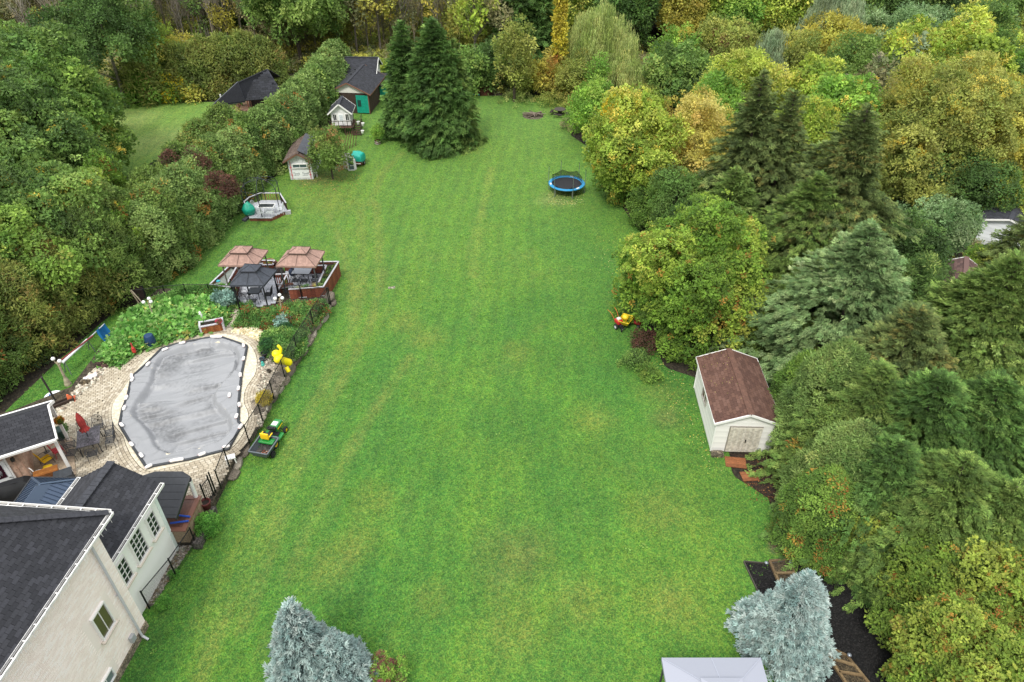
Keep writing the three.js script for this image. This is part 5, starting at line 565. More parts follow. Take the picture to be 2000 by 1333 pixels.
// ---------------------------------------------------------------- sheds at the far left, the pavilion, and the shed on the right
function gableHut({ name, label, cat, p, ry, w, d, eave, rise, wall, roof, over = 0.25, siding = 0.22, trim = GUTTER, gableTrim, shingle = true, floor = 0, roofSkew }) { // local: ridge along z, front at +z
  const g = thing(name, label, cat, p, ry), y0 = floor; const mats = [wall, wall.clone(), wall.clone()]; mats[1].color.multiplyScalar(0.93); mats[2].color.multiplyScalar(1.05);
  b().box(w - 0.06, eave - y0, d - 0.06, 0, (eave + y0) / 2, 0).mesh('wall', siding ? M('#77746f', 0.8) : wall, g);
  if (siding) { const n = Math.round((eave - y0) / siding), h = (eave - y0) / n; for (let i = 0; i < n; i++) { const y = y0 + (i + 0.5) * h; for (const s of [-1, 1]) { b().box(w, h * 0.97, 0.02, 0, y, s * (d / 2 - 0.018), 0, s * -0.04).mesh('siding_board', mats[i % 3], g); b().box(0.02, h * 0.97, d - 0.05, s * (w / 2 - 0.018), y, 0, 0, 0, s * 0.04).mesh('siding_board', mats[(i + 1) % 3], g); } } }
  for (const s of [-1, 1]) b().slab([V(-w / 2, eave, s * (d / 2 - 0.02)), V(w / 2, eave, s * (d / 2 - 0.02)), V(0, eave + rise * (w / 2) / (w / 2 + over), s * (d / 2 - 0.02))], 0.04).mesh('gable', mats[2], g);
  const e = eave - rise * over / (w / 2 + over) + 0.06, D = d / 2 + over, X = w / 2 + over, top = eave + rise * (w / 2) / (w / 2 + over) + 0.06; for (const s of [-1, 1]) { const pts = [V(s * X, e, -D), V(s * X, e, D), V(0, top, D), V(0, top, -D)]; b().slab(pts, 0.07).mesh('roof', roof[0], g); if (shingle) { const l = shingled(g, s > 0 ? [pts[1], pts[0], pts[3], pts[2]] : [pts[0], pts[1], pts[2], pts[3]], roof, { w: 0.34, c: 0.17, most: 0, seed: 21 }); void l; } b().beam(V(s * X, e - 0.05, -D), V(s * X, e - 0.05, D), 0.04, 0.11).mesh('fascia', trim, g); for (const z of [-D, D]) b().beam(V(s * X, e - 0.05, z), V(s * 0.01, top - 0.05, z), 0.045, 0.13).mesh('barge_board', gableTrim ?? trim, g); }
  b().box(0.3, 0.03, 2 * D, 0, top + 0.015, 0).mesh('ridge_cap', roof[1], g); return { g, top };
}
const ROOFDARK = ['#3a3c43', '#42444c', '#34363c'].map((c) => M(c, 0.92, { tex: 'speck' })), ROOFRED = ['#725043', '#7c594a', '#6a4a3e', '#836052'].map((c) => M(c, 0.92, { tex: 'speck' })), ROOFTAN = ['#7b685c', '#6d5b51', '#88756a'].map((c) => M(c, 0.92, { tex: 'speck' }));
{ // right hand shed
  const fl = at(1387, 884), fr = at(1503, 887), bl = at(1343, 762), w = Math.hypot(fr.x - fl.x, fr.z - fl.z), d = Math.hypot(bl.x - fl.x, bl.z - fl.z) * 1.02, ry = Math.atan2(-(fr.z - fl.z), fr.x - fl.x), ca = Math.cos(ry), sa = Math.sin(ry), c = V(fl.x + ca * w / 2 - sa * d / 2, 0, fl.z - sa * w / 2 - ca * d / 2);
  const { g } = gableHut({ name: 'garden_shed', label: 'white sided shed with a brown shingle roof at the lawn edge', cat: 'shed', p: c, ry, w, d, eave: 2.2, rise: 0.66, wall: M('#e9e6e1', 0.7), roof: ROOFRED, siding: 0.13, floor: 0.1, over: 0.16 });
  for (const s of [0, 1]) { const x0 = -0.42 + s * 0.83, dr = b().box(0.8, 1.72, 0.04, x0 + 0.02, 1.0, d / 2 + 0.03).mesh('door', M('#e6dfd2', 0.75), g); for (let i = 0; i < 6; i++) b().box(0.126, 1.66, 0.014, x0 - 0.335 + 0.02 + i * 0.133, 1.0, d / 2 + 0.058).mesh('plank', M(i % 2 ? '#e2dacb' : '#d9d0c0', 0.8, { tex: 'grain' }), dr); if (s) b().box(0.05, 0.18, 0.05, x0 - 0.32, 0.95, d / 2 + 0.09).mesh('latch', BLACKMETAL, dr); }
  b().box(0.03, 1.78, 0.05, -0.83, 1.0, d / 2 + 0.035).box(1.68, 0.04, 0.05, -0.0, 1.9, d / 2 + 0.035).mesh('door_frame', M('#8d867c', 0.8), g);
  windowPart(g, V(-w / 2 - 0.005, 1.55, -0.2), V(-1, 0, 0), 0.95, 0.8, 2, 1, { glass: M('#54352f', 0.2), sill: false, mat: M('#a9a49c', 0.7) });
  for (const z of [-1, 1]) for (const x of [-1, 1]) b().box(0.07, 1.95, 0.07, x * (w / 2 - 0.01), 1.08, z * (d / 2 - 0.01)).mesh('corner_trim', GUTTER, g); b().box(w - 0.1, 0.1, d - 0.1, 0, 0.05, 0).mesh('floor_frame', M('#6a5a48', 0.9), g);
  const leaf = []; { const r = rng(8); for (let i = 0; i < 46; i++) { const x = -r() * (w / 2), z = -d / 2 + 0.9 * d * r() * r(), y = 2.36 + 0.75 * (1 - Math.abs(x) / (w / 2 + 0.16)) + 0.0; leaf.push([posed(V(x, y, z), V(-0.4, 1, 0).normalize(), r() * 6, 0.05), tint(PAL.gold(r()), r)]); } } copies('fallen_leaves', leafGeometry([[V(-0.5, 0, 0), V(1, 0, 0), V(0, 0, 0.35), V(0, 0.4, 0), 1]]), leafMat, leaf, g);
  const bl1 = at(1411, 890), bk = thing('stone_block', 'pale stone block under the left front corner of the shed', 'block', V(bl1.x - 0.3, 0, bl1.z), ry); b().box(0.62, 0.24, 0.3, 0, 0.12, 0.05).box(0.5, 0.06, 0.26, 0.02, 0.27, 0.05).mesh('block', M('#b3a489', 0.95, { tex: 'soil', bump: 0.05 }), bk);
  const brd = (px, py, a, l, ww, label) => { const p = at(px, py, 0.06), t = thing('wooden_board', label, 'board', V(p.x, 0, p.z), a); for (let i = 0; i < 3; i++) b().box(l, 0.035, ww / 3 * 0.985, 0, 0.07, -ww / 3 + i * ww / 3).mesh('plank', M(['#a4653c', '#ad6c42', '#9b5f38'][i], 0.75, { tex: 'wood' }), t); for (const x of [-0.35, 0.35]) b().box(0.08, 0.05, ww * 0.94, x * l, 0.028, 0).mesh('batten', M('#7d4c30', 0.85), t); };
  brd(1437, 904, ry - 0.1, 1.05, 0.72, 'orange brown wooden board nearest the shed doors'); brd(1464, 931, ry + 0.12, 0.82, 0.62, 'orange brown wooden board lying farther from the shed doors');
  struct(b().prism(px2([[1425, 888], [1520, 888], [1545, 960], [1530, 985], [1490, 968], [1470, 950], [1455, 920]]), 0.0, 0.05).mesh('dirt_patch', M('#4f3a2a', 0.97, { tex: 'soil', bump: 0.04 })), 'bare leaf strewn earth before the shed doors');
  { const r = rng(9), l = []; for (let i = 0; i < 260; i++) { const p = at(1450 + 80 * r(), 890 + 90 * r(), 0.06); if (p.x < 11.6 + (p.z + 24) * 0.02 && r() < 0.5) continue; l.push([posed(V(p.x, 0.055 + 0.02 * r(), p.z), V(r() - 0.5, 1.5, r() - 0.5).normalize(), r() * 6, 0.06 + 0.04 * r()), tint(lin(['#8a5a34', '#a57844', '#6c4a30'][i % 3]), r, 0.3)]); } const o = copies('leaf_litter', leafGeometry([[V(-0.5, 0, 0), V(1, 0, 0), V(0, 0, 0.35), V(0, 0.5, 0), 1]]), leafMat, l, scene); o.userData.label = 'dry brown leaves on the earth before the shed'; }
  const hk = thing('hose_tap', 'thin metal stake standing at the right front of the shed', 'stake', at(1476, 890).setY(0)); b().bar(V(0, 0, 0), V(0, 0.5, 0), 0.015, 6).tube([V(0, 0.5, 0), V(0.06, 0.55, 0), V(0.12, 0.48, 0)], 0.012, 6, 5).mesh('stake_rod', M('#9ba0a3', 0.4, { metalness: 0.5 }), hk);
}
{ // little hut wrapped in white building paper, in front of the far sheds
  const a = at(563, 352), c = at(608, 353), w = Math.hypot(c.x - a.x, c.z - a.z), d = 4.2, ry = 0.05, p = V((a.x + c.x) / 2 + 0.1, 0, a.z - d / 2);
  const wrap = M('#dfe0e0', 0.55, { tex: 'grain' }), { g } = gableHut({ name: 'small_hut', label: 'little hut clad in white building wrap with red tape', cat: 'hut', p, ry, w, d, eave: 1.95, rise: 0.75, wall: wrap, roof: ROOFTAN, siding: 0, trim: M('#6e4f3e', 0.8), over: 0.3 });
  windowPart(g, V(0.0, 1.35, d / 2 - 0.02), V(0, 0, 1), 1.35, 0.42, 2, 1, { glass: M('#4d5c5f', 0.15), sill: false });
  for (const x of [-0.82, 0.82]) { b().box(0.05, 1.7, 0.012, x, 0.95, d / 2 - 0.018).mesh('red_tape', M('#c23848', 0.6), g); for (const y of [0.5, 1.2]) b().box(0.2, 0.05, 0.014, x, y, d / 2 - 0.012).mesh('red_tape', M('#c23848', 0.6), g); }
  const cv = document.createElement('canvas'); cv.width = 512; cv.height = 256; const x = cv.getContext('2d'); x.fillStyle = '#e6e7e7'; x.fillRect(0, 0, 512, 256); x.fillStyle = '#70757c'; x.font = 'bold 96px sans-serif'; for (const u of [20, 290]) { x.fillText('Tyvek', u, 150, 200); x.fillRect(u, 175, 170, 12); x.fillRect(u + 10, 60, 60, 8); } const ct = new THREE.CanvasTexture(cv); ct.colorSpace = THREE.SRGBColorSpace;
  const sheet = new THREE.Mesh(new THREE.PlaneGeometry(1.5, 0.72), new THREE.MeshStandardMaterial({ map: ct, roughness: 0.55 })); sheet.name = 'printed_wrap'; sheet.position.set(0, 0.58, d / 2 - 0.012); g.add(sheet);
  b().slab([V(0.02, 2.02 + 0.75, d / 2), V(0.02, 2.02 + 0.75, -d / 2), V(w / 2 + 0.25, 2.06, -d / 2), V(w / 2 + 0.25, 2.06, d / 2)].map((q) => q.add(V(0, 0.03, 0))), 0.02).mesh('roof_sheet', M('#55585f', 0.8, { tex: 'grain' }), g);
}
{ // white playhouse on a raised porch
  const pc = at(669, 262), fl = 0.9, p = V(pc.x, 0, pc.z - 1.0), w = 1.9, d = 2.0, ry = 0.04;
  const { g } = gableHut({ name: 'playhouse', label: 'small white raised playhouse with a pointed black roof', cat: 'playhouse', p, ry, w, d, eave: fl + 1.45, rise: 1.0, wall: M('#e6e5e2', 0.7), roof: ROOFDARK, siding: 0.18, floor: fl, over: 0.28 });
  const dr = b().box(0.5, 1.15, 0.05, 0.05, fl + 0.6, d / 2 + 0.02).mesh('door', M('#f0f0f0', 0.5), g); for (let i = 0; i < 3; i++) for (let j = 0; j < 4; j++) b().box(0.09, 0.13, 0.02, -0.05 + i * 0.11, fl + 0.5 + j * 0.17, d / 2 + 0.047).mesh('pane', M('#c5cdd0', 0.15), dr);
  for (const x of [-0.58, 0.68]) { windowPart(g, V(x, fl + 0.85, d / 2), V(0, 0, 1), 0.4, 0.72, 2, 1, { glass: M('#20242a', 0.15), sill: false, frame: 0.045 }); }
  windowPart(g, V(w / 2, fl + 0.8, 0.2), V(1, 0, 0), 0.45, 0.6, 1, 1, { sill: false });
  for (let i = 0; i < 12; i++) b().box(w + 0.5, 0.04, 0.19, 0.05, fl - 0.03, -0.7 + i * 0.2).mesh('deck_board', M('#6b4a3a', 0.85, { tex: 'wood' }), g); for (const x of [-1.05, -0.35, 0.35, 1.1]) b().box(0.09, fl, 0.09, x, fl / 2, d / 2 + 0.42).mesh('post', M('#4a352b', 0.85), g);
  b().box(2.3, 0.05, 0.05, 0.02, fl + 0.62, d / 2 + 0.46).box(2.3, 0.04, 0.04, 0.02, fl + 0.12, d / 2 + 0.46).mesh('rail', M('#33261f', 0.85), g); for (let i = 0; i < 6; i++) b().box(0.05, 0.6, 0.05, -1.08 + i * 0.44, fl + 0.33, d / 2 + 0.46).mesh('baluster', M('#33261f', 0.85), g);
  for (let i = 0; i < 6; i++) b().box(0.75, 0.05, 0.24, w / 2 + 0.62, 0.15 + i * 0.15, 1.5 - i * 0.24).mesh('step', M('#5a463a', 0.85, { tex: 'wood' }), g); for (const x of [0.22, 1.02]) { b().beam(V(w / 2 + x, 0.9, 1.65), V(w / 2 + x, 1.75, 0.2), 0.06, 0.08).mesh('stair_rail', M('#33281f', 0.85), g); for (const [y, z] of [[0.45, 1.6], [0.8, 0.9], [0.85, 0.25]]) b().box(0.07, 0.9, 0.07, w / 2 + x, y, z).mesh('post', M('#33281f', 0.85), g); }
  const pots = [[708, 258, 'white bucket hanging on the playhouse stairs'], [700, 243, 'white bucket at the top of the playhouse stairs'], [709, 246, 'pale bucket beside the green tarpaulin wall']]; let first; for (const [x, y, l] of pots) { const q = at(x, y, 0.9); if (!first) { first = thing('bucket', l, 'bucket', q.setY(0.75)); b().lathe([[0, 0], [0.13, 0], [0.17, 0.3], [0.18, 0.31], [0.15, 0.29], [0.11, 0.04], [0, 0.04]], 12).mesh('bucket_body', GUTTER, first); b().ring(0.15, 0.008, 0, 0.32, 0).mesh('handle', METAL, first); } else copyOf(first, l, q.setY(0.9)); }
  const wr = thing('wooden_trellis', 'leaning brown wooden rails between playhouse and small hut', 'trellis', at(682, 292).setY(0)); for (let i = 0; i < 5; i++) b().bar(V(-0.5 + i * 0.25, 0, 0.5 - i * 0.3), V(-0.1 + i * 0.2, 1.5, -0.8 - i * 0.1), 0.035, 5).mesh('rail', M('#6b4433', 0.85, { tex: 'wood' }), wr);
}
{ // long dark roofed shed, turquoise sheeting, and the grey barn behind
  const p = at(706, 232), w = 4.4, d = 6.4, c = V(p.x - 1.1, 0, p.z - d / 2 - 1.6), { g } = gableHut({ name: 'long_shed', label: 'long dark walled shed with a charcoal shingle roof', cat: 'shed', p: c, ry: -0.1, w, d, eave: 2.3, rise: 1.2, wall: M('#4e3d34', 0.88, { tex: 'wood' }), roof: ROOFDARK, siding: 0, trim: M('#7a5644', 0.8), over: 0.3 });
  for (let i = 0; i < 20; i++) b().box(0.03, 2.1, 0.28, w / 2 - 0.015, 1.15, -d / 2 + 0.2 + i * 0.315).mesh('wall_board', M(i % 2 ? '#543f35' : '#48362d', 0.9, { tex: 'wood' }), g);
  b().slab([V(-w / 2, 2.28, d / 2 + 0.02), V(w / 2, 2.28, d / 2 + 0.02), V(0, 3.3, d / 2 + 0.02)], 0.03).mesh('white_gable', M('#d8d4cc', 0.75), g);
  const tq = b().box(1.35, 1.9, 0.04, w / 2 - 0.75, 1.1, d / 2 + 0.06).mesh('green_sheet', M('#17a58c', 0.5, { tex: 'cloth' }), g); void tq; b().box(0.4, 0.7, 0.03, w / 2 - 1.1, 1.2, d / 2 + 0.09).mesh('sheet_opening', M('#123d36', 0.9), g); b().beam(V(w / 2 - 0.03, 2.2, d / 2 + 0.1), V(w / 2 - 0.03, 0.1, d / 2 + 0.1), 0.08, 0.08).mesh('post', M('#7a5644', 0.85), g);
  for (const [z, dx] of [[-1.2, -0.35], [0.5, -0.35]]) b().box(0.18, 0.16, 0.18, dx, 3.48, z).mesh('roof_vent', M('#2c2e33', 0.7), g);
  const q = at(700, 195), bw = 4.6, bd = 3.4, bc = V(q.x - 0.3, 0, -85.5), B2 = gableHut({ name: 'grey_barn', label: 'pale grey barn with a charcoal roof behind the long shed', cat: 'barn', p: bc, ry: Math.PI / 2 - 0.03, w: bd, d: bw, eave: 2.75, rise: 1.3, wall: M('#c3c4c1', 0.75), roof: ROOFDARK, siding: 0.22, over: 0.3 }); b().box(0.25, 0.3, 0.15, 0.4, 2.2, bw / 2 + 0.06).mesh('wall_lamp', GUTTER, B2.g);
  b().bar(V(bd / 2 - 0.3, 3, -bw / 2 - 0.3), V(bd / 2 - 0.3, 5.1, -bw / 2 - 0.3), 0.07, 8).box(0.3, 0.06, 0.3, bd / 2 - 0.3, 5.12, -bw / 2 - 0.3).mesh('flue', GUTTER, B2.g);
  const an = thing('lean_to', 'dark roofed lean-to at the right end of the grey barn', 'lean-to', V(q.x + 2.9, 0, -83.4)); b().slab([V(-0.9, 2.4, -1.5), V(0.9, 2.2, -1.5), V(0.9, 1.7, 1.7), V(-0.9, 1.9, 1.7)], 0.08).mesh('roof', ROOFDARK[0], an); b().box(1.5, 1.8, 2.6, 0, 0.9, 0).mesh('wall', M('#45484a', 0.85), an); b().box(1.4, 1.3, 0.03, 0, 0.95, 1.32).mesh('green_sheet', M('#1c9c86', 0.5), an);
}
{ // the neighbour's open pavilion behind the hedge
  const W = (x, y, h) => at(x, y, h), g = thing('open_pavilion', 'open sided neighbour pavilion with a dark shingle roof behind the hedge', 'pavilion'), e = 2.3, A = W(415, 205, e), K = W(547, 149, e + 0.2), R1 = W(464, 160, 4.3), R2 = W(522, 134, 4.6), Bq = W(478, 197, e), C = W(556, 190, e);
  b().slab([A, R1, W(448, 176, 3.3)], 0.1).mesh('roof', ROOFDARK[0], g); b().slab([A, Bq, R1], 0.1).mesh('roof', ROOFDARK[1], g); b().slab([Bq, C, R2, R1], 0.1).mesh('roof', ROOFDARK[1], g); b().slab([R1, R2, K], 0.1).mesh('roof', ROOFDARK[2], g); shingled(g, [Bq, C, R2, R1], ROOFDARK, { w: 0.5, c: 0.25, most: 0, seed: 31 }); b().beam(A, R1, 0.16, 0.06).beam(R1, Bq, 0.12, 0.06).mesh('hip_cap', M('#5b5e66', 0.8), g); b().beam(A.clone().add(V(0, -0.08, 0)), Bq.clone().add(V(0, -0.08, 0)), 0.06, 0.16).mesh('fascia', M('#4a4c50', 0.7), g);
  const fl = W(436, 221, 0.35), fr = W(490, 215, 0.35), bk = fl.clone().add(V(0.8, 0, -4.4)), br = fr.clone().add(V(1.4, 0, -4.4)); b().slab([fl, fr, br, bk], 0.3).mesh('deck_floor', M('#8d6c58', 0.85, { tex: 'wood' }), g); for (const p of [fl, fl.clone().lerp(fr, 0.55), fr]) b().box(0.13, 2.1, 0.13, p.x + 0.1, 1.3, p.z - 0.1).mesh('post', M(p === fl ? '#d8d8d4' : '#6a4a38', 0.7), g); b().slab([bk.clone().setY(2.2), br.clone().setY(2.2), br, bk], 0.1).mesh('back_wall', M('#3f332b', 0.9), g); b().slab([fr.clone().setY(2.2), br.clone().setY(2.2), br, fr], 0.08).mesh('side_wall', M('#3f332b', 0.9), g);
  const tb = thing('wooden_table', 'small wooden table inside the open pavilion', 'table', fl.clone().lerp(br, 0.4)); b().box(1.3, 0.06, 0.7, 0, 0.75, 0).mesh('table_top', M('#8a4f38', 0.7, { tex: 'wood' }), tb); for (const [x, z] of [[-1, -1], [1, -1], [-1, 1], [1, 1]]) b().box(0.08, 0.75, 0.08, x * 0.55, 0.37, z * 0.28).mesh('leg', M('#7a4531', 0.7), tb);
}
{ // glimpses of the neighbour on the right
  const p = at(1946, 452, 1.2), w = gableHut({ name: 'white_building', label: 'white neighbour wall seen between trees at the right border', cat: 'building', p: V(p.x + 1.6, 0, p.z - 1.2), ry: -0.65, w: 3.2, d: 4.2, eave: 2.0, rise: 0.55, wall: M('#dfe1e4', 0.6), roof: ROOFDARK, siding: 0.3 }); void w;
  const q = at(1862, 548, 3.0); gableHut({ name: 'brown_roof_hut', label: 'brown roofed grey hut half hidden by spruces at the right', cat: 'hut', p: V(q.x + 1.0, 0, q.z - 0.6), ry: -0.5, w: 2.8, d: 3.6, eave: 2.5, rise: 0.9, wall: M('#8c9296', 0.7), roof: ['#5a4440', '#654d48', '#4f3b38'].map((c) => M(c, 0.9)), siding: 0.2 });
}

// ---------------------------------------------------------------- trees
let treeSeed = 100;
function tree(kind, px, py, h, hw, pal, label, o = {}) {
  const top = o.base ? at(px, py, 0) : at(px, py, h * 0.97), p = V(top.x, 0, top.z), dist = Math.hypot(p.x, p.z, LENS.height - h * 0.6), R = hw * dist / LENS.f * (kind === 'spruce' ? 1.2 : 1), seed = o.seed ?? treeSeed++;
  const names = { broad: 'broadleaf_tree', spruce: 'spruce_tree', cedar: 'cedar_tree', willow: 'willow_tree', bare: 'bare_tree', shrub: 'shrub', poplar: 'poplar_tree', blue: 'blue_spruce' };
  const g = thing(o.name ?? names[kind], label, o.cat ?? (kind === 'shrub' ? 'shrub' : 'tree'), p, 0, o.group), s = (o.s ?? 1) * clamp(dist * (o.coarse ? 0.0072 : 0.0082), 0.18, 1);
  if (kind === 'broad' || kind === 'shrub') { sprays += broadCrown(g, h, R, { seed, pal: PAL[pal], s: s * (o.leaf === 'fine' ? 1 : 1), base: o.low ?? (kind === 'shrub' ? -0.25 : 0.06), kind: o.leaf ?? (o.coarse ? 'maple' : 'fine'), fill: o.fill ?? 1, accent: o.accent }); if (kind === 'broad') trunkMesh(h * 0.85, clamp(h * 0.02, 0.08, 0.3), g, seed, o.bark, 8, 0.2, 0.32, o.lean ?? 0); }
  else if (kind === 'spruce') { sprays += spruceCrown(g, h, R, { seed, pal: PAL[pal], s: s * 0.95, power: o.power ?? 1.15, droop: o.droop ?? 0.3, ragged: (o.ragged ?? 0.4) * 1.4, dense: o.dense ?? 1 }); trunkMesh(h * 0.97, clamp(h * 0.018, 0.08, 0.26), g, seed, bark, 0); }
  else if (kind === 'blue') { sprays += spruceCrown(g, h, R, { seed, pal: PAL[pal], s: o.s ?? 0.3, power: 0.85, droop: 0.1, ragged: 0.32, kind: 'shoots', dense: 1.0 }); trunkMesh(h * 0.95, 0.12, g, seed, bark, 0); }
  else if (kind === 'cedar') { sprays += columnCrown(g, h, R, { seed, pal: PAL[pal], s: s * 0.95, power: o.power ?? 2.2, accent: o.accent, bumps: o.bumps ?? 0.4, kind: o.leaf ?? 'cedar' }); trunkMesh(h * 0.8, 0.1, g, seed, bark, 0); }
  else if (kind === 'willow') { sprays += willowCrown(g, h, R, { seed, pal: PAL[pal], s: s * 1.9 }); trunkMesh(h * 0.8, 0.3, g, seed, bark, 7, 0.3, 0.35); }
  else if (kind === 'poplar') { sprays += columnCrown(g, h, R, { seed, pal: PAL[pal], s: s * 0.8, power: 1.2, bumps: 0.7, kind: 'maple' }); trunkMesh(h * 0.95, 0.14, g, seed, bark, 0); }
  else if (kind === 'bare') { trunkMesh(h, clamp(h * 0.014, 0.08, 0.2), g, seed, o.bark ?? paleBark, 0, 0.3, 0.3, o.lean ?? 0); bareCrown(g, h, seed, o.bark ?? paleBark); if (o.fill) sprays += broadCrown(g, h, R, { seed, pal: PAL[pal], s, base: 0.3, kind: 'maple', fill: o.fill }); }
  return g;
}
// ---- the two big spruces in the middle distance, and shrubs at the far end of the lawn
const CG = 'big dark spruces standing together at the far left of the lawn';
tree('spruce', 844, 42, 12, 50, 'spruceDeep', 'broad dark green spruce at the front of the clump beside the long shed', { power: 2.2, dense: 1.25, ragged: 0.22 });
tree('spruce', 783, 48, 11, 38, 'spruceDeep', 'narrow dark spruce at the left of the clump nearest the dark roofed sheds', { power: 1.8, dense: 1.2, ragged: 0.22 });
tree('spruce', 884, 82, 10, 32, 'spruce', 'shorter spruce at the right of the clump beside the open lawn', { power: 2 });
tree('shrub', 872, 258, 1.8, 20, 'lime', 'small bright green sapling at the foot of the big spruces', { s: 0.7, fill: 0.5 }); void CG;
tree('broad', 965, 92, 5, 48, 'dark', 'rounded dark green bush tree behind the red soil heap');
tree('broad', 920, 108, 4.5, 34, 'mid', 'green bush tree just right of the dark spruces at the lawn end');
tree('broad', 1018, 108, 4.6, 34, 'olive', 'olive bush tree in the middle of the far lawn edge', { accent: [GOLDEN, 0.1] });
tree('broad', 1058, 118, 4.2, 26, 'gold', 'golden bush tree below the narrow yellow poplar', { accent: [ORANGE, 0.08] });
tree('broad', 1128, 118, 4.6, 46, 'olive', 'yellowish olive bush tree in front of the weeping willow');
tree('broad', 1075, 96, 5.5, 20, 'peach', 'orange tinted young tree beside the yellow poplar', { accent: [ORANGE, 0.4] });
tree('broad', 1170, 112, 5.5, 22, 'lime', 'bright lime treetop at the foot of the weeping willow');
tree('willow', 1222, 106, 5.5, 55, 'willow', 'low pale weeping tree in front of the tall willow');
tree('broad', 1262, 165, 3.6, 42, 'olive', 'reddish olive bush behind the round lime green tree', { accent: [WINE, 0.35] });
tree('willow', 1180, 14, 9.5, 66, 'willow', 'tall weeping willow with trailing pale green withies');
tree('poplar', 1096, -8, 11, 13, 'poplar', 'slim yellow poplar left of the weeping willow');
tree('broad', 1332, 98, 7, 62, 'mid', 'broad mid green tree right of the weeping willow', { coarse: 1 });
tree('shrub', 1120, 232, 1.3, 18, 'grey', 'dry brown brush at the edge of the far lawn', { s: 0.6, fill: 0.6 });
tree('shrub', 1085, 186, 1.1, 42, 'olive', 'low weedy brush along the far edge of the lawn', { s: 0.6 });
tree('shrub', 1010, 182, 1, 46, 'willow', 'low pale brush right of the red soil heap', { s: 0.6 });
tree('shrub', 1140, 180, 1.6, 40, 'olive', 'brush behind the dark picnic table', { s: 0.7 });
// ---- right edge of the lawn, far to near
tree('broad', 1156, 152, 6.5, 42, 'lime', 'round lime green tree beside the dark picnic table', { low: -0.05 });
tree('broad', 1207, 178, 6.2, 34, 'yellow', 'small bright yellow tree behind the round lime green one', { low: 0 });
tree('shrub', 1198, 258, 3, 44, 'sumac', 'blue green sumac bush on the lawn edge above the trampoline');
tree('broad', 1252, 196, 9, 96, 'yellowGreen', 'large yellow green maple right of the trampoline', { coarse: 1, accent: [GOLDEN, 0.12], low: -0.02 });
tree('broad', 1215, 290, 4.6, 52, 'mapleDeep', 'lower green crown at the foot of the large maple by the trampoline', { coarse: 1, accent: [GOLDEN, 0.12], low: -0.1 });
tree('broad', 1370, 192, 9, 76, 'peach', 'peach gold tree behind the large yellow green maple', {});
tree('broad', 1330, 330, 6, 58, 'mid', 'green bush tree between the trampoline maple and the dark spruces', { low: -0.1 });
tree('broad', 1270, 370, 3.4, 40, 'mapleDeep', 'low green tree right of the trampoline', { low: -0.15 });
tree('broad', 1345, 395, 4.4, 50, 'dark', 'shaded green tree behind the orange tipped maple', { low: -0.1 });
tree('spruce', 1493, 146, 13, 78, 'spruceOlive', 'tall dark spruce left of its twin above the orange tipped maple', { power: 1.05, ragged: 0.6 });
tree('spruce', 1553, 186, 12, 74, 'spruceOlive', 'second dark spruce with a thin tip, right of its taller twin', { power: 1.05, ragged: 0.6 });
tree('spruce', 1440, 330, 8, 70, 'spruce', 'dark spruce in front of the peach gold tree', { power: 1.3, ragged: 0.5 });
tree('spruce', 1697, 214, 13, 110, 'spruceOlive', 'large ragged spruce standing before the golden round tree', { power: 1.1, ragged: 0.7 });
tree('spruce', 1600, 345, 9, 105, 'spruce', 'broad green conifer behind the blue tinted spruce', { power: 1.4, ragged: 0.6 });
tree('broad', 1372, 428, 8, 138, 'maple', 'wide orange tipped maple hanging over the shed roof', { coarse: 1, accent: [ORANGE, 0.05], low: -0.08 });
tree('spruce', 1706, 442, 10, 165, 'spruceBlue', 'blue tinted spruce with spreading tiers right of the orange tipped maple', { power: 1.0, ragged: 0.45, droop: 0.15 });
tree('cedar', 1585, 705, 4.6, 50, 'mapleDeep', 'green bush tree right behind the shed roof');
tree('spruce', 1530, 560, 5, 52, 'spruce', 'small dark conifer behind the shed', { ragged: 0.5 });
tree('cedar', 1655, 690, 7, 76, 'hedgePale', 'pale green cedar touching the right wall of the shed');
tree('cedar', 1652, 806, 5.2, 64, 'hedge', 'green cedar in front of the shed doors at the lawn edge', { accent: [ORANGE, 0.05] });
tree('spruce', 1800, 606, 9, 130, 'spruceOlive', 'brown tinted conifer right of the blue tinted spruce', { power: 1.3 });
tree('spruce', 1903, 545, 9.5, 110, 'spruce', 'green spruce with a pale tip below the brown neighbour roof', { power: 1.15 });
tree('spruce', 1992, 505, 11, 150, 'spruce', 'big grey green spruce at the right border of the photo', { power: 1.2 });
tree('spruce', 1730, 720, 7.5, 105, 'spruce', 'dark conifer right of the pale green cedar', { power: 1.5 });
tree('spruce', 1845, 735, 8, 120, 'spruceDeep', 'grey green spruce in the middle of the right hand thicket', { power: 1.3 });
tree('spruce', 1965, 745, 8, 110, 'spruceDeep', 'dark spruce at the right border below the big grey green one', { power: 1.4 });
tree('cedar', 1685, 845, 6, 84, 'hedgePale', 'grey green cedar standing over the lawn corner', { leaf: 'cedar' });
tree('cedar', 1632, 930, 4.6, 70, 'mapleDeep', 'bright green cedar above the black mulch bed', { accent: [ORANGE, 0.06], leaf: 'fine' });
tree('spruce', 1760, 868, 6.6, 100, 'spruceDeep', 'deep green conifer behind the orange flecked bushes', { power: 1.6 });
tree('spruce', 1890, 900, 7, 115, 'spruce', 'green conifer above the orange flecked bushes at the right border', { power: 1.6 });
tree('broad', 1690, 925, 4.4, 70, 'mapleDeep', 'fresh green bush tree between the cedars and the orange flecked bushes', { low: -0.1 });
tree('broad', 1815, 1008, 4.2, 100, 'rust', 'orange flecked bush tree right of the black mulch', { accent: [ORANGE, 0.08], low: -0.1, coarse: 1 });
tree('broad', 1960, 1070, 5, 110, 'rust', 'orange flecked bush tree at the right border', { accent: [ORANGE, 0.08], low: -0.1, coarse: 1 });
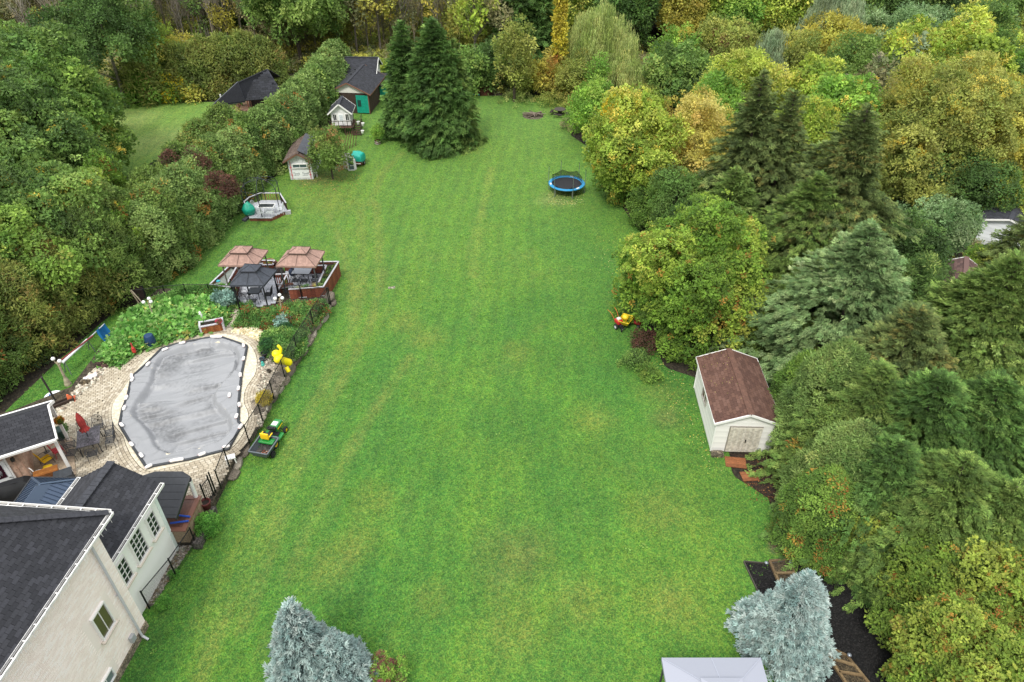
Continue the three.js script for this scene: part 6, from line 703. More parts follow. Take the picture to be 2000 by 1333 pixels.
tree('broad', 1905, 1190, 4.2, 105, 'rust', 'large orange flecked bush tree in the bottom right corner', { accent: [ORANGE, 0.08], low: -0.1, coarse: 1 });
tree('broad', 1985, 1240, 4.4, 100, 'rust', 'rusty bush tree cut by the bottom right corner of the photo', { accent: [ORANGE, 0.14], low: -0.1, coarse: 1 });
tree('broad', 1830, 1310, 2.2, 55, 'maple', 'low green bush tree beside the black mulch at the bottom of the photo', { accent: [ORANGE, 0.15], low: -0.2, coarse: 1 });
tree('spruce', 1985, 950, 6.5, 90, 'spruce', 'grey green conifer at the right border above the rusty bushes', { power: 1.6 });
tree('broad', 1628, 1075, 1.5, 32, 'mapleDeep', 'low green bush at the upper end of the black mulch', { low: -0.2, accent: [ORANGE, 0.1] });
// ---- right hand wood behind
tree('broad', 1880, 138, 10.5, 132, 'olive', 'great round golden olive tree in the right hand wood', { leaf: 'fine', accent: [GOLDEN, 0.12] });
tree('broad', 1975, 175, 9, 80, 'gold', 'golden tree at the right border behind the great round one');
tree('broad', 1870, 62, 9.5, 120, 'yellowGreen', 'bright yellow green tree above the great round golden one', { accent: [GOLDEN, 0.1], coarse: 1 });
tree('broad', 1455, 112, 8.5, 66, 'yellowGreen', 'yellow green tree above the twin dark spruces', {});
tree('broad', 1415, 150, 7.5, 60, 'lime', 'lime yellow tree left of the twin dark spruces', {});
tree('broad', 1595, 118, 8.5, 52, 'yellowGreen', 'bright yellow crown right of the twin dark spruces', { coarse: 1 });
tree('broad', 1660, 148, 9, 76, 'lime', 'fresh lime tree above the large ragged spruce', { coarse: 1, accent: [GOLDEN, 0.15] });
tree('broad', 1615, 205, 7.5, 70, 'yellowGreen', 'yellow green tree between the two groups of spruces', { accent: [GOLDEN, 0.15] });
tree('broad', 1690, 78, 8.5, 60, 'mid', 'mid green tree in the right hand wood below the pale willow', {});
tree('bare', 1720, 110, 9, 40, 'grey', 'thin grey branched tree in the right hand wood', { fill: 0.4 });
tree('bare', 1785, 85, 8.5, 40, 'willowPale', 'thin leafless tree left of the bright yellow green crown', { fill: 0.45 });
tree('bare', 1905, 70, 9, 30, 'yellowGreen', 'bare limbed tree standing in the bright yellow green crown', { fill: 0.2 });
tree('broad', 1640, 45, 8, 62, 'gold', 'golden crown in front of the pale hanging willow', {});
tree('broad', 1710, 48, 8, 46, 'gold', 'smaller golden crown right of the other golden crown', {});
tree('willow', 1650, -40, 12, 52, 'willowPale', 'pale grey willow at the top of the right hand wood');
tree('willow', 1515, 60, 8, 34, 'willowPale', 'grey green weeping crown beside the orange sapling', {});
tree('poplar', 1534, 92, 6, 11, 'yellow', 'small orange yellow sapling in the right hand wood');
tree('broad', 1440, 50, 8, 56, 'olive', 'brownish rounded tree right of the weeping willow', { accent: [WINE, 0.12] });
tree('broad', 1405, 28, 8.5, 40, 'olive', 'narrow olive tree right of the weeping willow', {});
tree('broad', 1335, 46, 8, 26, 'lime', 'yellow topped young tree right of the weeping willow', { accent: [GOLDEN, 0.3] });
tree('broad', 1300, 66, 6.5, 26, 'lime', 'slender lime tree at the right foot of the weeping willow', {});
tree('broad', 1575, 60, 8, 40, 'olive', 'olive tree right of the orange yellow sapling', {});
tree('broad', 1790, 28, 9, 90, 'sumac', 'blue green tree near the top of the right hand wood', {});
tree('broad', 1930, 25, 9.5, 60, 'mid', 'green tree in the upper right corner of the wood', {});
tree('broad', 1740, 190, 7, 50, 'olive', 'brownish tree behind the large ragged spruce', { accent: [GOLDEN, 0.1] });
tree('broad', 1800, 310, 4.6, 70, 'olive', 'low olive tree under the great round golden one', { fill: 0.8 });
tree('broad', 1900, 300, 5.5, 80, 'dark', 'shaded green tree under the right side of the great round golden one', {});
tree('broad', 1990, 352, 4, 62, 'yellowGreen', 'yellowish tree above the white neighbour wall', {});
tree('broad', 1790, 445, 5, 70, 'dark', 'dark green tree right of the blue tinted spruce tip', {});
tree('broad', 1850, 400, 4.2, 60, 'sumac', 'blue green bush tree left of the white neighbour wall', {});
tree('spruce', 2042, 405, 7.5, 50, 'spruceOlive', 'yellowish conifer in front of the white neighbour wall', { power: 1.4 });
tree('broad', 1790, 510, 5.5, 62, 'dark', 'dark cedar like tree left of the brown neighbour roof', { leaf: 'cedar' });
tree('broad', 1950, 496, 3.6, 50, 'maple', 'yellowish bush tree below the white neighbour wall', {});
// ---- left: the clipped hedge line, big trees behind it and the trees of the neighbouring garden
const H1 = 'front cedars of the left hedge', H2 = 'leafy middle of the left hedge', H3 = 'far end of the left hedge', H4 = 'brown green cedars behind the open pavilion';
for (const [x, z, h, R, pal, acc] of [[-27.6, -41.2, 6.4, 2.3, 'hedge'], [-29.0, -38.6, 6.2, 2.5, 'hedgeBrown'], [-30.2, -35.4, 5.8, 2.6, 'hedgeBrown'], [-31.2, -32.4, 5.9, 2.5, 'hedge'], [-32.2, -29.4, 5.8, 2.5, 'hedge'], [-33.4, -26.4, 5.6, 2.5, 'hedgeBrown'], [-32.4, -39.6, 6.4, 2.5, 'hedge'], [-34.6, -34.8, 6.0, 2.6, 'hedgeBrown'], [-35.4, -30.4, 5.8, 2.6, 'hedgeBrown'], [-30.6, -41.8, 6.6, 2.3, 'hedge'], [-34, -24, 5.4, 2.4, 'hedge'], [-38.5, -33.5, 6.0, 2.6, 'hedgeBrown'], [-37.8, -37.8, 6.4, 2.6, 'hedge']]) hedgeTree(x, z, h, R, pal, H1, 'bulky brown tinted cedar in the front stretch of the left hedge', acc ?? [ORANGE, 0.035]);
function hedgeTree(x, z, h, R, pal, group, label, accent, o = {}) {
  const g = thing('hedge_cedar', label, 'tree', V(x, 0, z), 0, group), seed = treeSeed++, dist = Math.hypot(x, z, 23), s = clamp(dist * 0.0085, 0.2, 1);
  sprays += columnCrown(g, h, R, { seed, pal: PAL[pal], s: s * 0.9, power: o.power ?? 2.6, accent, bumps: 0.45, kind: o.leaf ?? 'cedar' }); trunkMesh(h * 0.7, 0.1, g, seed, bark, 0); return g;
}
{ const r = rng(77), line = [[-25.6, -44.2], [-24.9, -50], [-24.8, -54.5], [-23.9, -59.5], [-22.6, -64], [-22, -69], [-21.4, -74], [-21, -79], [-20.8, -84], [-20.4, -89]];
  let run = 0; for (let i = 0; i + 1 < line.length; i++) { const [ax, az] = line[i], [bx, bz] = line[i + 1], l = Math.hypot(bx - ax, bz - az); for (let d = 0; d < l; d += 1.75) { const x = lerp(ax, bx, d / l), z = lerp(az, bz, d / l), mid = z > -61; hedgeTree(x + (r() - 0.5) * 0.45, z, (z < -57 ? 4.7 : 5.2) + 0.6 * r(), (z < -57 ? 1.6 : 1.85) + 0.3 * r(), mid ? (r() < 0.6 ? 'hedgePale' : 'hedge') : r() < 0.7 ? 'hedgePale' : 'mid', mid ? H2 : H3, mid ? 'leafy green bush in the middle stretch of the left hedge' : 'pale green bush in the far stretch of the left hedge beside the sheds', mid ? [ORANGE, 0.03] : [ORANGE, 0.015], { leaf: 'fine' }); run++; } }
  for (const [x, z] of [[-28.4, -45.6], [-27, -49.4], [-26.6, -53.6], [-26.2, -58], [-25.8, -62.4]]) hedgeTree(x, z, 5.4 + 0.6 * r(), 2.2, 'hedge', H2, 'leafy green bush in the middle stretch of the left hedge', [ORANGE, 0.03], { leaf: 'fine' });
  for (const [px, py] of [[330, 302], [368, 300], [392, 306], [415, 340], [446, 352]]) tree('shrub', px, py, 5.8, 13, 'red', 'dark wine red crown growing through the middle of the left hedge', { low: 0.74, s: 0.8, group: 'wine red crowns in the left hedge' }); void run; }
tree('broad', 10, 60, 13, 105, 'mid', 'tall green tree in the upper left corner', { coarse: 1 });
tree('broad', -20, 190, 11, 120, 'mid', 'big leafy green tree at the left border', { coarse: 1, accent: [GOLDEN, 0.04] });
tree('broad', 15, 240, 9, 88, 'mapleDeep', 'big green maple left of the neighbouring lawn', { coarse: 1, accent: [ORANGE, 0.04] });
tree('broad', 58, 350, 8.5, 108, 'mid', 'green maple above the front cedars of the hedge', { coarse: 1, accent: [GOLDEN, 0.05] });
tree('broad', 180, 318, 7, 50, 'maple', 'orange tipped maple between the neighbouring lawn and the hedge', { coarse: 1, accent: [ORANGE, 0.14] });
tree('broad', 10, 420, 7.6, 100, 'mapleDeep', 'green crown at the left border above the front cedars', { coarse: 1 });
tree('broad', 218, 400, 6.0, 36, 'maple', 'small orange tipped crown rising from the hedge', { coarse: 1, accent: [ORANGE, 0.16] });
tree('broad', 60, 120, 9, 70, 'dark', 'dark green tree behind the big green maple', {});
tree('broad', 60, 165, 5, 56, 'dark', 'shady green tree at the left end of the neighbouring lawn', {});
tree('broad', 50, 130, 11, 100, 'mapleDeep', 'yellowish green tree at the upper left border', { coarse: 1 });
tree('broad', 246, 206, 11.5, 92, 'dark', 'tall leaning tree with pale twin trunks at the neighbouring lawn', { base: 1, low: 0.36, bark: paleBark, lean: 0.02, fill: 0.8 });
tree('broad', 300, 196, 3.4, 46, 'lime', 'low bright green bush at the far edge of the neighbouring lawn', { base: 1, low: -0.2 });
tree('shrub', 178, 236, 2.2, 24, 'lime', 'single round bright green bush on the neighbouring lawn', { s: 0.8 });
tree('broad', 332, 150, 2.8, 20, 'yellow', 'yellow bush at the far edge of the neighbouring lawn', { low: -0.1 });
tree('broad', 372, 168, 1.8, 14, 'gold', 'small golden bush right of the yellow one', { low: -0.1 });
for (const [px, py, h, hw] of [[300, 95, 5, 42], [345, 98, 5.2, 34], [388, 88, 5.6, 36], [430, 82, 5.8, 36], [470, 78, 5.8, 38], [510, 88, 5.2, 34], [265, 110, 5, 40]]) tree('cedar', px, py, h, hw, 'hedgeBrown', 'brown green cedar in the row behind the open pavilion', { group: H4, power: 2.4 });
tree('broad', 590, 136, 14, 88, 'mid', 'tall green tree with dark trunks behind the open pavilion', { base: 1, low: 0.26, coarse: 1, fill: 0.85 });
tree('broad', 300, 58, 7, 32, 'yellowGreen', 'yellow leaved tree in front of the grey bare wood', { fill: 0.5, accent: [GOLDEN, 0.4] });
tree('broad', 262, 30, 9, 40, 'yellowGreen', 'yellowish tree right of the tall leaning tree', { fill: 0.6 });
tree('broad', 345, 75, 6, 30, 'gold', 'golden undergrowth tree above the cedar row', { fill: 0.6 });
tree('broad', 640, 112, 3.2, 30, 'dark', 'green bush at the end of the hedge behind the sheds', {});
for (const [px, py, h, hw, pal, label] of [[662, 108, 3, 22, 'yellow', 'yellow bush behind the far grey shed'], [700, 112, 2.6, 20, 'gold', 'golden bush behind the roof of the far grey shed'], [735, 118, 2.4, 20, 'yellowGreen', 'yellowish bush between the far shed and the spruces']]) tree('shrub', px, py, h, hw, pal, label);
// leafless grey trees of the far wood that can be told apart
for (const [px, py, h, pal, label] of [[930, 150, 12, 'yellowGreen', 'grey limbed tree with yellow leaves behind the dark spruces'], [975, 148, 12, 'grey', 'grey branched tree at the middle of the far wood'], [700, 120, 12, 'grey', 'grey leafless tree above the far shed roof'], [648, 110, 13, 'olive', 'thin grey tree right of the tall green tree with dark trunks'], [745, 118, 12, 'gold', 'thin bare tree left of the dark spruces']]) tree('bare', px, py, h, 36, pal, label, { base: 1, fill: 0.35 });
tree('spruce', 1010, 142, 13, 44, 'spruceDeep', 'tall dark pine left of the slim yellow poplar', { base: 1, power: 2 });
tree('spruce', 1048, 138, 13, 40, 'spruceDeep', 'dark pine standing right behind the slim yellow poplar', { base: 1, power: 2 });
tree('broad', 1005, 40, 9, 36, 'olive', 'grey green tree above the middle bushes of the far lawn edge', { fill: 0.7 });
// ---- woodland beyond, which reads as one mass
{ const r = rng(909), crowns = [], trunks = [], twigs = [], pals = { left: ['grey', 'olive', 'grey', 'yellowGreen', 'dark', 'gold'], mid: ['olive', 'yellowGreen', 'dark', 'grey', 'gold', 'spruceDeep'], right: ['mid', 'yellowGreen', 'olive', 'dark', 'lime', 'gold', 'sumac', 'spruceDeep'] };
  const pole = b().bar(V(0, 0, 0), V(0, 1, 0), 1, 5, 0.35).geometry(), grow = (x, z, h, R, pal, density) => { const s = 0.95, cy = h * 0.6; const n = Math.round(density * 9 * R * h / (s * s)); for (let i = 0; i < n; i++) { const d = ball3(r), q = 0.7 + 0.35 * r(), p = V(x + d.x * R * q * (0.8 + 0.4 * noise(d.y * 3 + x, d.z * 3)), cy + d.y * h * 0.42 * q, z + d.z * R * q); crowns.push([posed(p, d.add(V(0, 0.3, 0)).normalize(), r() * 6, s * (0.6 + 0.6 * r())), tint(pal(r()), r)]); }
    if (density < 0.3) twigs.push([new THREE.Matrix4().compose(V(x, 0, z), new THREE.Quaternion().setFromAxisAngle(UP, r() * 6), V(h * 0.9, h, h * 0.9)), tint(lin(['#8d877a', '#9a927e', '#7c766a'][Math.floor(r() * 3)]), r, 0.2)]); const w = 0.09 + 0.1 * r(); trunks.push([new THREE.Matrix4().compose(V(x, 0, z), new THREE.Quaternion().setFromEuler(new THREE.Euler((r() - 0.5) * 0.12, 0, (r() - 0.5) * 0.12)), V(w, h * 0.95, w)), tint(lin('#7a7264'), r, 0.3)]); };
  for (let row = 0; row < 8; row++) for (let x = -112; x < 116; x += 4.3) { const z = -99 - row * 6.5 - 3 * r(), xx = x + 3 * (r() - 0.5), side = xx < -8 ? 'left' : xx < 18 ? 'mid' : 'right', list = pals[side], pal = PAL[list[Math.floor(r() * list.length)]]; if (side === 'left' && row < 4 && r() < 0.8) grow(xx, z, 11 + 4 * r(), 1.7, pal, 0.16); else grow(xx, z, 8 + 5 * r(), 2.2 + 1.2 * r(), pal, side === 'right' ? 1 : 0.75); }
  for (let i = 0; i < 95; i++) { const z = -58 - 42 * r(), x = 26 + (-z) * 0.32 + r() * 46; if (x < 30 && z > -62) continue; grow(x, z, 4 + 4 * r(), 2.2 + r(), PAL[pals.right[Math.floor(r() * 8)]], 0.8); }
  for (let i = 0; i < 70; i++) { const z = -52 - 50 * r(), x = -52 - (-z - 50) * 0.45 - r() * 36; grow(x, z, 8 + 5 * r(), 3 + r(), PAL[r() < 0.6 ? 'mid' : 'dark'], 0.8); }
  for (let i = 0; i < 190; i++) { const h = 9 + 6 * r(), x = -66 + 60 * r(), z = -97 - 34 * r(); twigs.push([new THREE.Matrix4().compose(V(x, 0, z), new THREE.Quaternion().setFromAxisAngle(UP, r() * 6), V(h * 0.8, h, h * 0.8)), tint(lin(['#8d877a', '#9a927e', '#7c766a'][i % 3]), r, 0.2)]); const w = 0.07 + 0.06 * r(); trunks.push([new THREE.Matrix4().compose(V(x, 0, z), new THREE.Quaternion(), V(w, h * 0.95, w)), tint(lin('#857d70'), r, 0.3)]); }
  sprays += crowns.length;
  const g = new THREE.Group(); g.name = 'woodland'; scene.add(g); tag(g, 'far wood of mixed autumn trees closing the view', 'woodland', null, 'stuff'); crownMeshes(crowns, 'fine', g, 'crowns', leafMat, 'stuff'); copies('trunks', pole, M('#ffffff', 0.95), trunks, g); const tg = b(); for (let i = 0; i < 34; i++) { const t = 0.25 + 0.7 * r(), a = r() * 6.28, l = 0.2 * (1.15 - t), s = V(0, t, 0), e = V(Math.cos(a) * l, t + l * (1.2 + r()), Math.sin(a) * l); tg.bar(s, e, 0.0045, 3, 0.002); for (let k = 0; k < 3; k++) { const m = s.clone().lerp(e, 0.3 + 0.6 * r()); tg.bar(m, m.clone().add(V((r() - 0.5) * l, l * (0.4 + 0.6 * r()), (r() - 0.5) * l)), 0.0026, 3, 0.0014); } } copies('branches', tg.geometry(), M('#ffffff', 0.95), twigs, g);
  // brushwood on the ground below: dead stems and low leaves
  const low = []; const floor = (n, x0, x1, z0, z1, names, s0, hgt, skip) => { for (let i = 0; i < n; i++) { const x = lerp(x0, x1, r()), z = lerp(z0, z1, r()); if (skip?.(x, z)) continue; const s = s0 * (0.6 + 0.7 * r()); low.push([posed(V(x, hgt * r() * r(), z), V(r() - 0.5, 1.2, r() - 0.5).normalize(), r() * 6, s), tint(PAL[names[Math.floor(r() * names.length)]](r()), r, 0.3)]); } };
  const onLawn = (x, z) => inside([x, z], lawnEdge) || inside([x, z], neighbourEdge) || nearest([x, z], lawnEdge)[0] < 0.8 || nearest([x, z], neighbourEdge)[0] < 0.8 || (x < -17.5 && x > -30 && z < -62 && z > -92);
  floor(9000, -75, 75, -84, -104, ['grey', 'olive', 'gold', 'grey', 'dark'], 0.7, 1.8, onLawn);
  floor(6500, -72, -8, -91, -128, ['grey', 'gold', 'yellowGreen', 'olive', 'grey'], 0.75, 2.6, onLawn);
  floor(9000, 10, 46, -14, -86, ['dark', 'olive', 'mid', 'grey'], 0.42, 0.8, (x, z) => onLawn(x, z) || (x < 15 && z > -34 && z < -22) || (x < 17 && z > -23));
  floor(6000, -62, -28, -24, -100, ['dark', 'olive', 'mid'], 0.5, 0.8, onLawn);
  sprays += low.length; const u = new THREE.Group(); u.name = 'undergrowth'; scene.add(u); tag(u, 'low brush and weeds between the trees', 'undergrowth', null, 'stuff'); crownMeshes(low, 'fine', u, 'leaves', leafMat, 'stuff'); }

// ---------------------------------------------------------------- fence round the pool garden
{
  const wire = M('#17181a', 0.5, { metalness: 0.3 });
  const fence = (name, label, pts, h, closed) => { const g = thing(name, label, 'fence'); pts.forEach((p, i) => { b().bar(p, V(p.x, p.y + h + 0.04, p.z), 0.035, 7).ball(0.042, p.x, p.y + h + 0.05, p.z, 1, 0.6, 1).mesh('post', wire, g); if (i + 1 >= pts.length) return; const q = pts[i + 1], a = V(p.x, p.y + h, p.z), c = V(q.x, q.y + h, q.z); b().bar(a, c, 0.022, 6).mesh('top_rail', wire, g);
      const l = Math.hypot(q.x - p.x, q.z - p.z), P = [], dir = V((q.x - p.x) / l, 0, (q.z - p.z) / l), wv = 0.0035, put = (s0, y0, s1, y1) => { const A = V(p.x + dir.x * s0, lerp(p.y, q.y, s0 / l) + y0, p.z + dir.z * s0), C = V(p.x + dir.x * s1, lerp(p.y, q.y, s1 / l) + y1, p.z + dir.z * s1), n = V(-dir.z, 0, dir.x).multiplyScalar(wv), u = V(0, wv, 0); P.push(A.clone().add(u), A.clone().sub(u), C.clone().sub(u), A.clone().add(u), C.clone().sub(u), C.clone().add(u)); P.push(A.clone().add(n), A.clone().sub(n), C.clone().sub(n), A.clone().add(n), C.clone().sub(n), C.clone().add(n)); };
      const hh = h - 0.06, step = 0.085; for (let s = -hh; s < l; s += step) { let a0 = Math.max(s, 0), y0 = 0.05 + (a0 - s), a1 = Math.min(s + hh, l), y1 = 0.05 + (a1 - s); if (a1 > a0) { put(a0, y0, a1, y1); put(a0, hh + 0.1 - y0, a1, hh + 0.1 - y1); } }
      const gm = new THREE.BufferGeometry().setFromPoints(P); gm.computeVertexNormals(); b().add(gm).mesh('chain_link', M('#17181a', 0.6, { side: THREE.DoubleSide }), g); }); return g; };
  const T2 = (x, y, h = TOP) => at(x, y, h).setY(h);
  fence('chain_link_fence', 'black chain link fence along the lawn side of the pool terrace', [[432, 955], [448, 912], [487, 866], [513, 824], [535, 779], [556, 738], [581, 690], [612, 639], [643, 594]].map(([x, y]) => T2(x, y)), 1.25);
  fence('chain_link_fence', 'black chain link fence between the garden and the wooden decks', [[646, 595], [591, 590], [548, 588]].map(([x, y]) => T2(x, y, 0.2)), 1.3);
  fence('chain_link_fence', 'black chain link fence at the back of the squash bed', [[459, 590], [414, 588], [368, 588], [328, 591], [290, 597], [243, 600]].map(([x, y]) => T2(x, y, 0.2)), 1.3);
  fence('chain_link_fence', 'black chain link fence beside the house wing and pebble strip', [[292, 1190], [344, 1126], [384, 1066]].map(([x, y]) => T2(x, y, 0.03)), 1.2);
  const gt = thing('garden_gate', 'tall black mesh gate frame at the corner of the dark gazebo', 'gate'), g0 = T2(474, 626, 0.3), g1 = T2(462, 592, 0.3); for (const p of [g0, g1]) b().bar(p, V(p.x, p.y + 1.9, p.z), 0.05, 7).mesh('post', wire, gt); for (const y of [0.15, 1.0, 1.85]) b().bar(V(g0.x, g0.y + y, g0.z), V(g1.x, g1.y + y, g1.z), 0.025, 6).mesh('rail', wire, gt); for (let i = 1; i < 8; i++) { const p = g0.clone().lerp(g1, i / 8); b().bar(V(p.x, p.y + 0.15, p.z), V(p.x, p.y + 1.85, p.z), 0.012, 5).mesh('gate_bar', wire, gt); }
  const g2 = thing('garden_gate', 'low black gate in the fence beside the hot tub', 'gate'), a = T2(405, 985), c = T2(418, 968); for (const p of [a, c, T2(421, 962)]) b().bar(p, V(p.x, p.y + 1.4, p.z), 0.04, 7).mesh('post', wire, g2); for (const y of [0.12, 1.2]) b().bar(V(a.x, a.y + y, a.z), V(c.x, c.y + y, c.z), 0.022, 6).mesh('rail', wire, g2); for (let i = 1; i < 5; i++) { const p = a.clone().lerp(c, i / 5); b().bar(V(p.x, p.y + 0.12, p.z), V(p.x, p.y + 1.2, p.z), 0.01, 5).mesh('gate_bar', wire, g2); }
  const rg = thing('rusty_gate', 'dark gate leaf standing under the hedge at the back corner', 'gate', T2(262, 600, 0.02), 0.15); b().box(1.9, 1.5, 0.05, 0, 0.8, 0).mesh('gate_leaf', M('#3a2a22', 0.9, { tex: 'wood' }), rg); b().box(2.0, 0.05, 0.07, 0, 1.57, 0).box(2.0, 0.05, 0.07, 0, 0.06, 0).box(0.05, 1.55, 0.07, -0.97, 0.8, 0).box(0.05, 1.55, 0.07, 0.97, 0.8, 0).mesh('gate_frame', wire, rg);
}
// ---------------------------------------------------------------- mower, cart, lamps and other garden things
function wheel(parent, x, y, z, R, w, rimColour) { const t = b().add(new THREE.TorusGeometry(R * 0.72, R * 0.28, 10, 22).rotateY(Math.PI / 2).scale(w / (R * 0.56), 1, 1), new THREE.Matrix4().makeTranslation(x, y, z)).mesh('wheel', M('#1a1b1c', 0.9), parent); b().add(new THREE.CylinderGeometry(R * 0.5, R * 0.5, w * 0.8, 16).rotateZ(Math.PI / 2), new THREE.Matrix4().makeTranslation(x, y, z)).add(new THREE.CylinderGeometry(R * 0.15, R * 0.15, w * 1.0, 10).rotateZ(Math.PI / 2), new THREE.Matrix4().makeTranslation(x, y, z)).mesh('rim', M(rimColour, 0.5), t); return t; }
function rounded(w, h, d, r, fn) { const s = new THREE.BoxGeometry(w, h, d, 8, 6, 10), p = s.attributes.position; for (let i = 0; i < p.count; i++) { const v = V(p.getX(i), p.getY(i), p.getZ(i)), c = V(clamp(v.x, -w / 2 + r, w / 2 - r), clamp(v.y, -h / 2 + r, h / 2 - r), clamp(v.z, -d / 2 + r, d / 2 - r)); const q = v.clone().sub(c); if (q.lengthSq() > 0) v.copy(c).add(q.normalize().multiplyScalar(r)); if (fn) fn(v); p.setXYZ(i, v.x, v.y, v.z); } s.computeVertexNormals(); return s; }
{
  const p = at(532, 852, 0.3), ry = Math.PI - 0.1 + 0.0, g = thing('riding_mower', 'green lawn tractor with a yellow seat parked by the terrace wall', 'lawn tractor', V(p.x, 0, p.z), ry - 0.12), GREEN = M('#1f7d34', 0.35, { clearcoat: 0.5 }), DARK = M('#1d1f20', 0.6), YEL = M('#e8c21c', 0.5); // front is +z
  b().add(rounded(0.5, 0.34, 0.72, 0.11, (v) => { v.x *= 1 - 0.12 * (v.z + 0.36); if (v.y > 0) v.y -= 0.1 * Math.max(0, v.z) ** 2; }), new THREE.Matrix4().makeTranslation(0, 0.62, 0.52)).mesh('hood', GREEN, g); b().box(0.012, 0.05, 0.5, 0.256, 0.62, 0.48).box(0.012, 0.05, 0.5, -0.256, 0.62, 0.48).mesh('stripe', YEL, g); b().box(0.34, 0.16, 0.03, 0, 0.56, 0.885).mesh('grille', DARK, g); for (const x of [-0.14, 0.14]) b().ball(0.055, x, 0.64, 0.875, 1.2, 0.8, 0.5).mesh('headlight', M('#dfe3e0', 0.2), g); b().box(0.3, 0.02, 0.3, 0, 0.797, 0.45).mesh('hood_panel', M('#cfd6cc', 0.4), g);
  b().add(rounded(0.46, 0.2, 0.2, 0.06), new THREE.Matrix4().makeTranslation(0, 0.76, 0.1)).mesh('dashboard', DARK, g); b().ring(0.17, 0.018, 0, 0, 0, 0, 'y').box(0.32, 0.02, 0.03).bar(V(0, -0.25, 0.08), V(0, 0, 0), 0.02).mesh('steering_wheel', DARK, g).position.set(0, 0.92, -0.02); g.children.at(-1).rotation.x = 0.45;
  b().add(rounded(0.96, 0.13, 0.62, 0.06), new THREE.Matrix4().makeTranslation(0, 0.55, -0.52)).mesh('fender', GREEN, g); b().box(0.62, 0.05, 0.5, 0, 0.36, 0.02).mesh('footrest', DARK, g); b().add(rounded(1.02, 0.14, 0.62, 0.06), new THREE.Matrix4().makeTranslation(0.02, 0.24, 0.08)).mesh('cutting_deck', GREEN, g); b().box(0.22, 0.1, 0.3, 0.58, 0.22, 0.1).mesh('discharge_chute', DARK, g);
  const seat = b().add(rounded(0.46, 0.1, 0.42, 0.05), new THREE.Matrix4().makeTranslation(0, 0.7, -0.42)).mesh('seat', M('#232526', 0.6), g); b().add(rounded(0.48, 0.4, 0.1, 0.05), new THREE.Matrix4().makeTranslation(0, 0.88, -0.64)).mesh('backrest', YEL, seat); for (const x of [-0.26, 0.26]) b().add(rounded(0.07, 0.06, 0.34, 0.03), new THREE.Matrix4().makeTranslation(x, 0.86, -0.46)).mesh('armrest', YEL, seat);
  for (const x of [-1, 1]) { wheel(g, x * 0.4, 0.27, -0.52, 0.27, 0.22, '#e0bd20'); wheel(g, x * 0.38, 0.19, 0.68, 0.19, 0.16, '#e0bd20'); } b().bar(V(-0.38, 0.2, 0.68), V(0.38, 0.2, 0.68), 0.025).bar(V(-0.4, 0.27, -0.52), V(0.4, 0.27, -0.52), 0.03).mesh('axle', DARK, g); b().box(0.1, 0.04, 0.3, 0, 0.3, -0.85).mesh('tow_bar', DARK, g);
  const q = at(518, 880, 0.3), c = thing('dump_cart', 'grey plastic dump cart hitched behind the green tractor', 'cart', V(q.x, 0, q.z), ry - 0.12), tub = M('#4c5257', 0.55), T0 = [[-0.38, -0.5], [0.38, -0.5], [0.38, 0.5], [-0.38, 0.5]], T1 = [[-0.52, -0.62], [0.52, -0.62], [0.52, 0.62], [-0.52, 0.62]];
  for (let i = 0; i < 4; i++) { const j = (i + 1) % 4; b().slab([V(T0[i][0], 0.36, T0[i][1]), V(T0[j][0], 0.36, T0[j][1]), V(T1[j][0], 0.72, T1[j][1]), V(T1[i][0], 0.72, T1[i][1])], 0.025).mesh('side_panel', tub, c); b().beam(V(T1[i][0], 0.725, T1[i][1]), V(T1[j][0], 0.725, T1[j][1]), 0.06, 0.04).mesh('rim', M('#5d6469', 0.5), c); } b().box(0.78, 0.03, 1.02, 0, 0.35, 0).mesh('floor', M('#5a5550', 0.8, { tex: 'soil' }), c); for (const x of [-0.47, 0.47]) wheel(c, x, 0.2, -0.1, 0.2, 0.14, '#2a2c2e'); b().bar(V(-0.47, 0.2, -0.1), V(0.47, 0.2, -0.1), 0.02).bar(V(0, 0.3, 0.45), V(0, 0.3, 1.05), 0.025).mesh('draw_bar', DARK, c); b().box(0.14, 0.1, 0.012, 0.02, 0.55, 0.52).mesh('white_label', GUTTER, c);
  const lf = [], r = rng(2); for (let i = 0; i < 40; i++) lf.push([posed(V(-0.12 + (r() - 0.5) * 0.36, 0.38 + 0.06 * r(), -0.25 + (r() - 0.5) * 0.3), V(r() - 0.5, 1, r() - 0.5).normalize(), r() * 6, 0.06 + 0.05 * r()), tint(lin(['#a8522c', '#c9a48c', '#7a3a24'][i % 3]), r)]); copies('leaf_litter', leafGeometry([[V(-0.5, 0, 0), V(1, 0, 0), V(0, 0, 0.35), V(0, 0.5, 0), 1]]), leafMat, lf, c);
}
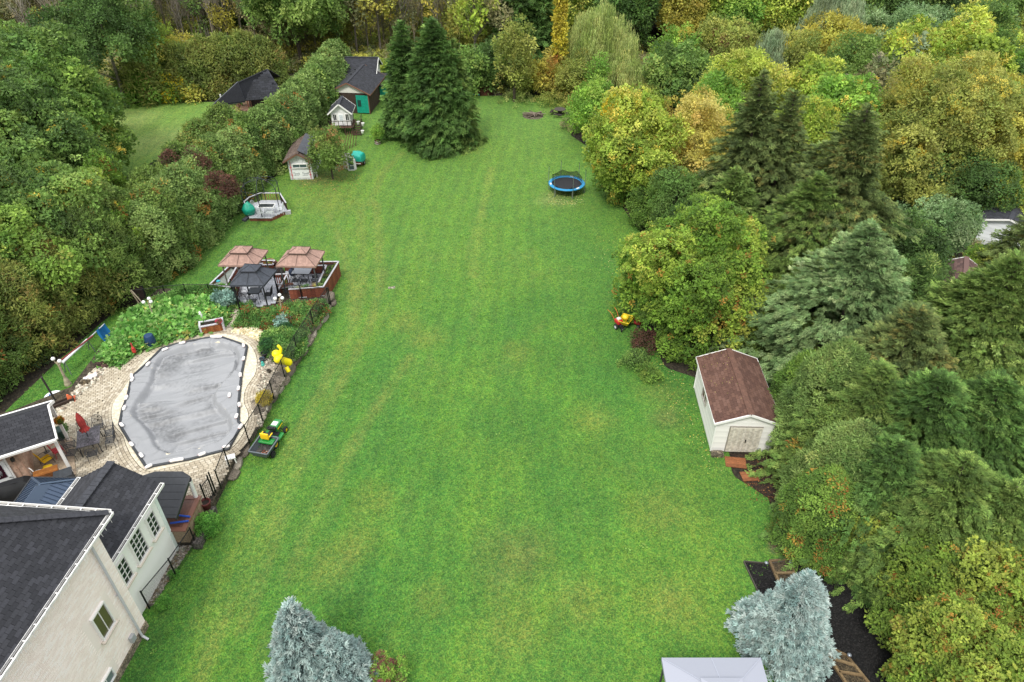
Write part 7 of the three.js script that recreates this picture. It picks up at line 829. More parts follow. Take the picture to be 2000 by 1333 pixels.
{ // globe lamps
  const lamp = (px, py, h0, H, label, fat) => { const p = at(px, py, h0), g = thing('lamp_post', label, 'lamp post', V(p.x, h0, p.z)), m = M('#b7ab90', 0.7, { tex: 'grain' }); b().lathe(fat ? [[0.2, 0], [0.19, 0.1], [0.1, 0.5], [0.075, 0.6], [0.06, H - 0.25], [0.09, H - 0.15], [0.05, H]] : [[0.1, 0], [0.09, 0.1], [0.05, 0.15], [0.04, H]], 14).mesh('pole', m, g); const n = fat ? 2 : 3; for (let i = 0; i < n; i++) { const a = i / n * 6.28 + 0.4, e = V(Math.cos(a) * 0.26, H - 0.02, Math.sin(a) * 0.26); b().tube([V(0, H - 0.15, 0), V(e.x * 0.6, H - 0.2, e.z * 0.6), e], 0.022, 8, 5).mesh('lamp_arm', m, g); b().ball(0.115, e.x, H + 0.1, e.z, 1, 1, 1, 14).mesh('glass_globe', M('#ecebe8', 0.25), g); b().lathe([[0.05, 0], [0.07, 0.04], [0.04, 0.06]], 10, e.x, H - 0.03, e.z).mesh('globe_base', m, g); } return g; };
  lamp(133, 752, 0.02, 1.75, 'stout cream lamp post with two white globes on the left lawn', 1); lamp(301, 623, TOP, 1.3, 'slim lamp post with white globes in the squash bed', 0); lamp(554, 621, TOP, 1.5, 'slim lamp post with white globes beside the wooden decks', 0);
  const pl = thing('wooden_pole', 'two pale leaning poles behind the lamp in the squash bed', 'poles'); const a = at(281, 606, 0.3); b().bar(V(a.x, 0.2, a.z), V(a.x - 0.35, 1.9, a.z + 0.1), 0.04, 6).mesh('pole', M('#b5a58c', 0.8, { tex: 'wood' }), pl); b().bar(V(a.x + 0.45, 0.2, a.z + 0.1), V(a.x - 0.3, 1.95, a.z + 0.1), 0.04, 6).mesh('pole', M('#c0b097', 0.8, { tex: 'wood' }), pl);
  // pool cover reel along the hedge
  const r0 = at(122, 708, 0.9), r1 = at(170, 664, 0.9), r2 = at(203, 633, 0.9), rl = thing('cover_reel', 'long white pool cover reel with blue sheet beside the hedge', 'reel'); b().bar(r0, r1, 0.085, 10).mesh('roller', M('#e2e4e6', 0.4), rl); b().bar(r1, r2, 0.035, 8).mesh('roller_shaft', M('#c9ced2', 0.4, { metalness: 0.4 }), rl); const d = r2.clone().sub(r0).normalize(); for (const [p, q] of [[r0, 0.1], [r1, 0], [r2, -0.1]]) { b().bar(p.clone().addScaledVector(d, q), V(p.x + 0.25, 0, p.z + 0.1), 0.025, 6).bar(p.clone().addScaledVector(d, q), V(p.x - 0.25, 0, p.z - 0.1), 0.025, 6).mesh('stand', M('#5c6064', 0.6), rl); } { const s0 = r1.clone().lerp(r2, 0.5), P = [], n = 8; const f = (u, v) => { const q = s0.clone().lerp(r2, u); return V(q.x + 0.3 * v * v + 0.1 * Math.sin(u * 9), q.y * (1 - v) + 0.06 * Math.sin(u * 7 + v * 3) + 0.06, q.z + 0.12 * v * Math.sin(u * 6)); }; for (let i = 0; i < n; i++) for (let j = 0; j < n; j++) { const A = f(i / n, j / n), Bq = f((i + 1) / n, j / n), C = f((i + 1) / n, (j + 1) / n), D = f(i / n, (j + 1) / n); P.push(A, Bq, C, A, C, D); } const gm = new THREE.BufferGeometry().setFromPoints(P); gm.computeVertexNormals(); b().add(gm).mesh('blue_sheet', M('#1f6ca8', 0.5, { side: THREE.DoubleSide }), rl); } b().bar(V(r0.x - 0.1, 1.0, r0.z - 0.1), V(r1.x + 0.2, 0.95, r1.z - 0.35), 0.05, 6).mesh('red_pole', M('#7c2f30', 0.6), rl);
  const tt = at(103, 773, 0.35), tb = thing('round_board', 'white round board with blue marks lying by the black post', 'board', V(tt.x, 0.3, tt.z), 0.3); b().lathe([[0, 0], [0.46, 0], [0.48, 0.02], [0.46, 0.04], [0, 0.04]], 26).mesh('disc', M('#e6e9ec', 0.4), tb); b().box(0.22, 0.012, 0.06, -0.12, 0.046, 0.05, 0.6).box(0.16, 0.012, 0.05, 0.05, 0.046, -0.12, -0.4).box(0.08, 0.012, 0.16, -0.2, 0.046, -0.1, 0.2).mesh('blue_mark', M('#1d5fa0', 0.5), tb); for (const [x, z] of [[-1, -1], [1, -1], [-1, 1], [1, 1]]) b().bar(V(x * 0.25, 0, z * 0.25), V(x * 0.32, -0.3, z * 0.32), 0.02, 5).mesh('leg', METAL, tb);
  const po = thing('black_post', 'leaning dark post at the corner of the pool house', 'post', at(111, 794, 0).setY(0)); b().bar(V(0.1, 0, 0), V(-0.12, 2.0, -0.1), 0.055, 7).mesh('post_shaft', M('#3b3833', 0.85, { tex: 'wood' }), po); b().lathe([[0.07, 0], [0.07, 0.06], [0, 0.09]], 8, -0.12, 2.0, -0.1).mesh('post_cap', M('#2e2c29', 0.8), po);
  const tr = thing('timber_trough', 'dark timber edging trough between gravel and pool house', 'trough', at(121, 791, TOP).setY(TOP - 0.1), 0.72); for (const z of [-0.14, 0.14]) b().box(1.25, 0.28, 0.07, 0, 0.2, z).mesh('plank', M('#47382e', 0.9, { tex: 'wood' }), tr); b().box(0.07, 0.28, 0.2, -0.6, 0.2, 0).box(0.07, 0.28, 0.2, 0.6, 0.2, 0).mesh('end_board', M('#3c2f27', 0.9), tr); b().box(1.1, 0.1, 0.2, 0, 0.2, 0).mesh('soil', M('#3a3027', 0.97, { tex: 'soil' }), tr);
  const co = thing('orange_cone', 'orange plastic cone leaning on the gravel', 'cone', at(139, 782, TOP).setY(TOP + 0.02), 0.4); b().lathe([[0.19, 0.04], [0.17, 0.06], [0.05, 0.5], [0.03, 0.51], [0, 0.51]], 18).mesh('cone_body', M('#dd6f45', 0.6), co); b().box(0.44, 0.04, 0.44, 0, 0.02, 0).mesh('base', M('#d26640', 0.6), co); co.rotation.x = 0.25;
  const wp = px2([[170, 741], [178, 737], [186, 734], [176, 742], [184, 739]], TOP); let w1; wp.forEach(([x, z], i) => { if (!w1) { w1 = thing('white_bottle', 'white plastic bottle in the small pile on the gravel', 'bottle', V(x, TOP + 0.08, z), 0.3, 'white bottles piled on the gravel'); b().add(new THREE.CapsuleGeometry(0.09, 0.22, 4, 10).rotateZ(Math.PI / 2)).mesh('bottle_body', M('#ece6e6', 0.5), w1); b().add(new THREE.CylinderGeometry(0.035, 0.035, 0.06, 8).rotateZ(Math.PI / 2), new THREE.Matrix4().makeTranslation(0.22, 0, 0)).mesh('cap', M('#c87f88', 0.5), w1); } else copyOf(w1, w1.userData.label, V(x, TOP + 0.08 + (i > 2 ? 0.08 : 0), z), i * 0.9); });
  const rk = thing('flat_rock', 'brown flat rock on the gravel below the white bottles', 'rock', at(166, 749, TOP).setY(TOP + 0.05)); b().add(rounded(0.55, 0.22, 0.4, 0.1, (v) => { v.x += 0.05 * (noise(v.z * 9, v.y * 9, 3) - 0.5); v.y *= 1 + 0.4 * (noise(v.x * 5, v.z * 5, 4) - 0.5); })).mesh('rock_body', M('#857458', 0.95, { tex: 'soil', bump: 0.05 }), rk);
  const rp = thing('stone_pile', 'reddish stones at the lower end of the squash vines', 'stones', at(199, 716, TOP).setY(TOP)); for (const [x, z, s] of [[-0.15, 0, 0.22], [0.2, 0.1, 0.17], [0.05, -0.2, 0.2]]) b().add(new THREE.IcosahedronGeometry(s, 1), new THREE.Matrix4().makeScale(1.2, 0.8, 1).setPosition(x, s * 0.5, z)).mesh('stone', M(x > 0 ? '#7d5c50' : '#5c4038', 0.95, { tex: 'soil' }), rp);
  // ornaments and pots
  const ro = thing('red_rooster', 'red rooster figure at the edge of the squash vines', 'figure', at(264, 693, TOP).setY(TOP), 0.6); b().add(rounded(0.22, 0.26, 0.42, 0.1), new THREE.Matrix4().makeTranslation(0, 0.34, 0)).ball(0.1, 0, 0.58, 0.17).bar(V(0, 0.42, 0.12), V(0, 0.56, 0.18), 0.07, 7, 0.06).mesh('body', M('#b8322c', 0.6), ro); b().box(0.02, 0.12, 0.14, 0, 0.68, 0.15).mesh('comb', M('#d2382e', 0.6), ro); b().tube([V(0, 0.4, -0.18), V(0, 0.62, -0.3), V(0, 0.6, -0.42)], 0.05, 8, 6).mesh('tail', M('#8f2620', 0.6), ro); for (const x of [-0.06, 0.06]) b().bar(V(x, 0, 0.02), V(x, 0.25, 0), 0.018, 5).mesh('leg', M('#c98a2c', 0.6), ro);
  const ob = thing('terracotta_pot', 'orange terracotta pot above the red rooster', 'pot', at(258, 680, TOP).setY(TOP)); b().lathe([[0, 0], [0.15, 0], [0.2, 0.35], [0.22, 0.36], [0.22, 0.42], [0.18, 0.42], [0.16, 0.32], [0, 0.3]], 16).mesh('pot_body', M('#bb6a45', 0.85, { tex: 'grain' }), ob);
  const bb = thing('blue_barrel', 'dark blue barrel half hidden in the squash leaves', 'barrel', at(292, 664, TOP + 0.5).setY(TOP)); b().lathe([[0, 0], [0.26, 0], [0.3, 0.3], [0.3, 0.6], [0.26, 0.85], [0.2, 0.87], [0, 0.86]], 18).mesh('barrel_body', M('#17385c', 0.5), bb); b().ring(0.3, 0.02, 0, 0.45, 0, 0, 'y').mesh('band', M('#122c48', 0.5), bb);
  [[300, 676, 'yellow gourd lying on the paving, nearer the rooster', 0.9], [338, 661, 'yellow gourd lying on the paving near the planter', 0.7]].forEach(([x, y, l, a]) => { const g = thing('yellow_squash', l, 'squash', at(x, y, TOP).setY(TOP + 0.09), a); b().tube([V(-0.34, 0, 0.03), V(-0.15, 0.02, 0), V(0.1, 0.02, -0.02), V(0.36, 0.03, 0.05)], 0.075, 14, 8).ball(0.085, -0.34, 0, 0.03).ball(0.075, 0.36, 0.03, 0.05).mesh('fruit', M('#d6c552', 0.5), g); b().bar(V(0.4, 0.03, 0.06), V(0.52, 0.05, 0.1), 0.02, 5).mesh('stem', M('#7a8a3c', 0.8), g); });
  const pa = at(393, 653, TOP), pb = at(435, 645, TOP), pm = pa.clone().lerp(pb, 0.5), pl2 = thing('planter_box', 'wooden planter with a white frame at the far end of the pool', 'planter', V(pm.x, TOP, pm.z - 0.2), Math.atan2(-(pb.z - pa.z), pb.x - pa.x)), pw = pa.distanceTo(pb); for (let i = 0; i < 9; i++) b().box(pw / 9 * 0.96, 0.5, 0.04, -pw / 2 + (i + 0.5) * pw / 9, 0.3, 0.27).mesh('plank', M(['#a4602c', '#b26d36', '#955425'][i % 3], 0.7, { tex: 'wood' }), pl2); for (const x of [-1, 1]) b().box(0.11, 0.66, 0.62, x * (pw / 2 + 0.03), 0.33, 0).mesh('end_board', CAPW, pl2); b().box(pw + 0.16, 0.06, 0.11, 0, 0.6, 0.27).box(pw + 0.16, 0.06, 0.11, 0, 0.6, -0.27).mesh('cap_rail', CAPW, pl2); b().box(pw, 0.5, 0.46, 0, 0.27, -0.02).mesh('planter_soil', M('#3c3026', 0.97, { tex: 'soil' }), pl2);
  const ff = thing('flower_pot', 'pink flowers in a pot on the right of the wooden planter', 'flower pot', at(428, 632, TOP + 0.6).setY(TOP + 0.55)); b().lathe([[0, 0], [0.1, 0], [0.14, 0.16], [0, 0.16]], 12).mesh('pot', M('#7a4436', 0.8), ff); { const l = [], r = rng(3); for (let i = 0; i < 40; i++) { const d2 = ball3(r); l.push([posed(V(d2.x * 0.18, 0.24 + d2.y * 0.1, d2.z * 0.18), d2, r() * 6, 0.07), tint(lin(i % 4 ? '#d05068' : '#5c8a3c'), r)]); } crownMeshes(l, 'maple', ff, 'flowers'); }
  const wf = thing('white_figure', 'small white garden figure at the left of the wooden planter', 'figure', at(397, 634, TOP).setY(TOP + 0.55)); b().lathe([[0, 0], [0.12, 0], [0.1, 0.1], [0.12, 0.22], [0.06, 0.32], [0.08, 0.4], [0, 0.47]], 12).mesh('figure_body', GUTTER, wf);
  const pots = [[518, 698, 0.2, 0.3, '#26282a', 'large black flower pot beside the pool path'], [513, 708, 0.15, 0.26, '#3b4a55', 'blue grey pot below the large black one'], [533, 704, 0.16, 0.24, '#6d6a5c', 'round stone pot on the gravel below the yellow toy'], [526, 729, 0.11, 0.18, '#4a443c', 'small dark pot alone on the gravel']]; pots.forEach(([x, y, r, h, c, l]) => { const g = thing('flower_pot', l, 'pot', at(x, y, TOP).setY(TOP)); b().lathe([[0, 0], [r * 0.75, 0], [r, h], [r * 1.1, h + 0.01], [r * 1.1, h + 0.05], [r * 0.9, h + 0.05], [r * 0.8, h - 0.06]], 16).mesh('pot_body', M(c, 0.7), g); b().lathe([[0, h - 0.05], [r * 0.82, h - 0.05]], 14).mesh('pot_soil', M('#2c241d', 0.97), g); });
  const tf = thing('teal_figure', 'teal garden figure below the pots on the gravel', 'figure', at(514, 716, TOP).setY(TOP)); b().lathe([[0, 0], [0.14, 0], [0.11, 0.14], [0.09, 0.24], [0, 0.26]], 12).ball(0.08, 0, 0.3, 0).mesh('figure_body', M('#3fa192', 0.5), tf);
  const wb = thing('white_stool', 'white plastic stool beside the pool fence', 'stool', at(452, 903, TOP).setY(TOP), 0.4); b().add(rounded(0.5, 0.08, 0.36, 0.04), new THREE.Matrix4().makeTranslation(0, 0.36, 0)).mesh('seat', GUTTER, wb); for (const [x, z] of [[-1, -1], [1, -1], [-1, 1], [1, 1]]) b().bar(V(x * 0.18, 0.35, z * 0.12), V(x * 0.22, 0, z * 0.15), 0.03, 6).mesh('leg', GUTTER, wb);
  const br = thing('red_planter', 'dark red planter at the gate beside the hot tub', 'planter', at(404, 992, TOP).setY(TOP), 0.3); b().lathe([[0, 0], [0.18, 0], [0.24, 0.36], [0.26, 0.36], [0.26, 0.42], [0.2, 0.42], [0.18, 0.3]], 14).mesh('pot_body', M('#5b2420', 0.7), br); b().lathe([[0, 0.33], [0.2, 0.33]], 12).mesh('pot_soil', M('#2c241d', 0.97), br);
  // yellow inflatable toy over the fence: a round head, a raised arm and a long body, bent and drooping
  const yt = thing('yellow_toy', 'bright yellow plastic toy hung over the pool fence', 'toy', at(547, 698, TOP + 0.9).setY(TOP)), Y = M('#f0dc14', 0.45); b().add(new THREE.CapsuleGeometry(0.23, 0.85, 6, 14), new THREE.Matrix4().makeRotationFromEuler(new THREE.Euler(0.5, 0.3, 0.5)).setPosition(0.2, 0.78, 0.2)).mesh('body', Y, yt); b().ball(0.25, -0.18, 1.16, 0.02, 1, 0.95, 1, 14).bar(V(-0.15, 1.12, 0), V(0.1, 0.95, 0.1), 0.19, 10).mesh('head', Y, yt); b().tube([V(0.06, 1.2, 0), V(0.12, 1.48, -0.06), V(0.02, 1.65, -0.08)], 0.09, 10, 8).ball(0.09, 0.02, 1.65, -0.08).mesh('arm', Y, yt); b().tube([V(0.38, 0.5, 0.42), V(0.46, 0.36, 0.5), V(0.5, 0.25, 0.52)], 0.13, 8, 8).mesh('leg', Y, yt);
  const ms = thing('flat_stone', 'small pale flat stone in the middle of the lawn', 'stone', at(765, 563).setY(0.03), 0.2); b().add(rounded(0.5, 0.06, 0.3, 0.03)).mesh('stone_body', M('#b9b49c', 0.95, { tex: 'soil' }), ms);
}
{ // trampoline
  const c = at(1107, 358, 0.8), g = thing('trampoline', 'round blue edged trampoline with a black net half lowered', 'trampoline', V(c.x, 0, c.z)), R = 1.56, steel = M('#9da3a8', 0.35, { metalness: 0.7 });
  b().lathe([[0, 0.79], [R - 0.26, 0.79]], 40).mesh('jump_mat', M('#1c1d21', 0.75, { tex: 'cloth', side: THREE.DoubleSide }), g); b().lathe([[R - 0.28, 0.8], [R - 0.27, 0.84], [R, 0.84], [R + 0.03, 0.8], [R, 0.76]], 44).mesh('safety_pad', M('#1f86b8', 0.5), g); for (let i = 0; i < 3; i++) { const a = 0.9 + i * 2.1; b().box(0.32, 0.012, 0.13, Math.cos(a) * (R - 0.14), 0.848, Math.sin(a) * (R - 0.14), -a + Math.PI / 2).mesh('white_print', GUTTER, g); } b().ring(R - 0.03, 0.03, 0, 0.75, 0, 0, 'y').mesh('frame', steel, g);
  for (let i = 0; i < 6; i++) { const a = i / 6 * 6.283 + 0.25, x = Math.cos(a), z = Math.sin(a); b().bar(V(x * (R + 0.06), 0.02, z * (R + 0.06)), V(x * (R + 0.06), 2.15, z * (R + 0.06)), 0.024, 6).mesh('net_pole', steel, g); b().ball(0.04, x * (R + 0.06), 2.17, z * (R + 0.06)).mesh('pole_cap', BLACKMETAL, g); b().bar(V(x * (R - 0.1), 0.75, z * (R - 0.1)), V(x * (R - 0.06), 0.02, z * (R - 0.06)), 0.026, 6).mesh('leg', steel, g); }
  const P = []; const put = (A, Bq, w) => { const u = V(0, w, 0), d = Bq.clone().sub(A).cross(V(A.x, 0, A.z)).normalize().multiplyScalar(w); P.push(A.clone().add(d), A.clone().sub(d), Bq.clone().sub(d), A.clone().add(d), Bq.clone().sub(d), Bq.clone().add(d)); void u; }; const top = (a) => 1.5 - 0.42 * Math.abs(Math.sin(3 * (a - 0.25))) * 0.5 - (Math.sin(a) > 0.2 ? 0.55 : 0); const N = 150; for (let i = 0; i < N; i++) { const a = i / N * 6.283, a2 = (i + 1) / N * 6.283, p = (q, y) => V(Math.cos(q) * (R - 0.25), y, Math.sin(q) * (R - 0.25)); put(p(a, 0.84), p(a, top(a)), 0.013); for (let k = 0; k < 9; k++) put(p(a, lerp(0.84, top(a), k / 8)), p(a2, lerp(0.84, top(a2), k / 8)), k === 8 ? 0.02 : 0.009); } const gm = new THREE.BufferGeometry().setFromPoints(P); gm.computeVertexNormals(); b().add(gm).mesh('safety_net', M('#101214', 0.8, { side: THREE.DoubleSide }), g);
}
{ // far end of the lawn
  const f = thing('fire_pit', 'low heap of grey branches laid for a fire', 'fire pit', at(1041, 227).setY(0.03)), r = rng(14); for (let i = 0; i < 26; i++) { const a = r() * 6.28, l = 0.5 + 0.6 * r(), s = V((r() - 0.5) * 0.9, 0.1 + 0.25 * r(), (r() - 0.5) * 0.7); b().bar(s.clone().add(V(Math.cos(a) * l, -0.06, Math.sin(a) * l * 0.7)), s.clone().add(V(-Math.cos(a) * l, 0.1 * r(), -Math.sin(a) * l * 0.7)), 0.035 + 0.02 * r(), 5).mesh('branch', M(['#6b5f52', '#7d7164', '#54493f'][i % 3], 0.95), f); } b().lathe([[0, 0.04], [1.1, 0.03], [1.25, 0]], 24).mesh('ash_bed', M('#857c66', 0.97, { tex: 'soil' }), f);
  const p = thing('picnic_table', 'dark round picnic table with benches at the far right of the lawn', 'picnic table', at(1093, 226).setY(0)), wd = M('#3a312b', 0.85, { tex: 'wood' }); b().lathe([[0, 0.7], [0.62, 0.7], [0.62, 0.75], [0, 0.75]], 18).mesh('table_top', M('#57504a', 0.8, { tex: 'wood' }), p); b().lathe([[0.28, 0], [0.22, 0.35], [0.28, 0.7]], 12).mesh('pedestal', wd, p); for (let i = 0; i < 4; i++) { const a = i * 1.571 + 0.3; b().box(0.95, 0.06, 0.28, Math.cos(a) * 0.9, 0.42, Math.sin(a) * 0.9, -a + Math.PI / 2).mesh('bench', wd, p); b().beam(V(0, 0.2, 0), V(Math.cos(a) * 0.95, 0.38, Math.sin(a) * 0.95), 0.08, 0.1).mesh('bench_arm', wd, p); }
  const m = thing('soil_heap', 'heap of red brown soil at the left end of the far lawn edge', 'soil heap', at(940, 184).setY(0)); { const s = new THREE.SphereGeometry(1, 24, 14), q = s.attributes.position; for (let i = 0; i < q.count; i++) { const x = q.getX(i), y = q.getY(i), z = q.getZ(i), k = 0.8 + 0.45 * noise(x * 2 + 4, z * 2 + y, 5); q.setXYZ(i, x * 1.35 * k, Math.max(-0.02, y * 1.0 * k), z * 0.8 * k); } s.computeVertexNormals(); b().add(s).mesh('heap', M('#7a4630', 0.97, { tex: 'soil', bump: 0.08 }), m); }
  const t = thing('tarpaulin', 'crumpled turquoise tarpaulin lying beside the soil heap', 'tarpaulin', at(923, 187).setY(0.02)); { const s = new THREE.PlaneGeometry(1.6, 0.9, 16, 10).rotateX(-Math.PI / 2), q = s.attributes.position; for (let i = 0; i < q.count; i++) q.setY(i, 0.05 + 0.3 * fbm(q.getX(i) * 2.2, q.getZ(i) * 2.2, 7)); s.computeVertexNormals(); b().add(s).mesh('sheet', M('#35a99a', 0.5, { side: THREE.DoubleSide }), t); }
  const w = thing('white_sack', 'white sacks leaning beside the soil heap', 'sacks', at(917, 181).setY(0)); for (const [x, h, a] of [[0, 1.1, 0.1], [0.45, 0.7, -0.2]]) b().add(rounded(0.5, h, 0.4, 0.17), new THREE.Matrix4().makeRotationZ(a).setPosition(x, h / 2, 0)).mesh('sack', M('#cfd2d0', 0.7, { tex: 'cloth' }), w);
  // apple tree and the things under it
  tree('broad', 636, 264, 4.3, 41, 'hedge', 'low spreading apple tree in front of the small hut', { low: 0.16, accent: [palette([['#b88a5c', 1]]), 0.12], fill: 0.9 });
  const l = [], rr = rng(17); for (let i = 0; i < 420; i++) { const q = at(575 + 130 * rr(), 340 + 42 * rr(), 0.06), d = Math.hypot((q.x + 17.5) / 4.2, (q.z + 60.5) / 3); if (d > 1.2 || rr() < d * 0.5) continue; l.push([posed(V(q.x, 0.07, q.z), V(rr() - 0.5, 1.5, rr() - 0.5).normalize(), rr() * 6, 0.09 + 0.06 * rr()), tint(lin(['#b89a4a', '#8a6a3c', '#c8b070'][i % 3]), rr, 0.25)]); } const lo = copies('fallen_leaves', leafGeometry([[V(-0.5, 0, 0), V(1, 0, 0), V(0, 0, 0.35), V(0, 0.5, 0), 1]]), leafMat, l, scene); lo.userData.label = 'fallen leaves on the grass under the apple tree';
  const l2 = []; for (let i = 0; i < 260; i++) { const q = at(1070 + 70 * rr(), 374 + 26 * rr(), 0.06); l2.push([posed(V(q.x, 0.07, q.z), V(rr() - 0.5, 1.5, rr() - 0.5).normalize(), rr() * 6, 0.07 + 0.06 * rr()), tint(lin(['#c8c070', '#b0a860', '#d8d49a'][i % 3]), rr, 0.25)]); } const l3 = copies('fallen_leaves', leafGeometry([[V(-0.5, 0, 0), V(1, 0, 0), V(0, 0, 0.35), V(0, 0.5, 0), 1]]), leafMat, l2, scene); l3.userData.label = 'pale fallen leaves on the grass in front of the trampoline';
  { const l4 = []; for (let i = 0; i < 520; i++) { const u = rr(), q = at(lerp(1190, 1400, u) + 60 * (rr() - 0.7), lerp(470, 900, u) + 70 * (rr() - 0.5), 0.06); if (!inside([q.x, q.z], lawnEdge)) continue; l4.push([posed(V(q.x, 0.07, q.z), V(rr() - 0.5, 1.6, rr() - 0.5).normalize(), rr() * 6, 0.05 + 0.05 * rr()), tint(lin(['#c9c25a', '#d8d08a', '#b09a48'][i % 3]), rr, 0.25)]); } const o = copies('fallen_leaves', leafGeometry([[V(-0.5, 0, 0), V(1, 0, 0), V(0, 0, 0.35), V(0, 0.5, 0), 1]]), leafMat, l4, scene); o.userData.label = 'yellow fallen leaves scattered along the right edge of the lawn'; }
  const dr = thing('white_door', 'old white doors and windows leaning beside the apple tree', 'doors', at(684, 330).setY(0), 0.1); for (let i = 0; i < 4; i++) { const x = -0.35 + i * 0.2, z = -0.5 + i * 0.28; b().box(0.75, 1.35 - 0.1 * i, 0.05, x, 0.66 - 0.05 * i, z, 0.25 * i - 0.3, -0.15).mesh('door_leaf', M('#e2dedb', 0.55), dr); } windowPart(dr, V(0.2, 0.72, 0.52), V(0.1, 0, 1).normalize(), 0.62, 1.3, 1, 3, { sill: false, glass: M('#59656a', 0.15), frame: 0.08 });
  const gs = thing('white_fence_panel', 'stack of pale slatted panels left of the white doors', 'panels', at(668, 330).setY(0), 0.3); for (let i = 0; i < 9; i++) b().box(0.05, 1.25, 0.03, -0.6 + i * 0.15, 0.62, 0, 0, -0.3).mesh('slat', M('#c5c0b8', 0.75), gs); b().box(1.3, 0.06, 0.03, 0, 0.35, 0.11).box(1.3, 0.06, 0.03, 0, 0.95, -0.08).mesh('rail', M('#bdb8b0', 0.75), gs);
  const ct = thing('covered_trailer', 'small trailer heaped under a turquoise tarpaulin', 'trailer', at(701, 322).setY(0), -0.1); b().box(1.0, 0.3, 1.3, 0, 0.42, 0).mesh('trailer_bed', M('#6e3f30', 0.8, { tex: 'wood' }), ct); for (const x of [-0.52, 0.52]) wheel(ct, x, 0.24, 0, 0.24, 0.14, '#8a8d90'); { const s = new THREE.SphereGeometry(1, 18, 12), q = s.attributes.position; for (let i = 0; i < q.count; i++) { const x = q.getX(i), y = q.getY(i), z = q.getZ(i), k = 0.86 + 0.3 * noise(x * 3 + 2, z * 3 + y * 2, 9); q.setXYZ(i, Math.sign(x) * Math.abs(x) ** 0.45 * 0.54 * k, 0.62 + Math.max(-0.15, Math.sign(y) * Math.abs(y) ** 0.6 * 0.6 * k - 0.12 * x), Math.sign(z) * Math.abs(z) ** 0.45 * 0.64 * k); } s.computeVertexNormals(); b().add(s).mesh('tarpaulin', M('#1fa592', 0.5), ct); } b().bar(V(-0.4, 0.38, 0.66), V(0.4, 0.38, 0.66), 0.05).mesh('tail_board', M('#d5cdc6', 0.7), ct);
  const tb = thing('saw_horse', 'white trestle on the grass before the small hut', 'trestle', at(614, 346).setY(0), 0.1); b().box(0.62, 0.05, 0.14, 0, 0.42, 0).mesh('top_rail', GUTTER, tb); for (const [x, z] of [[-1, -1], [1, -1], [-1, 1], [1, 1]]) b().bar(V(x * 0.24, 0.42, 0), V(x * 0.27, 0, z * 0.2), 0.025, 5).mesh('leg', GUTTER, tb);
  const bq = thing('barrel_planter', 'half barrel planter with white bands and a leafy shrub', 'planter', at(738, 282).setY(0)); b().lathe([[0, 0], [0.24, 0], [0.3, 0.2], [0.29, 0.45], [0.25, 0.46], [0.22, 0.4], [0, 0.4]], 18).mesh('barrel', M('#7a4a38', 0.8, { tex: 'wood' }), bq); b().lathe([[0.285, 0.1], [0.305, 0.1], [0.31, 0.16], [0.3, 0.16]], 18).lathe([[0.3, 0.3], [0.31, 0.3], [0.305, 0.36], [0.295, 0.36]], 18).mesh('band', M('#d8d0cc', 0.6), bq); broadCrown(bq, 1.9, 0.62, { seed: 70, pal: PAL.lime, s: 0.24, base: 0.28, kind: 'maple' });
}
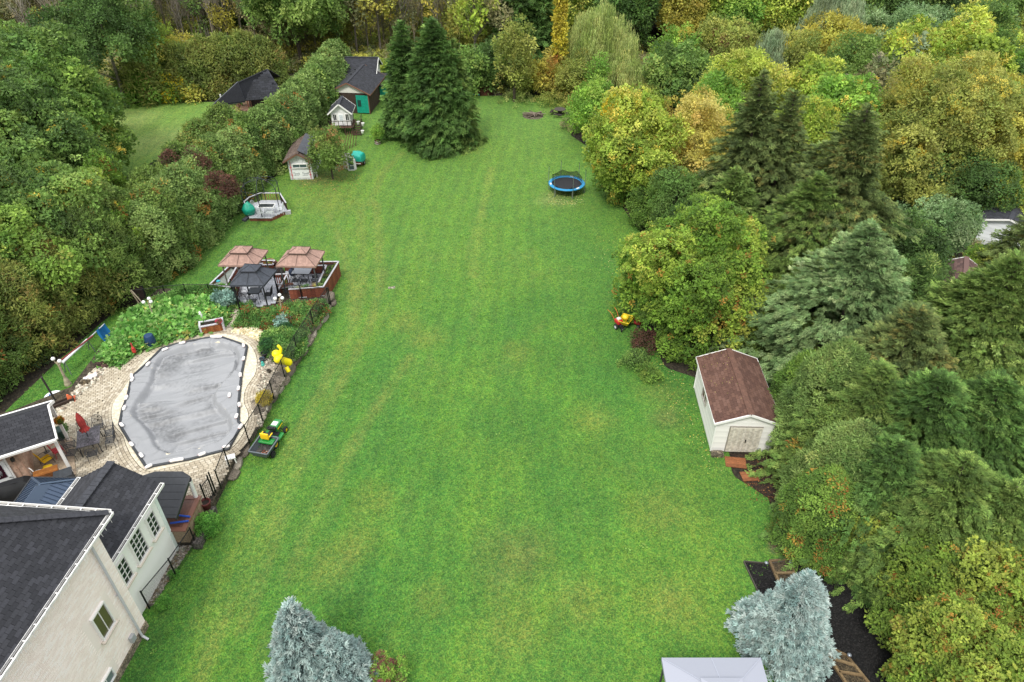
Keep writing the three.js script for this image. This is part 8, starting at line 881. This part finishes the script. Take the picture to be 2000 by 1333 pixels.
{ // red and yellow garden machines under the maple
  const t = thing('garden_tiller', 'red and white garden tiller on the lawn edge under the maple', 'tiller', at(1207, 640).setY(0), 0.5), RED = M('#b52a2a', 0.45), DK = M('#24262a', 0.6); b().add(rounded(0.4, 0.3, 0.5, 0.08), new THREE.Matrix4().makeTranslation(0, 0.5, 0)).mesh('engine_cover', RED, t); b().add(rounded(0.26, 0.14, 0.24, 0.05), new THREE.Matrix4().makeTranslation(0, 0.7, 0)).mesh('fuel_tank', M('#d8d6d2', 0.5), t); for (const x of [-0.26, 0.26]) wheel(t, x, 0.2, 0.1, 0.2, 0.12, '#c9ccce'); for (const x of [-0.16, 0.16]) b().tube([V(x, 0.5, -0.2), V(x * 1.4, 0.85, -0.55), V(x * 1.7, 0.95, -0.9)], 0.02, 8, 5).mesh('handle', M('#c06a2c', 0.5), t); b().box(0.2, 0.2, 0.3, 0, 0.26, 0.25).mesh('tine_guard', DK, t);
  const w = thing('wheelbarrow', 'yellow wheelbarrow tipped beside the red tiller', 'wheelbarrow', at(1221, 640).setY(0), -0.5), YE = M('#e6c62a', 0.5), T0 = [[-0.2, -0.3], [0.2, -0.3], [0.2, 0.25], [-0.2, 0.25]], T1 = [[-0.38, -0.5], [0.38, -0.5], [0.34, 0.5], [-0.34, 0.5]]; for (let i = 0; i < 4; i++) { const j = (i + 1) % 4; b().slab([V(T0[i][0], 0.35, T0[i][1]), V(T0[j][0], 0.35, T0[j][1]), V(T1[j][0], 0.72, T1[j][1]), V(T1[i][0], 0.72, T1[i][1])], 0.02).mesh('tray_side', YE, w); } b().box(0.42, 0.02, 0.57, 0, 0.35, -0.02).mesh('tray_floor', YE, w); wheel(w, 0, 0.18, 0.55, 0.18, 0.1, '#d8d8d4'); for (const x of [-0.2, 0.2]) { b().bar(V(x * 0.4, 0.2, 0.55), V(x * 1.5, 0.5, -0.95), 0.022, 5).mesh('handle', DK, w); b().bar(V(x, 0.34, -0.2), V(x * 1.1, 0, -0.35), 0.02, 5).mesh('leg', DK, w); } b().ball(0.22, -0.05, 0.82, 0, 1, 0.8, 1, 12).mesh('yellow_drum', YE, w);
  const m = thing('push_mower', 'dark red push mower half under the maple branches', 'mower', at(1243, 634).setY(0), 0.9); b().add(rounded(0.55, 0.2, 0.75, 0.08), new THREE.Matrix4().makeTranslation(0, 0.25, 0)).mesh('deck', M('#8f2a26', 0.5), m); b().add(rounded(0.28, 0.24, 0.28, 0.08), new THREE.Matrix4().makeTranslation(0, 0.45, 0.05)).mesh('engine', M('#6e2320', 0.5), m); for (const x of [-0.3, 0.3]) for (const z of [-0.3, 0.3]) wheel(m, x, 0.13, z, 0.13, 0.07, '#50545a'); b().tube([V(-0.22, 0.3, -0.35), V(-0.22, 0.95, -0.9), V(0.22, 0.95, -0.9), V(0.22, 0.3, -0.35)], 0.016, 20, 5).mesh('handle', DK, m);
  { const r = rng(61), l = []; for (let i = 0; i < 2600; i++) { const x = -26 + 40 * r(), z = -14 - 66 * r(); if (!inside([x, z], lawnEdge) || inside([x, z], terrace) || noise(x * 0.35 + 3, z * 0.35, 19) < 0.62) continue; l.push([posed(V(x, 0.045, z), V((r() - 0.5) * 0.3, 1, (r() - 0.5) * 0.3).normalize(), r() * 6, 0.07 + 0.08 * r()), tint(lin(r() < 0.75 ? '#62963a' : '#8cae56'), r)]); } const o = copies('weeds', SPRAY.big[0], leafMat, l, scene); o.userData.label = 'broad leaved weeds in patches of the lawn'; }
  tree('shrub', 1240, 690, 0.9, 34, 'mid', 'low leafy ground plants on the lawn edge under the maple', { s: 0.8, name: 'ground_plant' }); tree('shrub', 1262, 652, 1.2, 26, 'red', 'dark brown leafed bush under the left side of the maple', { s: 0.8, name: 'ground_plant', fill: 0.7 }); tree('shrub', 1270, 720, 0.8, 26, 'mapleDeep', 'green ground plants left of the shed under the maple', { s: 0.8, name: 'ground_plant' });
}
{ // bottom edge: blue spruces, barberry, pale canopy, mulch bed with timber steps
  tree('blue', 645, 1252, 3.0, 78, 'blue', 'silver blue spruce at the lower left of the lawn', { s: 0.22 }); tree('blue', 562, 1186, 4.6, 70, 'blue', 'second thin top of the silver blue spruce at the lower left', { s: 0.22 });
  tree('blue', 1582, 1128, 4.6, 92, 'blue', 'silver blue spruce beside the pale canopy and black mulch', { s: 0.22 });
  tree('shrub', 745, 1305, 1.1, 46, 'lime', 'low yellow green shrub with dark pink leaf tips', { s: 0.62, accent: [palette([['#a04a60', 2], ['#8a3a50', 1]]), 0.4] });
  const c = [[1293, 1286], [1487, 1290]].map(([x, y]) => at(x, y, 2.4)), w = c[1].x - c[0].x, x0 = c[0].x, z0 = c[0].z, g = thing('pale_canopy', 'pale grey fabric canopy roof at the bottom edge of the photo', 'canopy', V(x0 + w / 2, 0, z0 + w / 2)), m = M('#9a9da8', 0.7, { side: THREE.DoubleSide }), H = w / 2, L = [V(-H, 2.4, -H), V(H, 2.4, -H), V(H, 2.4, H), V(-H, 2.4, H)]; for (let i = 0; i < 4; i++) { const a = L[i], d = L[(i + 1) % 4], k = 0.32, ta = V(a.x * k, 2.95, a.z * k), td = V(d.x * k, 2.95, d.z * k); b().slab([a, d, td, ta], 0.012).mesh('roof_panel', m, g); b().beam(a, ta, 0.03, 0.035).mesh('hip_seam', M('#9ea2ae', 0.7), g); b().beam(a.clone().lerp(d, 0.5), ta.clone().lerp(td, 0.5), 0.03, 0.03).mesh('panel_seam', M('#a8acb8', 0.7), g); b().beam(a.clone().add(V(0, -0.08, 0)), d.clone().add(V(0, -0.08, 0)), 0.02, 0.16).mesh('valance', m, g); b().slab([V(a.x * 0.4, 3.05, a.z * 0.4), V(d.x * 0.4, 3.05, d.z * 0.4), V(0, 3.35, 0)], 0.012).mesh('cap_panel', m, g); b().bar(V(a.x * 0.94, 0, a.z * 0.94), V(a.x * 0.94, 2.4, a.z * 0.94), 0.04, 7).mesh('post', M('#3a3c40', 0.5), g); }
  struct(b().prism(px2([[1452, 1100], [1490, 1103], [1560, 1096], [1650, 1105], [1720, 1230], [1780, 1400], [1620, 1400], [1600, 1290], [1510, 1225]]), 0.0, 0.06).mesh('mulch_bed', M('#141312', 0.97, { tex: 'soil', bump: 0.05 })), 'black mulch bed beside the silver blue spruce');
  { const r = rng(23), list = []; const poly = px2([[1455, 1102], [1560, 1098], [1650, 1107], [1720, 1230], [1770, 1380], [1620, 1380], [1600, 1290], [1512, 1224]]); for (let i = 0; i < 9000; i++) { const x = lerp(9.5, 14.6, r()), z = lerp(-20, -11.5, r()); if (!inside([x, z], poly)) continue; const s = 0.025 + 0.03 * r(); list.push([new THREE.Matrix4().compose(V(x, 0.06, z), new THREE.Quaternion().setFromAxisAngle(ball3(r), r() * 3), V(s * 1.8, s * 0.5, s)), tint(lin('#1c1a19'), r, 0.5)]); } const o = copies('mulch', new THREE.BoxGeometry(1, 1, 1), M('#ffffff', 0.9), list, scene); o.userData.label = 'black bark chips of the mulch bed'; }
  const ed = thing('steel_edging', 'thin dark edging strip along the left side of the mulch bed', 'edging'), ep = px2([[1452, 1100], [1480, 1160], [1512, 1226], [1560, 1290]]).map(([x, z]) => V(x, 0.07, z)); for (let i = 0; i + 1 < ep.length; i++) b().beam(ep[i], ep[i + 1], 0.03, 0.16).mesh('edging_strip', M('#4b4640', 0.8), ed); const ep2 = px2([[1452, 1100], [1500, 1104], [1560, 1097], [1640, 1106]]).map(([x, z]) => V(x, 0.07, z)); for (let i = 0; i + 1 < ep2.length; i++) b().beam(ep2[i], ep2[i + 1], 0.03, 0.16).mesh('edging_strip', M('#4b4640', 0.8), ed);
  const TB = ['#8b7350', '#7c6647', '#98805b'].map((q) => M(q, 0.9, { tex: 'wood' })); const stairs = (name, label, P, n) => { const g2 = thing(name, label, 'steps'); for (let k = 0; k < n; k++) { const t0 = k / n, t1 = (k + 1) / n, A = P[0].clone().lerp(P[1], t0), Bq = P[0].clone().lerp(P[1], t1), C = P[3].clone().lerp(P[2], t1), D = P[3].clone().lerp(P[2], t0), y = 0.13 + 0.004 * k; for (const [p, q] of [[A, D], [A, Bq], [D, C]]) b().beam(p.clone().setY(y), q.clone().setY(y), 0.1, 0.12).mesh('timber', TB[(k + 1) % 3], g2); b().slab([A, Bq, C, D].map((v) => v.clone().setY(y - 0.01)), 0.08).mesh('gravel_fill', M('#75654a', 0.97, { tex: 'soil', bump: 0.05 }), g2); } b().beam(P[1].clone().setY(0.14), P[2].clone().setY(0.14), 0.1, 0.12).mesh('timber', TB[0], g2); return g2; };
  stairs('timber_steps', 'timber framed gravel steps at the top of the mulch bed', [at(1502, 1100), at(1524, 1150), at(1562, 1150), at(1540, 1098)], 2); stairs('timber_steps', 'timber framed steps right of the pale canopy at the bottom edge', [at(1600, 1262), at(1655, 1345), at(1700, 1345), at(1652, 1285)], 3);
  let sl; [[1497, 1101, 'small round lamp at the left of the upper timber steps'], [1545, 1099, 'small round lamp at the right of the upper timber steps'], [1521, 1143, 'small round lamp halfway down the upper timber steps'], [1659, 1281, 'small round lamp beside the lower timber steps']].forEach(([x, y, l]) => { const p = at(x, y, 0.3).setY(0.05); if (!sl) { sl = thing('path_light', l, 'path light', p, 0, 'solar path lights in the mulch bed'); b().bar(V(0, 0, 0), V(0, 0.26, 0), 0.015, 5).mesh('stake', METAL, sl); b().lathe([[0, 0.26], [0.07, 0.26], [0.09, 0.3], [0.05, 0.34], [0, 0.35]], 12).mesh('lamp_head', M('#8e949c', 0.3, { metalness: 0.4 }), sl); } else copyOf(sl, l, p); });
}

// ---------------------------------------------------------------- draw
const renderer = new THREE.WebGLRenderer({ antialias: true });
renderer.setSize(1024, 682); renderer.toneMapping = THREE.LinearToneMapping; renderer.toneMappingExposure = EXPOSURE;
renderer.shadowMap.enabled = true; renderer.shadowMap.type = THREE.PCFSoftShadowMap;
camera.aspect = 1024 / 682; camera.updateProjectionMatrix();
renderer.render(scene, camera);
